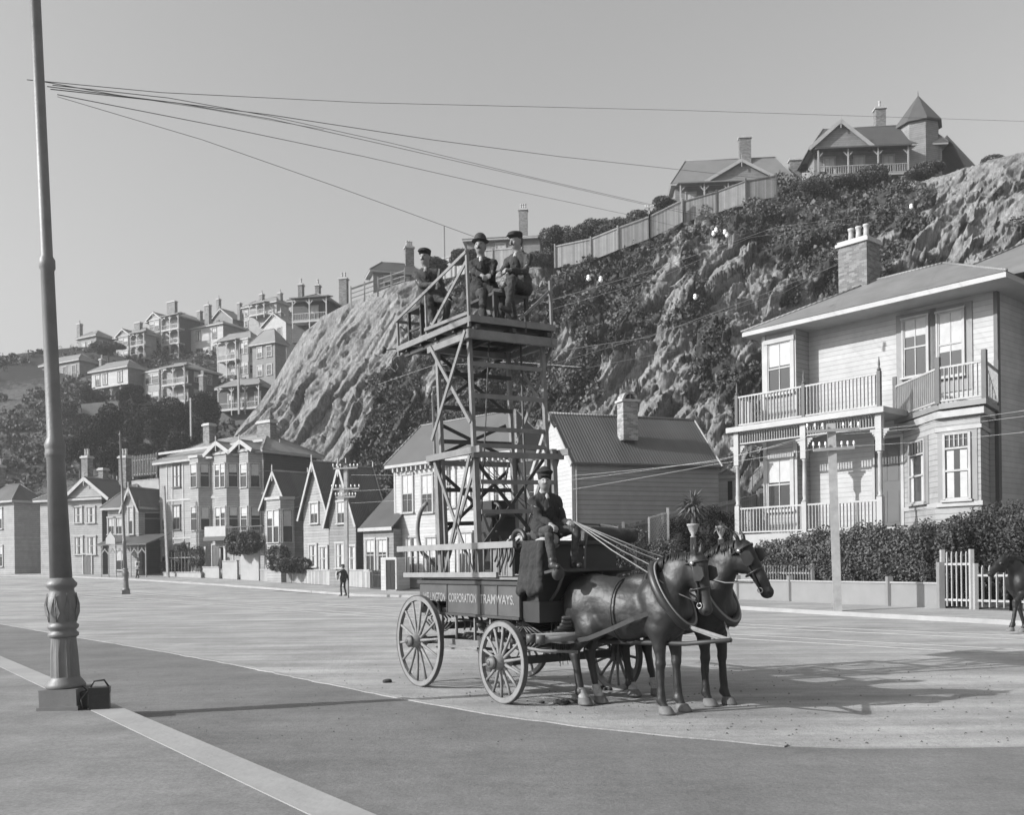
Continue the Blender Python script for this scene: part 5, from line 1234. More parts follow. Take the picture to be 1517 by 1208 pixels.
telegraph('slender pole on the crest beside the villas', 962, 344, 91.5, 304, [(.3, .8)], .14, 0, float(P(962, 344, 91.5)[2]), 2)
telegraph('thin dark pole on the crest behind the seated men', 659, 405, 96, 335, [], .09, 0, float(P(659, 405, 96)[2]), m='trim_dark')

# ------------------------------------------------------------------ overhead wires
WN = [0]
def wire(label, pts, r=.009, sag=.0, m='wire', ins=(), group='overhead wires'):
    W_ = [Vector(P(*q)) for q in pts]; out = []
    for a, c in zip(W_[:-1], W_[1:]):
        n = 10
        for i in range(n):
            t = i / n; p = a.lerp(c, t); p.z -= sag * 4 * t * (1 - t); out.append(p)
    out.append(W_[-1]); o = out[0].copy(); b = MB(); b.tube([p - o for p in out], r * .62, 5)
    w = b.build('overhead_wire', m, None, loc=o); tag(w, label, 'wire', group)
    for q in ins:
        b = MB(); k_ = .0018 * q[2] + .01; b.lathe([(.3 * k_, -1.3 * k_), (.9 * k_, -.8 * k_), (k_, 0), (.6 * k_, .4 * k_), (.95 * k_, .9 * k_), (.2 * k_, 1.5 * k_)], 8); b.build('insulator', 'porcelain', w, loc=Vector(P(*q)) - o)
    return w
wire('topmost overhead wire, nearly level across the whole sky', [(40, 118, 11.4), (240, 137, 14), (540, 152, 19), (1000, 163, 26), (1530, 180, 34)], .008)
wire('long overhead wire falling from the lamp post towards the turret villa', [(70, 128, 11.6), (400, 170, 15), (640, 207, 19), (830, 232, 24), (1160, 268, 34), (1380, 318, 44)], .010)
wire('overhead wire drooping across the sky to the crest villa', [(75, 132, 11.6), (260, 152, 14), (400, 176, 17), (560, 212, 21), (760, 258, 27), (960, 304, 34), (1140, 342, 42)], .010, ins=((1057, 346, 36), (1061, 341, 36)))
wire('lowest of the converging pair of tram wires across the sky', [(78, 126, 11.6), (250, 145, 14), (400, 172, 17), (580, 212, 21), (790, 263, 27), (960, 302, 33), (1110, 330, 40)], .009, ins=((1077, 348, 38), (1074, 344, 38)))
wire('thin overhead wire crossing below the tram wires', [(85, 140, 11.6), (330, 188, 15), (540, 232, 20), (760, 282, 26), (930, 318, 33), (1030, 342, 40), (1160, 350, 46)], .009)
wire('guy wire slanting down from the lamp post to the bowler-hatted man', [(85, 143, 11.6), (300, 207, 12.3), (500, 277, 13), (706, 352, 14.2)], .0055)
wire('short overhead wire near the top left corner', [(60, 120, 11.5), (170, 140, 14), (300, 160, 20), (480, 192, 30)], .009)
wire('pale wire across the hill right of the platform, upper', [(806, 448, 15), (960, 402, 20), (1150, 336, 28), (1300, 318, 34)], .008, m='wire_bright', ins=((872, 412, 17), (890, 414, 17.5), (1350, 306, 36)))
wire('pale wire across the hill right of the platform, lower', [(812, 460, 15), (980, 410, 20), (1110, 352, 26), (1270, 330, 33)], .006, m='wire_bright')
wire('pale wire crossing the rocks towards the brick chimney', [(800, 524, 15), (960, 500, 20), (1120, 440, 27), (1262, 384, 34)], .010, m='wire_bright', ins=((1030, 440, 23),))
wire('pale wire crossing the rocks below the brick chimney wire', [(800, 545, 15), (1000, 486, 22), (1160, 434, 29), (1245, 388, 34)], .006, m='wire_bright')
wire('pale wire descending behind the tower to the hillside', [(560, 570, 40), (640, 542, 36), (760, 536, 30), (870, 545, 26), (1000, 520, 34)], .01, m='wire_bright')
for i, (y0, y1) in enumerate(((700, 641), (706, 644), (720, 662))):
    wire(('upper', 'middle', 'lowest')[i] + ' pale telegraph wire running from the square pole past the grey cottage', [(520, y0 + (4, 22, 26)[i], 52), (850, y0 + 5, 40), (1060, y0 - 16 - 8 * i, 34.5), (1215 + 6 * i, y1, 30.4)], .011, .02, 'wire_bright')
    wire(('upper', 'middle', 'lowest')[i] + ' dark wire from the square pole out past the right edge', [(1245, y1, 30.4), (1540, y1 - 36 + 6 * i, 24)], .008, .05, 'wire_bright')
for i, (a, c) in enumerate((((492, 700), (180, 672)), ((496, 727), (184, 760)), ((498, 742), (190, 768)))):
    wire(('upper', 'middle', 'lowest')[i] + ' dark wire between the pedestrian pole and the far tram pole', [(*a, 52), (*c, 63)], .012, .35, 'wire')
# ------------------------------------------------------------------ the tower wagon
WO = np.array([.640, 12.577]); WF = np.array([.5614, -.8275]); WL = np.array([.8275, .5614]); WA = math.atan2(-.8275, .5614)
def wp(f, l, z): p = WO + WF * f + WL * l; return np.array([p[0], p[1], z])
def onside(px, py, lv):
    r = ray(px, py); k = (WO @ WL + lv) / (r[:2] @ WL); p = r * k; return float((p[:2] - WO) @ WF), float(p[2] + H)
def onfr(px, py, fv):
    r = ray(px, py); k = (WO @ WF + fv) / (r[:2] @ WF); p = r * k; return float((p[:2] - WO) @ WL), float(p[2] + H)
wag = empty('tower_wagon', (WO[0], WO[1], 0), WA, 'horse-drawn tramway repair wagon carrying a tall timber tower and platform', 'wagon')
def wheel(x, y, r, sg, nsp=14):
    e = MB(); w = .055
    b = MB(); n = 48                                   # felloes
    pr = [(r - .075, -w / 2), (r - .012, -w / 2), (r - .012, w / 2), (r - .075, w / 2)]
    def ring(pr, bb):
        v = []; m = len(pr)
        for k in range(n):
            a = 2 * math.pi * k / n
            for (q, t) in pr: v.append((q * math.cos(a), t, q * math.sin(a)))
        bb.add(v, [(k * m + i, k * m + (i + 1) % m, ((k + 1) % n) * m + (i + 1) % m, ((k + 1) % n) * m + i) for k in range(n) for i in range(m)])
    ring(pr, b); wh = b.build('wheel', 'wheel_paint', wag, loc=(x, y, r)); wh.rotation_euler = (0, rng.uniform(0, 1), 0)
    b = MB(); ring([(r - .012, -w / 2 - .004), (r, -w / 2 - .004), (r, w / 2 + .004), (r - .012, w / 2 + .004)], b); b.build('tyre', 'iron', wh)
    b = MB()
    for k in range(nsp):
        a = 2 * math.pi * k / nsp + .1; c, s = math.cos(a), math.sin(a)
        b.tube([(c * .06, sg * .02, s * .06), (c * .16, sg * .02, s * .16), (c * r * .6, sg * .004, s * r * .6), (c * (r - .07), 0, s * (r - .07))], [.027, .024, .018, .021], 7)
    b.build('spokes', 'wheel_paint', wh)
    b = MB(); pts = [(0, -sg * .11, 0), (0, -sg * .05, 0), (0, 0, 0), (0, sg * .07, 0), (0, sg * .16, 0), (0, sg * .165, 0), (0, sg * .21, 0)]
    b.tube(pts, [.075, .1, .115, .1, .08, .06, .055], 18); b.build('hub', 'wheel_paint', wh)
    b = MB(); b.tube([(0, sg * .145, 0), (0, sg * .175, 0)], [.088, .088], 16); b.tube([(0, sg * .2, 0), (0, sg * .225, 0)], [.045, .03], 12); b.build('hub_band', 'iron', wh)
rf_, rr_ = .53, .67
for x, r in ((0, rf_), (-2.2, rr_)):
    for sg in (-1, 1): wheel(x, sg * .94, r, sg)
# running gear
b = MB()
for x, r in ((0, rf_), (-2.2, rr_)):
    b.bar((x, -.86, r), (x, .86, r), .09, .1); b.bar((x, -.7, r + .2), (x, .7, r + .2), .1, .1)
b.bar((-2.4, 0, .68), (.1, 0, .62), .1, .12); b.bar((-2.2, -.3, .72), (-.1, -.05, .66), .06); b.bar((-2.2, .3, .72), (-.1, .05, .66), .06)
b.build('running_gear', 'timber_dark', wag)
b = MB(); b.bar((-2.3, -.72, .66), (-.1, -.72, .72), .07, .08); b.bar((-2.3, .72, .66), (-.1, .72, .72), .07, .08); b.bar((-2.0, -.76, .58), (-.2, -.76, .62), .025)
for x in (-1.9, -1.5, -1.0, -.6): b.bar((x, -.72, .68), (x, -.72, 1.1), .03)
b.build('step_rail', 'timber', wag)
b = MB()
for x, r in ((0, rf_), (-2.2, rr_)):
    for sg in (-1, 1):
        for k in range(4):
            L_ = .42 - .09 * k; zz = r + .1 + .02 * k; b.tube([(x - L_, sg * .6, zz + .16), (x - L_ * .5, sg * .6, zz + .05), (x, sg * .6, zz), (x + L_ * .5, sg * .6, zz + .05), (x + L_, sg * .6, zz + .16)], .014, 5)
            b.tube([(x - L_, sg * .6, r + .36 - .02 * k), (x, sg * .6, r + .5 - .02 * k), (x + L_, sg * .6, r + .36 - .02 * k)], .014, 5)
b.build('spring', 'iron', wag)
b = MB()
for k in range(9):
    x = -1.75 + k * .17; b.tube([(x, -.5, 1.1), (x + .05, -.45, .9 + .05 * (k % 3)), (x + .1, -.5, .84)], .016, 5)
b.tube([(-1.8, -.5, .98), (-.5, -.5, .98)], .02, 6); b.lathe([(.02, -.08), (.1, -.08), (.1, .0), (.02, .0)], 12, (-1.2, -.5, .98)); b.lathe([(.02, -.08), (.13, -.08), (.13, .02), (.02, .02)], 12, (-.9, -.45, 1.0))
b.tube([(-1.6 + .0, -.4, 1.02), (-1.3, -.42, .86), (-1.0, -.4, 1.0), (-.7, -.42, .85), (-.5, -.4, 1.0)], .03, 6)
b.build('brake_gear', 'iron', wag)
b = MB(); b.add([(-1.13, -.62, .62), (-.75, -.62, .62), (-.75, -.3, .62), (-1.13, -.3, .62), (-1.05, -.58, .3), (-.83, -.58, .3), (-.83, -.36, .3), (-1.05, -.36, .3)], [(0, 1, 5, 4), (1, 2, 6, 5), (2, 3, 7, 6), (3, 0, 4, 7), (4, 5, 6, 7), (0, 3, 2, 1)])
bk = b.build('tool_box', 'timber_dark', wag); b = MB(); b.tube([(-1.05, -.45, .62), (-.94, -.45, .72), (-.83, -.45, .62)], .012, 5); b.build('handle', 'iron', bk)
# body: side boards in four panels, arch over the rear wheel
BY = .76
b = MB(); b.box(-2.5, .1, -BY + .03, BY - .03, 1.06, 1.16); b.box(-2.5, -2.44, -BY + .03, BY - .03, 1.16, 1.58); b.box(.05, .11, -BY + .03, BY - .03, 1.16, 1.6); b.build('bed', 'body_dark', wag)
for sg in (-1, 1):
    b = MB(); xs_b = [-2.5] + [onside(q_, 885, -BY)[0] for q_ in (662.5, 712, 737)] + [.14]
    for x0, x1 in zip(xs_b[:-1], xs_b[1:]):
        y0, y1 = sorted((sg * BY, sg * (BY - .035))); zl = 1.28 if x0 < -2 else 1.1
        b.box(x0 + .006, x1 - .006, y0, y1, zl, 1.5)
    body = b.build('side_board', 'body_paint', wag)
    b = MB(); b.bar((-2.52, sg * BY, 1.53), (.16, sg * BY, 1.53), .06, .05); b.bar((-1.85, sg * (BY + .004), 1.08), (.16, sg * (BY + .004), 1.08), .05, .035)
    for x in xs_b[1:4]: b.bar((x, sg * (BY + .003), 1.1), (x, sg * (BY + .003), 1.5), .012, .02, up=(1, 0, 0))
    b.tube([(-2.5 + .0, sg * (BY - .01), 1.27)] + [(-2.2 + .34 * math.cos(a) * .9, sg * (BY - .01), 1.06 + .24 * math.sin(a)) for a in np.linspace(2.4, 0, 8)], .018, 5)
    b.build('moulding', 'timber_dark', body)
    for word, (pa, pb, yt, yb) in (('WELLINGTON', (628, 660, 876, 889)), ('CORPORATION', (665, 706, 879, 893)), ('TRAMWAYS.', (711, 762, 881, 899))):
        xa, _ = onside(pa, 885, -BY); xb, _ = onside(pb, 885, -BY)
        cu = bpy.data.curves.new('lettering', 'FONT'); cu.body = word; cu.size = .2; cu.extrude = .002; cu.offset = .004
        o_ = bpy.data.objects.new('lettering', cu); COL.objects.link(o_); bpy.context.view_layer.update()
        me_ = bpy.data.meshes.new_from_object(o_.evaluated_get(bpy.context.evaluated_depsgraph_get())); bpy.data.objects.remove(o_); bpy.data.curves.remove(cu)
        me_.materials.clear(); me_.materials.append(MATS['letter']); o = bpy.data.objects.new('lettering', me_); COL.objects.link(o); o.parent = body
        wdt = max(v.co.x for v in me_.vertices)
        if sg < 0: o.location = (xa, -BY - .004, 1.255); o.rotation_euler = (R(90), 0, 0)
        else: o.location = (xb, BY + .004, 1.255); o.rotation_euler = (R(90), 0, R(180))
        o.scale = ((xb - xa) / max(wdt, .01), .85, 1)
b = MB(); b.box(-2.62, .16, -BY - .02, BY + .02, 1.575, 1.605); b.build('deck', 'timber', wag)
# ladder stowed along each side of the deck
for sg in (-1, 1):
    b = MB(); y = sg * (BY + .04); b.bar((-3.1, y, 2.03), (.1, y, 2.03), .06, .085); b.bar((-2.9, y, 1.63), (-.3, y, 1.64), .05, .07)
    lad = b.build('side_ladder', 'timber_pale', wag); b = MB()
    for i in range(15): x = -2.85 + i * .185; b.tube([(x, y, 1.64), (x, y, 2.03)], .014, 6)
    b.build('rungs', 'timber', lad)
b = MB()
for i in range(4): b.box(-.42 + i * .115, -.42 + i * .115 + .105, -BY - .03, -BY + .01, 1.62, 2.0 + .012 * (i % 2))
b.build('end_boards', 'timber', wag)
b = MB(); b.tube([(-2.55, -.3, 1.62)] + [(-2.35 - .38 * math.sin(a), -.66, 2.3 - .42 * math.cos(a)) for a in np.linspace(.2, 2.9, 14)], .032, 8); b.build('hoop', 'timber', wag)
# tower (leans a touch to the near side)
TW = empty('tower', (0, 0, 0)); TW.parent = wag; PHI = R(1.7)
TM = Matrix.Translation((0, 0, 1.6)) @ Matrix.Rotation(PHI, 4, 'X') @ Matrix.Translation((0, 0, -1.6))
def tb(b, name, m, parent=TW): return b.xf(TM).build(name, m, parent)
x0, x1, yw = -.95, -1.98, .67
corners = [(x0, -yw), (x1, -yw), (x0, yw), (x1, yw)]
for (x, y) in corners:
    b = MB(); b.bar((x, y, 1.6), (x, y, 3.42), .075, .075, up=(1, 0, 0)); tb(b, 'lower_leg', 'timber')
    xi, yi = x + (.06 if x == x1 else -.06) * 1.2, y * .93; b = MB(); b.bar((xi, yi, 1.62), (xi - .04, yi, 5.04), .055, .06, up=(1, 0, 0)); tb(b, 'upper_leg', 'timber')
b = MB()
for y in (-yw - .08, yw + .08): b.bar((x0 + .28, y, 3.36), (x1 - .16, y, 3.36), .05, .09)
for x in (x0 + .1, x1 - .1): b.bar((x, -yw - .1, 3.3), (x, yw + .1, 3.3), .05, .08)
tb(b, 'collar_frame', 'timber')
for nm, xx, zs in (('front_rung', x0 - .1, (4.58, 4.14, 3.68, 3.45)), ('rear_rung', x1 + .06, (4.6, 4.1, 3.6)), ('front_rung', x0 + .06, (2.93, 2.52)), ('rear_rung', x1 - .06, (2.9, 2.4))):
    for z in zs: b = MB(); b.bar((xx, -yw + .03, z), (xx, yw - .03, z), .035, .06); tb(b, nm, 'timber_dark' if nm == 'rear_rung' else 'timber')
for sg in (-1, 1):
    y = sg * yw; yo = y + sg * .055
    for k, (a, c) in enumerate((((x1, 4.98), (x0, 3.75)), ((x0, 5.0), (x1, 3.62)), ((x1, 3.3), (x0 - .05, 1.64)), ((x0, 3.3), (x1 + .2, 1.64)), ((x0 - .1, 3.2), (x1 + .1, 1.9)))):
        b = MB(); yy = yo + sg * .03 * (k % 2) - (sg * .12 if k == 4 else 0); b.bar((a[0], yy, a[1]), (c[0], yy, c[1]), .025, .075, up=(0, 1, 0)) if False else b.bar((a[0], yy, a[1]), (c[0], yy, c[1]), .022, .055); tb(b, 'side_brace', 'timber')
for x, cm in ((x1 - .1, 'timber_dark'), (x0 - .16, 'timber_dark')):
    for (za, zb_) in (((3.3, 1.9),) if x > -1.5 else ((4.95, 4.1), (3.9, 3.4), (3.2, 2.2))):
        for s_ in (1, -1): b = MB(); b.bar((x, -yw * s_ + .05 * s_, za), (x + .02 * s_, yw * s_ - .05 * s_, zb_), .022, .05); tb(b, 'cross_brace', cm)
b = MB(); b.tube([(-1.1, .25, 1.65), (-1.1, .27, 5.0)], .018, 6); b.tube([(-1.2, -.45, 2.4), (-1.2, -.2, 5.0)], .012, 5); b.tube([(-.98, -.1, 3.2), (-.94, -.2, 2.9)], .014, 5)
for k in range(3): b.tube([(-1.4 + .2 * k, -.5, 3.3), (-1.3 + .15 * k, .5, 2.6 - .2 * k)], .006, 4)
tb(b, 'stay_rods', 'iron')
b = MB(); W_n = 20
for (cx_, cz_, rr0) in ((-1.45, 2.0, .3), (-1.3, 2.5, .16)):
    pts = [(cx_ + rr0 * math.cos(a), -.15, cz_ + rr0 * math.sin(a)) for a in np.linspace(0, 2 * math.pi, W_n + 1)]; b.tube(pts, .022, 6)
    for a in np.linspace(0, math.pi, 4)[:3]: b.tube([(cx_ - rr0 * math.cos(a), -.15, cz_ - rr0 * math.sin(a)), (cx_ + rr0 * math.cos(a), -.15, cz_ + rr0 * math.sin(a))], .012, 5)
b.tube([(-1.45, -.35, 2.0), (-1.45, .3, 2.0)], .09, 12); b.tube([(-1.3, -.3, 2.5), (-1.3, .3, 2.5)], .05, 10)
tb(b, 'winding_gear', 'iron')
b = MB(); b.box(-1.72, -1.2, -.3, .35, 1.63, 2.25); b.box(-1.6, -1.3, -.2, .2, 2.25, 2.7); tb(b, 'winch_case', 'body_dark')
# platform
pf = empty('platform'); pf.parent = wag
def pbld(b, name, m): return b.xf(TM).build(name, m, pf)
b = MB(); n = 9
for i in range(n): y = -.68 + 1.36 * (i + .5) / n; b.box(-3.03, -.9, y - .072, y + .072, 5.18, 5.215)
pbld(b, 'platform_boards', 'timber')
b = MB()
for y in (-.7, .7): b.bar((-3.05, y, 5.15), (-.87, y, 5.15), .035, .08)
for x in (-3.05, -.87): b.bar((x, -.72, 5.15), (x, .72, 5.15), .035, .08)
b.bar((-2.1, -.73, 5.25), (-.92, -.7, 5.24), .035, .045)
pbld(b, 'edge_frame', 'timber')
b = MB()
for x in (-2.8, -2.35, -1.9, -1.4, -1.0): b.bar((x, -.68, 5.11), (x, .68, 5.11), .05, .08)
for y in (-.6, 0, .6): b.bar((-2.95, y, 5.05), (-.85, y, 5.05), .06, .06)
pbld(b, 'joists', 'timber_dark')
b = MB()
for y in (-.68, .68): b.bar((-2.1, y, 4.95), (-.85, y, 4.95), .06, .09)
b.bar((-.9, -.75, 4.95), (-.9, .75, 4.95), .07, .12); b.bar((-2.0, -.72, 4.95), (-2.0, .72, 4.95), .06, .09)
pbld(b, 'head_frame', 'timber')
b = MB(); b.bar((-.92, -.7, 5.05), (-.92, -.7, 6.1), .038, .038); b.bar((-3.0, -.7, 5.05), (-3.0, -.7, 5.6), .032, .032); b.bar((-2.1, -.7, 5.1), (-2.1, -.7, 5.8), .03, .03)
b.bar((-3.02, -.725, 5.58), (-.9, -.725, 6.06), .018, .045); b.bar((-.98, -.68, 5.95), (-2.05, -.68, 5.24), .02, .05)
pbld(b, 'guard_rail', 'timber')
b = MB(); b.bar((-.92, .7, 5.05), (-.92, .7, 5.85), .038, .038); b.bar((-3.0, .7, 5.05), (-3.0, .7, 5.6), .032, .032); b.bar((-3.02, .72, 5.58), (-.9, .72, 5.68), .018, .045)
b.bar((-.93, .15, 5.24), (-.92, .68, 5.7), .02, .035); b.bar((-3.0, -.7, 5.57), (-3.0, .7, 5.57), .018, .045); b.bar((-3.0, -.66, 5.5), (-3.0, -.2, 5.22), .015, .02)
pbld(b, 'far_rail', 'timber')
for bx in ((-2.15, -1.35, .0, .62), (-2.9, -2.45, -.6, -.3)):
    b = MB(); b.box(*bx, 5.68, 5.72); u0, u1, v0, v1 = bx
    for uu in (u0 + .03, u1 - .03):
        for vv_ in (v0 + .03, v1 - .03): b.bar((uu, vv_, 5.22), (uu, vv_, 5.68), .045)
    b.bar((u0 + .03, v0 + .03, 5.4), (u1 - .03, v0 + .03, 5.4), .03); b.bar((u0 + .03, v1 - .03, 5.4), (u1 - .03, v1 - .03, 5.4), .03); pbld(b, 'bench', 'timber_dark')
b = MB(); b.tube([(-3.03, -.72, 5.1), (-3.1, -.76, 5.02), (-3.13, -.78, 4.88), (-3.04, -.75, 4.8), (-2.97, -.73, 4.86), (-3.02, -.74, 4.92)], .009, 6); pbld(b, 'iron_hook', 'iron'); b = MB(); b.tube([(-3.05, -.72, 5.16), (-3.26, -.88, 5.16)], .01, 6); b.lathe([(.01, -.06), (.045, -.03), (.045, .03), (.01, .06)], 8, (-3.22, -.85, 5.16)); pbld(b, 'iron_spike', 'iron'); b = MB()
b.tube([(-.9, .1, 5.28), (-.86, .18, 5.3), (-.86, .2, 5.16), (-.87, .2, 5.05)], .014, 6); pbld(b, 'iron_hook', 'iron')
# driver's box, footboard, dash
b = MB(); b.box(.16, .42, -.66, .62, 1.2, 2.02); b.box(.12, .5, -BY + .05, BY - .05, 1.04, 1.3); fb = b.build('driver_box', 'body_dark', wag)
b = MB(); b.box(.06, .5, -.72, .66, 2.02, 2.07); b.build('seat_board', 'leather', fb)
b = MB(); b.tube([(.06, .66, 2.06), (.04, .66, 2.3), (.06, .0, 2.32)], .015, 6); b.tube([(.06, .66, 2.3), (.4, .68, 2.25), (.42, .68, 2.06)], .015, 6); b.build('seat_rail', 'iron', fb)
b = MB(); b.add([(.43, -.74, 1.62), (.86, -.74, 1.68), (.86, .56, 1.68), (.43, .56, 1.62), (.43, -.74, 1.655), (.86, -.74, 1.715), (.86, .56, 1.715), (.43, .56, 1.655)], [(0, 3, 2, 1), (4, 5, 6, 7), (0, 1, 5, 4), (1, 2, 6, 5), (2, 3, 7, 6), (3, 0, 4, 7)])
b.build('footboard', 'timber_dark', wag)
for y_ in (.1, -.5): b = MB(); b.tube([(.45, y_, 1.3), (.6, y_, 1.44), (.75, y_, 1.67)], .02, 6); b.build('footboard_bracket', 'iron', wag)
b = MB()
b.tube([(.6, -.1, 1.4), (.72, -.16, 1.75), (.6, -.06, 1.95), (.58, 0, 2.2)], .02, 6); b.build('brake_lever', 'iron', wag)
l_, z_ = onfr(830, 849, .88); b = MB(); b.tube([(.8, l_, z_), (.84, l_, z_ - .01), (.88, l_, z_ - .02)], [.07, .09, .065], 20); b.build('foot_gong', 'timber_dark', wag)
b = MB()
for k in range(16): a = math.pi * k / 15; b.tube([(.2 + .5 * math.cos(a), -.5, 1.1 - .22 * math.sin(a)), (.2 + .5 * math.cos(a), .5, 1.1 - .22 * math.sin(a))], .028, 5)
b.build('turntable', 'body_dark', wag)
b = MB(); b.tube([(.1, 0, .78), (1.0, .03, .8), (2.2, .12, .84), (2.85, .17, .92)], [.045, .036, .028, .024], 10); b.build('draught_pole', 'body_dark', wag)
b = MB(); b.tube([(.65, -.95, .88), (.65, 1.05, .86)], .045, 8); b.tube([(.85, -.95, .86), (.85, -.25, .86)], .035, 8); b.tube([(.85, .35, .86), (.85, 1.1, .86)], .035, 8); b.bar((.1, -.4, .75), (.68, -.5, .88), .06); b.bar((.1, .4, .75), (.68, .5, .88), .06)
b.tube([(.2, -.9, .75), (.75, -.85, .72), (1.0, -.5, .7)], .02, 6); b.build('whippletree', 'timber', wag)
for x, y in ((.65, -.95), (.65, -.1), (.65, .1), (.65, 1.05), (.85, -.95), (.85, -.25)): b = MB(); b.lathe([(.02, -.05), (.06, -.05), (.06, .05), (.02, .05)], 10, (x, y, .87)); b.build('iron_band', 'iron', wag)

# harness heap, coat and canvas on the deck beside the driver
def at_w(f, l, z): return tuple(wp(f, l, z))
S_ = SDF()
for i in range(9): S_.ell(wp(-.45 + .11 * i + rng.uniform(-.04, .04), -.45 + .05 * math.sin(i * 2), 2.02 + .05 * math.sin(i)), (.13, .16, .1))
S_.ell(wp(-.1, -.42, 2.1), (.26, .24, .08)); o = S_.mesh('canvas_heap', 'canvas', .018, .04, fold=((.05, 9.0, True),))
tag(o, 'rumpled pale canvas and harness heaped on the wagon deck behind the driver', 'canvas')
b = MB()
for k in range(5):
    pts = [at_w(-.3 + .1 * k, -.72, 2.1)] + [at_w(-.32 + .1 * k + .04 * math.sin(j), -.8 - .01 * j, 2.02 - .07 * j) for j in range(4 + k % 3)]; b.tube(pts, .014, 5)
pts = [wp(.0 + .14 * math.cos(a), -.66, 2.08 + .13 * math.sin(a)) for a in np.linspace(0, 6.28, 20)]; b.tube(pts, .035, 8)
tag(b.build('horse_collar', 'leather', None), 'spare leather horse collar and straps hanging over the deck edge', 'harness')
b = MB(); o0 = Vector(wp(.42, -.71, 1.58)); S_ = SDF()
for i in range(6): S_.cap(wp(.2 + .07 * i, -.7, 2.03), wp(.16 + .09 * i, -.76 - .02 * (i % 2), 1.42 + .03 * (i % 3)), .045, .06)
o = S_.mesh('driving_rug', 'cloth_dark', .015, .05, fold=((.03, 9.0, True),)); tag(o, 'dark driving rug hanging down over the end of the driver box', 'rug')
S_ = SDF(); S_.cap(wp(.35, .3, 2.14), wp(.45, .86, 2.14), .12, .1); tag(S_.mesh('rolled_coat', 'cloth_grey', .015, .02), 'rolled coat lying on the seat beside the driver', 'coat')

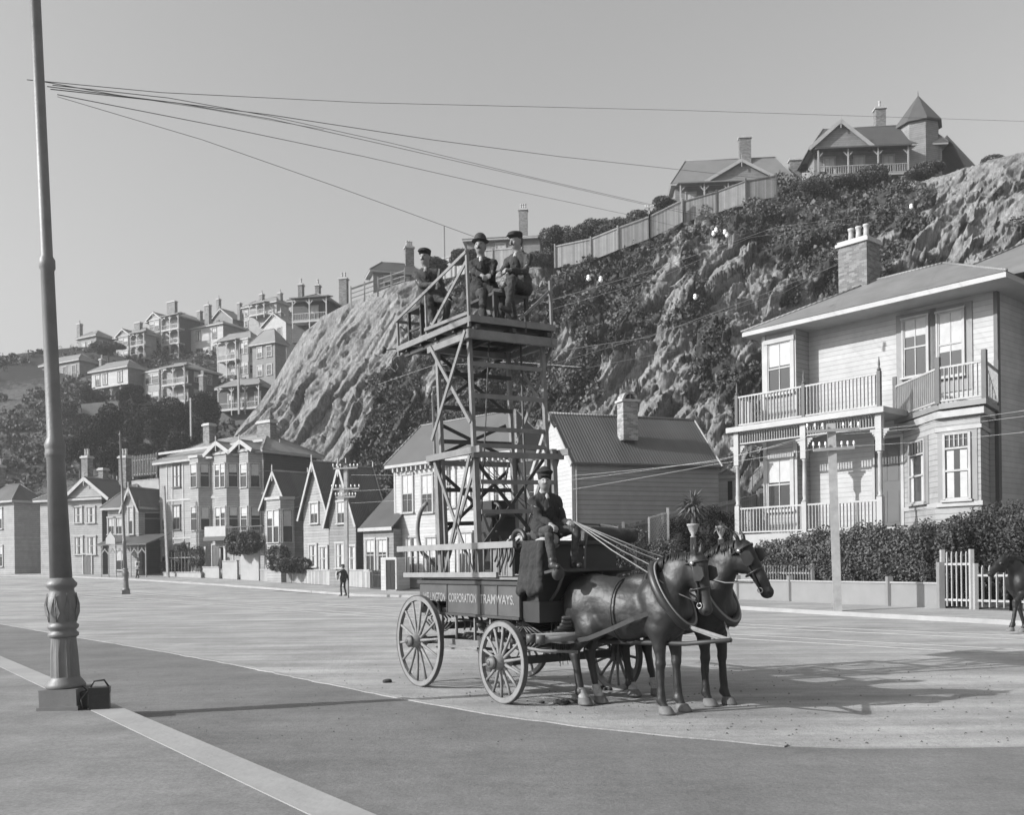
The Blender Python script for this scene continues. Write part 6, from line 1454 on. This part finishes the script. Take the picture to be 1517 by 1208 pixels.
# ------------------------------------------------------------------ people
def V3(a): return np.array(a, float)
def unit(a): a = V3(a); return a / np.linalg.norm(a)
def ik(a, t, l1, l2, hint):
    a, t = V3(a), V3(t); d = t - a; L_ = np.linalg.norm(d); m = (l1 + l2) * .995
    if L_ > m: t = a + d / L_ * m; d = t - a; L_ = m
    x = (l1 * l1 - l2 * l2 + L_ * L_) / (2 * L_); h_ = math.sqrt(max(0, l1 * l1 - x * x)); u = d / L_
    n = V3(hint) - u * (V3(hint) @ u); n /= (np.linalg.norm(n) + 1e-9); return a + u * x + n * h_, t
def person(label, pelvis, up, fwd, headf, hands, feet, elb, kne, vox=.011, hat='cap', moust=True, jacket='cloth_dark', trous='cloth_grey', s=1.0, open_=True, headtilt=(0, 0, 0), toe=None, group=None):
    p = V3(pelvis); up = unit(up); fw = unit(V3(fwd) - up * (V3(fwd) @ up)); rt = np.cross(fw, up); nb = p + up * .50 * s; hf = unit(headf); hu = unit(np.array([0, 0, 1.]) + V3(headtilt)); hf = unit(hf - hu * (hf @ hu)); hr = np.cross(hf, hu)
    hc = nb + up * .055 * s + hu * .12 * s + hf * .025 * s; M = np.array([hr, hf, hu])
    e = empty('person', tuple(p), 0, label, 'person', group)
    sh = {-1: nb - rt * .172 * s - up * .07 * s, 1: nb + rt * .172 * s - up * .07 * s}; hip = {-1: p - rt * .09 * s, 1: p + rt * .09 * s}
    ar = {}; lg = {}
    for k, i in ((-1, 0), (1, 1)):
        ar[k] = ik(sh[k], hands[i], .29 * s, .26 * s, elb[i]); lg[k] = ik(hip[k], V3(feet[i]), .43 * s, .42 * s, kne[i])
    B = SDF()
    B.cap(p + up * .04, nb - up * .1, .085 * s, .11 * s, .03, (fw, .6)); B.cap(nb - up * .05, hc - hu * .05, .055 * s, .052 * s)
    B.ell(hc, (.072 * s, .092 * s, .115 * s), M, .02); B.ell(hc - hu * .06 * s + hf * .028 * s, (.05 * s, .055 * s, .055 * s), M, .03)
    B.cap(hc + hf * .088 * s + hu * .015 * s, hc + hf * .112 * s - hu * .022 * s, .011 * s, .016 * s, .012); 
    for k in (-1, 1):
        B.ell(hc + hr * .075 * k * s - hu * .005 * s, (.012 * s, .022 * s, .033 * s), M, .008)
        B.ell(hc + hr * .03 * k * s + hf * .078 * s - hu * .03 * s, (.02 * s, .015 * s, .02 * s), M, .015)
        B.cap(sh[k], ar[k][0], .045 * s, .038 * s); B.cap(ar[k][0], ar[k][1], .038 * s, .027 * s); B.cap(hip[k], lg[k][0], .07 * s, .05 * s); B.cap(lg[k][0], lg[k][1], .045 * s, .035 * s)
        d = unit(ar[k][1] - ar[k][0]); w = ar[k][1]; inn = unit(np.cross(d, np.array([0, 0, 1.])) + 1e-6); dn = unit(np.cross(inn, d)); dn = dn if dn[2] < 0 else -dn
        B.cap(w, w + d * .07 * s, .026 * s, .034 * s, .015, (dn, .6))
        for q, (of, ln) in enumerate(((-.03, .062), (-.01, .07), (.011, .067), (.03, .052))):
            a0 = w + d * .085 * s + inn * of * s; a1 = a0 + (d * .7 + dn * .6) * ln * .55 * s; a2 = a1 + (d * .1 + dn) * ln * .5 * s
            B.chain([a0, a1, a2], [.0105 * s, .0095 * s, .008 * s], .004)
        sd_k = 1 if (inn @ rt) * k < 0 else -1
        B.chain([w + d * .03 * s + inn * .028 * sd_k * s, w + d * .07 * s + inn * .05 * sd_k * s + dn * .015, w + d * .1 * s + inn * .045 * sd_k * s + dn * .03], [.013 * s, .011 * s, .009 * s], .006)
    for k in (-1, 1): B.sub(hc + hr * .032 * k * s + hf * .098 * s + hu * .012 * s, (.019 * s, .013 * s, .011 * s), M)
    B.mesh('body', 'skin', vox, .02, e).location = tuple(-p)
    loc = tuple(-p)
    E_ = SDF()
    for k in (-1, 1): E_.ell(hc + hr * .031 * k * s + hf * .083 * s + hu * .012 * s, (.012 * s, .008 * s, .008 * s), M, 0)
    E_.mesh('eyes', 'eye', max(.006, vox * .6), .001, e).location = loc
    Hh = SDF(); Hh.ell(hc - hf * .022 * s + hu * .015 * s, (.08 * s, .09 * s, .112 * s), M).sub(hc + hf * .09 * s - hu * .05 * s, (.12 * s, .1 * s, .15 * s), M); Hh.mesh('hair', 'hair', vox, .01, e).location = loc
    if moust:
        Q = SDF()
        for k in (-1, 1): Q.cap(hc + hf * .102 * s - hu * .042 * s, hc + hf * .088 * s - hu * .053 * s + hr * .028 * k * s, .009 * s, .006 * s, .01)
        Q.mesh('moustache', 'hair', max(.006, vox * .6), .01, e).location = loc
    J = SDF(); J.cap(p + up * .06 * s, nb - up * .12 * s, .15 * s, .165 * s, .05, (fw, .68)); J.cap(nb - rt * .05 * s - up * .03 * s, sh[-1], .05 * s, .055 * s, .04); J.cap(nb + rt * .05 * s - up * .03 * s, sh[1], .05 * s, .055 * s, .04)
    for k in (-1, 1):
        J.cap(sh[k], ar[k][0], .056 * s, .047 * s, .03); J.cap(ar[k][0], ar[k][0] * .12 + ar[k][1] * .88, .048 * s, .04 * s, .02)
        J.cap(hip[k] + up * .1 * s, hip[k] * .7 + lg[k][0] * .3 + up * .02, .115 * s, .1 * s, .05)
        J.cap(nb - up * .0 + rt * .05 * k * s - fw * .02, nb - up * .26 * s + rt * .02 * k * s + fw * .115 * s, .03 * s, .022 * s, .015)
        pass
    J.cap(nb + up * .02 * s - fw * .045 * s - rt * .05, nb + up * .02 * s - fw * .045 * s + rt * .05, .034 * s, .034 * s, .03)
    for k in (-1, 1): J.cap(nb + up * .015 * s + rt * .06 * k * s - fw * .03 * s, nb - up * .2 * s + rt * .035 * k * s + fw * .118 * s, .03 * s, .024 * s, .01)
    J.mesh('jacket', jacket, vox, .03, e, fold=((.026, 9.0, True), (.012, 22.0, True))).location = loc
    Sh = SDF(); Sh.ell(nb - up * .05 * s + fw * .066 * s, (.034 * s, .042 * s, .07 * s), np.array([rt, fw, up])); Sh.cap(nb + up * .02 * s, nb + up * .04 * s, .06 * s, .058 * s); Sh.mesh('shirt', 'shirt', vox, .02, e).location = loc
    T_ = SDF(); T_.cap(nb - up * .0 + fw * .078 * s, nb - up * .16 * s + fw * .128 * s, .013 * s, .022 * s); T_.mesh('tie', 'cloth_black', max(.007, vox * .7), .01, e).location = loc
    We = SDF(); We.ell(nb - up * .2 * s + fw * .08 * s, (.08 * s, .06 * s, .165 * s), np.array([rt, fw, up])); We.mesh('waistcoat', 'cloth_black', vox, .02, e).location = loc
    Tr = SDF(); Tr.cap(hip[-1], hip[1], .12 * s, .12 * s, .04)
    for k in (-1, 1):
        kn, an = lg[k]; Tr.cap(hip[k], kn, .084 * s, .06 * s, .03); Tr.cap(kn, kn * .05 + an * .95, .058 * s, .054 * s, .02)
    Tr.mesh('trousers', trous, vox, .03, e, fold=((.024, 9.0, True), (.012, 22.0, True))).location = loc
    Bo = SDF()
    for i, k in enumerate((-1, 1)):
        an = lg[k][1]; td = unit(toe[i]) if toe is not None else fw; td = unit(V3([td[0], td[1], td[2] if toe is not None else 0])); Bo.cap(an + V3([0, 0, .03]), an + V3([0, 0, -.03]), .052 * s, .05 * s, .02); Bo.cap(an + V3([0, 0, -.045]) - td * .02, an + V3([0, 0, -.05]) + td * .17 * s, .045 * s, .036 * s, .02)
    Bo.mesh('boots', 'leather', vox, .02, e).location = loc
    Ht = SDF(); top = hc + hu * .075 * s
    if hat == 'cap': Ht.ell(top + hu * .025 * s + hf * .01 * s, (.1 * s, .118 * s, .042 * s), M); Ht.cap(top - hf * .02 - hu * .012, top + hf * .03 - hu * .012, .086 * s, .084 * s, .02, (hu, .35)); Ht.ell(top + hf * .105 * s + hu * .0, (.075 * s, .05 * s, .012 * s), M, .012)
    elif hat == 'peaked': Ht.ell(top + hu * .045 * s, (.112 * s, .118 * s, .035 * s), M); Ht.cap(top - hu * .01, top + hu * .03 * s, .09 * s, .09 * s, .02, (hf, 1.0)); Ht.ell(top + hf * .1 * s - hu * .012, (.07 * s, .05 * s, .011 * s), M, .01)
    else:
        Ht.ell(top + hu * .03 * s, (.088 * s, .102 * s, .09 * s), M).ell(top + hu * .0, (.128 * s, .15 * s, .014 * s), M, .012)
    Ht.mesh('hat', 'felt' if hat == 'bowler' else 'cloth_dark' if hat == 'cap' else 'cloth_black', vox, .015, e).location = loc
    return e, lg, ar, hc
W3 = lambda f, l, z: wp(f, l, z)
dw = lambda f, l, z=0: np.array([WF[0] * f + WL[0] * l, WF[1] * f + WL[1] * l, z])       # direction in wagon terms
TOC = unit(np.array([0.05, -1, 0]))                                                        # roughly to the photographer
person('seated man in flat cap and open dark jacket at the back of the platform', W3(-2.66, -.44, 5.82), dw(-.02, -.1, 1), dw(.75, -.62), dw(.62, -.8),
    [W3(-2.36, -.2, 5.86), W3(-2.32, -.56, 6.0)], [W3(-2.3, -.4, 5.3), W3(-2.25, -.62, 5.34)], [dw(-.3, .3, -.9), dw(-.5, -.3, -.9)], [dw(.6, 0, 1), dw(.6, -.3, 1)], hat='cap', jacket='cloth_grey')
person('seated man in a bowler hat and tie in the middle of the platform', W3(-1.92, .08, 5.84), dw(.0, -.08, 1), dw(.78, -.6), dw(.7, -.75),
    [W3(-1.52, -.08, 5.99), W3(-1.5, -.2, 5.96)], [W3(-1.45, .06, 5.32), W3(-1.5, -.22, 5.32)], [dw(-.4, .3, -.9), dw(-.5, -.3, -.9)], [dw(.6, 0, 1), dw(.6, -.2, 1)], s=1.05, hat='bowler', jacket='cloth_dark')
mx_e, mx_l, mx_a, mx_h = person('seated man in cloth cap with legs crossed at the front corner of the platform', W3(-1.52, .44, 5.86), dw(.02, -.02, 1), dw(.4, -.92), dw(.2, -1),
    [W3(-1.24, .1, 6.03), W3(-1.36, .0, 6.0)], [W3(-1.15, .0, 5.46), W3(-1.3, .2, 5.32)], [dw(.3, .2, -.9), dw(-.5, .2, -.9)], [dw(.5, -.7, 1), dw(.3, -.5, 1)], s=1.06, hat='cap', jacket='cloth_grey', headtilt=dw(.05, -.12))
drv, dl, da, dh = person('driver in peaked cap, jacket and tie holding the reins on the wagon seat', W3(.24, -.4, 2.16), dw(.0, -.03, 1), dw(1, -.25), dw(.8, -.45),
    [W3(.6, -.3, 2.3), W3(.62, -.6, 2.26)], [W3(.68, -.3, 1.8), W3(.72, -.66, 1.79)], [dw(-.4, .4, -.9), dw(-.4, -.4, -.9)], [dw(.5, .15, 1), dw(.5, -.25, 1)], hat='peaked', moust=False, jacket='cloth_dark')
b = MB(); q_ = Vector(W3(-2.24, -.56, 5.96)); b.bar((0, 0, -.06), (.05, -.02, .24), .02, .028); tag(b.build('wooden_stick', 'timber_pale', None, loc=q_), 'short pale stick held up by the man at the back of the platform', 'stick')
gp = G(511, 885); Yp = 51.5; gp = np.array([pxX(509, Yp), Yp, float(gz(0, Yp)) + .13])
person('pedestrian in dark clothes with a pale bundle standing by the telegraph pole', gp + [0, 0, .93], (0, 0, 1), (-.7, .5, 0), (-.7, .4, 0), [gp + [-.3, -.15, 1.1], gp + [.28, 0, .8]], [gp + [-.12, .02, .1], gp + [.14, .0, .1]], [(-.6, -.5, -.5), (.6, 0, -.2)], [(-.5, .4, 0), (-.5, .4, 0)], vox=.022, hat='cap', moust=False, trous='cloth_black')
S_ = SDF(); S_.ell(gp + [-.3, -.15, 1.15], (.1, .12, .26)); tag(S_.mesh('bundle', 'shirt', .02, .02), 'pale bundle carried by the pedestrian beside the telegraph pole', 'bundle')
gq = np.array([pxX(204, 79), 79, float(gz(0, 79)) + .14])
person('tiny figure in white standing under the shop awning', gq + [0, 0, .9], (0, 0, 1), (0, -1, 0), (0, -1, 0), [gq + [-.25, 0, .8], gq + [.25, 0, .8]], [gq + [-.1, 0, .1], gq + [.1, 0, .1]], [(-.6, 0, -.2), (.6, 0, -.2)], [(0, -1, 0), (0, -1, 0)], vox=.03, hat='cap', moust=False, jacket='shirt', trous='cloth_black')

# ------------------------------------------------------------------ horses
def horse(label, mid, ang, neck, head, fore, hind, coat, s=1.0, vox=.016, socks=(), tack=True, legs_lift=None):
    """mid = ground point between the feet, ang = heading; neck = poll point, head = muzzle point, feet given in the horse's own axes"""
    e = empty('horse', (mid[0], mid[1], 0), ang, label, 'horse'); B = SDF(); k = .07
    B.ell((-.5, 0, 1.3), (.36, .29, .36)).ell((.0, 0, 1.2), (.56, .305, .355)).ell((.5, 0, 1.24), (.33, .27, .41)).ell((-.25, 0, 1.3), (.4, .27, .31)).ell((.26, 0, 1.5), (.32, .1, .14))
    B.cap((.42, .15, 1.42), (.6, .15, 1.15), .11, .13, .1).cap((.42, -.15, 1.42), (.6, -.15, 1.15), .11, .13, .1)
    B.ell((-.62, .12, 1.26), (.24, .17, .33)).ell((-.62, -.12, 1.26), (.24, .17, .33)).ell((.66, .11, 1.17), (.16, .14, .22)).ell((.66, -.11, 1.17), (.16, .14, .22))
    poll, muz = V3(neck), V3(head); nb0 = V3((.48, 0, 1.38)); md = (nb0 + poll) / 2 + V3((-.02, 0, .05)); fl = {}
    B.chain([nb0 + V3((0, 0, .0)), md, poll - V3((.06, 0, .05))], [.26, .18, .13], .06, ((0, 1, 0), .62)); B.cap((.3, 0, 1.52), md + V3((-.08, 0, .09)), .09, .07, .06, ((0, 1, 0), .6)); B.cap((.5, 0, 1.1), (md + V3((.05, 0, -.1))), .2, .12, .06)
    hd = unit(muz - poll); sd = unit(np.cross(hd, V3((0, 0, 1)))); fr_ = unit(np.cross(sd, hd)); fr_ = fr_ if fr_[0] > 0 or fr_[2] > .5 else -fr_; L_ = np.linalg.norm(muz - poll)
    fr_ = unit(V3((.8, 0, .6)) - hd * (V3((.8, 0, .6)) @ hd)); sd = np.cross(hd, fr_)
    B.cap(poll + hd * .06, poll + hd * L_ * .5, .13, .1, .03, (sd, .72)); B.cap(poll + hd * L_ * .5, muz - hd * .02, .092, .068, .03, (sd, .78)); B.cap(poll + hd * .1 + fr_ * .06, muz + fr_ * .03, .05, .04, .03); B.ell(poll + hd * .2 - fr_ * .1, (.12, .07, .12), np.array([hd, sd, fr_]), .05)
    B.ell(muz + hd * .0, (.068, .062, .066), np.array([hd, sd, fr_]), .03); B.ell(muz - fr_ * .045 - hd * .02, (.05, .04, .04), np.array([hd, sd, fr_]), .03)
    for q in (-1, 1):
        B.ell(poll + hd * .19 + sd * .085 * q + fr_ * .045, (.05, .03, .035), np.array([hd, sd, fr_]), .03); B.sub(muz + sd * .045 * q + fr_ * .03 + hd * .035, (.02, .014, .02), np.array([hd, sd, fr_]))
        eb = poll + sd * .06 * q + fr_ * .03 - hd * .01; et = eb - hd * .18 + sd * .03 * q + fr_ * .03; B.cap(eb, et * .5 + eb * .5, .028, .03, .02); B.cap(et * .5 + eb * .5, et, .03, .008, .01)
    for q, (fx, fy, fz) in zip((1, -1), fore):
        y = fy; el = V3((.53, .17 * q, 1.0)); ft = V3((fx, fy, .16 + fz)); kn = el * .52 + ft * .48 + V3((.01, 0, .0)) + (V3((.12, 0, .05)) if fz > .02 else 0)
        B.cap((.6, .15 * q, 1.18), el, .16, .14, .07, ((0, 1, 0), .8)); B.cap(el, kn + V3((0, 0, .08)), .125, .07, .05, ((0, 1, 0), .85)); B.ell(kn, (.07, .064, .085), None, .03); B.cap(kn, ft, .052, .044, .02); B.cap(kn + V3((-.03, 0, -.05)), ft + V3((-.03, 0, 0)), .026, .026, .02); B.ell(ft + V3((-.01, 0, 0)), (.064, .056, .06), None, .02); B.cap(ft, ft + V3((.05, 0, -.09)), .05, .055, .02); fl[('f', q)] = ft
    for q, (fx, fy, fz) in zip((1, -1), hind):
        hp = V3((-.56, .15 * q, 1.22)); st = V3((-.4, .19 * q, 1.0)); ft = V3((fx, fy, .17 + fz)); hk = V3((fx - .09, fy * .98, .62 + fz * .6))
        B.cap(hp, st, .2, .16, .07, ((0, 1, 0), .8)); B.cap(st + V3((-.06, 0, -.02)), hk + V3((.04, 0, .12)), .165, .075, .06, ((0, 1, 0), .78)); B.ell(hk + V3((-.01, 0, .02)), (.076, .056, .1), None, .03); B.cap(hk + V3((-.06, 0, .03)), hk + V3((-.05, 0, .16)), .02, .014, .03); B.cap(hk, ft, .056, .046, .025); B.ell(ft + V3((-.01, 0, 0)), (.066, .056, .06), None, .02); B.cap(ft, ft + V3((.05, 0, -.09)), .052, .056, .02); fl[('h', q)] = ft
    body = B.mesh('body', coat, vox, .05, e, fold=((.03, 4.2, False), (.008, 9.0, True)))
    for key, ft in fl.items():
        b = MB(); z0_ = ft[2] - .157; b.lathe([(.088, 0), (.09, .02), (.068, .085), (.04, .1)], 16); b.v = [(p[0] * 1.12 + ft[0] + .075 - p[2] * .35, p[1] + ft[1], p[2] + z0_) for p in b.v]; b.build('hoof', 'hoof', e)
    if socks:
        for key in socks: ft = fl[key]; b = SDF(); b.cap(ft + V3((-.008, 0, .03)), ft + V3((.045, 0, -.08)), .056, .06, .01); b.mesh('fetlock', 'fetlock', .012, .01, e)
    # tail, mane, forelock
    b = MB()
    for i in range(46):
        a = rng.normal(0, .03, 2); z1 = rng.uniform(.45, .75); b.tube([(-.82, a[0], 1.43), (-.93 + a[1], a[0] * 1.4, 1.3), (-.97 + a[1] * 1.5, a[0] * 2.4, 1.0), (-.95 + a[1] * 2.0, a[0] * 2.4, z1)], [.025, .022, .016, .004], 4)
    b.build('tail', 'mane', e)
    b = MB()
    for i in range(170):
        t = i / 169; c = V3((.22, 0, 1.56)) * (1 - t) + (poll + V3((-.07, 0, .06))) * t + V3((-.07, 0, .1)) * math.sin(math.pi * t); q = 1 if rng.random() > .35 else -1; ln = rng.uniform(.1, .2); w_ = rng.uniform(.9, 1.1)
        b.tube([c, c + V3((.01, .05 * q * w_, -.01)), c + V3((.02, .085 * q * w_, -.06)), c + V3((.035 + rng.normal(0, .01), .095 * q * w_, -ln))], [.014, .013, .009, .002], 4)
    for i in range(10): b.tube([poll + fr_ * .05, poll + fr_ * .1 + hd * .06 + sd * rng.uniform(-.04, .04), poll + fr_ * .1 + hd * rng.uniform(.12, .2) + sd * rng.uniform(-.05, .05)], [.012, .012, .003], 4)
    b.build('mane', 'mane', e)
    if not tack: return e, body
    # bridle with blinkers, collar and hames, girth, back pad
    br = empty('bridle'); br.parent = e
    b = MB()
    def loop(c, r1, r2, u, w, rad, a0=0, a1=6.2832, n=22, bb=None): (bb or b).tube([c + u * r1 * math.cos(a) + w * r2 * math.sin(a) for a in np.linspace(a0, a1, n)], rad, 6, cap=a1 - a0 < 6)
    loop(poll + hd * .05 - fr_ * .02, .115, .15, sd, fr_, .014); loop(poll + hd * .36 - fr_ * .02, .098, .115, sd, fr_, .012)
    for q in (-1, 1): b.tube([poll + hd * .04 + sd * .115 * q, poll + hd * .2 + sd * .115 * q, poll + hd * .36 + sd * .092 * q, muz + sd * .075 * q - hd * .06 - fr_ * .03], .013, 6)
    b.tube([poll + hd * .08 + sd * .11, poll + hd * .07 + fr_ * .135, poll + hd * .08 - sd * .11], .014, 6)
    b.build('headstall', 'leather', br)
    for q in (-1, 1):
        b = MB()
        c = poll + hd * .19 + sd * .135 * q + fr_ * .06; u, w = hd * .085, unit(fr_ + sd * .3 * q) * .09; t = sd * .01 * q
        pts = [c + u * a_ + w * b_ for a_, b_ in ((-1, -.9), (-1.05, .3), (-.6, 1), (.6, 1), (1.05, .3), (1, -.9))]; b.add([p_ - t for p_ in pts] + [p_ + t for p_ in pts], [(0, 1, 2, 3, 4, 5), (11, 10, 9, 8, 7, 6)] + [(i, (i + 1) % 6, (i + 1) % 6 + 6, i + 6) for i in range(6)]); b.build('blinker', 'leather', br)
    for q in (-1, 1):
        b = MB(); c = muz + sd * .08 * q - hd * .06 - fr_ * .03; loop(c, .03, .03, hd, fr_, .007); b.build('bit_ring', 'brass', br); b = MB(); c = poll + hd * .06 + sd * .125 * q; b.tube([c - sd * .008, c + sd * .012 * q], .026, 10); b.build('rosette', 'brass', br)
    cdir = unit(V3((.82, 0, .5))); cu_ = unit(V3((-.5, 0, .82))); cc = V3((.63, 0, 1.39)); sy = V3((0, 1, 0))
    b = MB(); loop(cc, .265, .42, sy, cu_, .06, n=34); co = b.build('collar', 'leather', e)
    b = MB(); loop(cc + cdir * .05, .275, .43, sy, cu_, .014, n=34); b.tube([cc + cdir * .05 + cu_ * .37, cc + cdir * .07 + cu_ * .47], .014, 6); b.build('hames', 'trim_grey', co)
    b = MB(); b.tube([(.0 - .02, y_, z_) for y_, z_ in [(0.335 * math.cos(a), 1.2 + .39 * math.sin(a)) for a in np.linspace(0, 6.28, 26)]], .012, 5); b.build('girth', 'leather', e)
    for q in (-1, 1):
        b = MB(); y = q * .3; pts = [V3((.58, y * .85, 1.22)), V3((.3, y * 1.06, 1.12)), V3((0, y * 1.14, .99)), V3((-.35, y * 1.12, .86)), V3((-.7, y * 1.1, .8)), V3((-1.1, y * 1.05, .82))]
        for p_, q_ in zip(pts[:-1], pts[1:]): b.bar(p_, q_, .014, .055)
        b.build('trace', 'leather', e)
    b = MB(); en = wp(2.85, .17, .92) - np.array([mid[0], mid[1], 0]); en = Matrix.Rotation(-ang, 3, 'Z') @ Vector(en); st = Vector((.72, 0, 1.06))
    if len(label) and mid[1] < 20:
        b.bar(st, en, .01, .035); b.bar(st + Vector((0, .03, -.02)), en + Vector((0, 0, -.04)), .008, .02); b.build('breast_strap', 'leather_pale', e)
    return e, body
nm_ = (1.40, 11.53)
n_e, _ = horse('dark bay harness horse nearer the camera with lowered head and collar', nm_, R(-40.4), (.92, .06, 1.82), (1.04, .06, 1.22),
    [(.60, .17, 0), (.56, -.15, 0)], [(-.56, .12, 0), (-.62, -.13, 0)], 'coat_bay', socks=(('h', -1), ('h', 1)), tack='near')
f_e, _ = horse('darker harness horse on the far side with raised head and bright blinkers', (2.10, 12.15), R(-47), (.97, .02, 1.97), (1.27, .12, 1.4),
    [(.62, .15, 0), (.55, -.14, 0)], [(-.5, .15, 0), (-.66, -.13, 0)], 'coat_dark', socks=(('h', -1), ('h', 1)), tack='far')
t_e, _ = horse('dark horse walking in at the right edge of the photo', (pxX(1540, 22.5), 22.5), R(197), (1.0, 0, 1.75), (1.42, 0, 1.4),
    [(.95, .15, .06), (.3, -.15, 0)], [(-.3, .15, 0), (-.8, -.13, 0)], 'coat_dark', tack=False, vox=.02)
# reins from the driver's hand to the bits
def wpt(e, p):
    return Matrix.Translation(e.location) @ Matrix.Rotation(e.rotation_euler[2], 4, 'Z') @ Vector(p)
hand = Vector(da[-1][1]) + Vector(dw(.09, 0, 0))
for lab, e_, ring, col in (('pair of leather reins running from the driver to the nearer horse', n_e, (.97, .14, 1.32), 'leather_pale'), ('pair of leather reins running from the driver to the farther horse', f_e, (1.19, .1, 1.52), 'leather_pale')):
    b = MB(); o = hand.copy()
    for q in (-1, 1):
        ham = wpt(e_, (.5, .2 * q, 1.62 if e_ is n_e else 1.6)); r2 = wpt(e_, (ring[0], ring[1] + (.0 if q > 0 else -.17), ring[2]))
        mid = hand.lerp(ham, .5) + Vector((0, 0, -.03)); b.tube([hand - o, mid - o, ham - o, ham.lerp(r2, .5) - o + Vector((0, 0, -.04)), r2 - o], .009, 5)
    tag(b.build('reins', col, None, loc=o), lab, 'reins')
b = MB(); o = hand.copy()
for k in range(3): b.tube([hand - o, Vector((.02 * k, -.02, -.12)), Vector((.05 + .02 * k, .02, -.25)), Vector((.03 + .03 * k, .0, -.1)), Vector((0, 0, 0))], .007, 5)
tag(b.build('rein_ends', 'leather_pale', None, loc=o), 'loose rein ends looped below the left hand of the driver', 'reins')

# ------------------------------------------------------------------ small things on the ground
p = G(147, 1050, .125); e = empty('camera_case', (p[0] + .03, p[1] - .05, .125), R(18), 'black leather camera case with strap beside the ornate lamp post base', 'case')
b = MB(); b.box(-.11, .11, -.08, .08, 0, .25); b.box(-.115, .115, -.085, .085, .19, .26); b.build('case', 'leather', e)
b = MB(); b.box(-.07, .07, -.087, -.082, .09, .17); b.build('label_plate', 'leather', e)
b = MB(); b.tube([(-.1, 0, .26), (-.06, 0, .33), (.05, 0, .34), (.1, 0, .26)], .012, 6); b.tube([(-.12, 0, .22), (-.2, -.02, .12), (-.17, -.05, .02)], .012, 6); b.build('strap', 'leather', e)
e = empty('camera_case', (p[0] - .2, p[1] + .02, .125), R(5), 'smaller black case tucked against the lamp post plinth', 'case')
b = MB(); b.box(-.07, .07, -.07, .07, 0, .2); b.box(-.075, .075, -.075, .075, .16, .205); b.build('case', 'leather', e); b = MB(); b.tube([(-.06, 0, .2), (0, 0, .26), (.06, 0, .2)], .01, 6); b.build('strap', 'leather', e)
def heap(px, py, n, r, label):
    c = G(px, py); v = []; S_ = SDF()
    for i in range(n): q = rng.normal(0, 1, 2) * np.array([r, r * .55]); S_.ell((c[0] + q[0], c[1] + q[1], .02), (rng.uniform(.03, .05), rng.uniform(.03, .045), rng.uniform(.02, .04)))
    tag(S_.mesh('dung_heap', 'dung', .012, .01), label, 'dung')
heap(838, 1043, 22, .13, 'heap of horse dung by the hind hooves of the nearer horse'); heap(905, 1022, 16, .1, 'heap of dung between the horses and the front wheel'); heap(572, 1012, 9, .03, 'small scatter of dung behind the wagon')
b = MB()
for i in range(600):
    px = rng.uniform(100, 1500); py = rng.uniform(985, 1105) ; g = G(px, py); r = rng.uniform(.005, .022)
    v = [(g[0] + r * rng.uniform(.6, 1) * math.cos(a), g[1] + r * rng.uniform(.6, 1) * math.sin(a), 0.001) for a in (0, 1.3, 2.6, 3.9, 5.1)] + [(g[0], g[1], r * .8)]
    b.add(v, [(i_, (i_ + 1) % 5, 5) for i_ in range(5)])
tag(b.build('gravel', 'stone', None, fix=False), 'loose stones scattered over the dirt road', 'gravel', kind='stuff')
for o in list(bpy.data.objects):                   # nothing stray
    if o.type == 'MESH' and len(o.data.polygons) == 0: bpy.data.objects.remove(o)

# ------------------------------------------------------------------ the air: even, thin haze round everything
b = MB(); b.box(-760, 760, -190, 860, -1.6, 75)
hz = b.build('haze', 'stone', None)
hm = bpy.data.materials.new('haze'); hm.use_nodes = True; hm.node_tree.nodes.clear()
ho = hm.node_tree.nodes.new('ShaderNodeOutputMaterial'); hv = hm.node_tree.nodes.new('ShaderNodeVolumePrincipled')
hv.inputs['Color'].default_value = (.9, .9, .9, 1); hv.inputs['Density'].default_value = .0005; hv.inputs['Anisotropy'].default_value = .2
hm.node_tree.links.new(hv.outputs[0], ho.inputs['Volume']); hz.data.materials.clear(); hz.data.materials.append(hm)
tag(hz, 'thin pale haze in the air over the street and hill', 'haze', kind='stuff')
SC.cycles.volume_bounces = 1
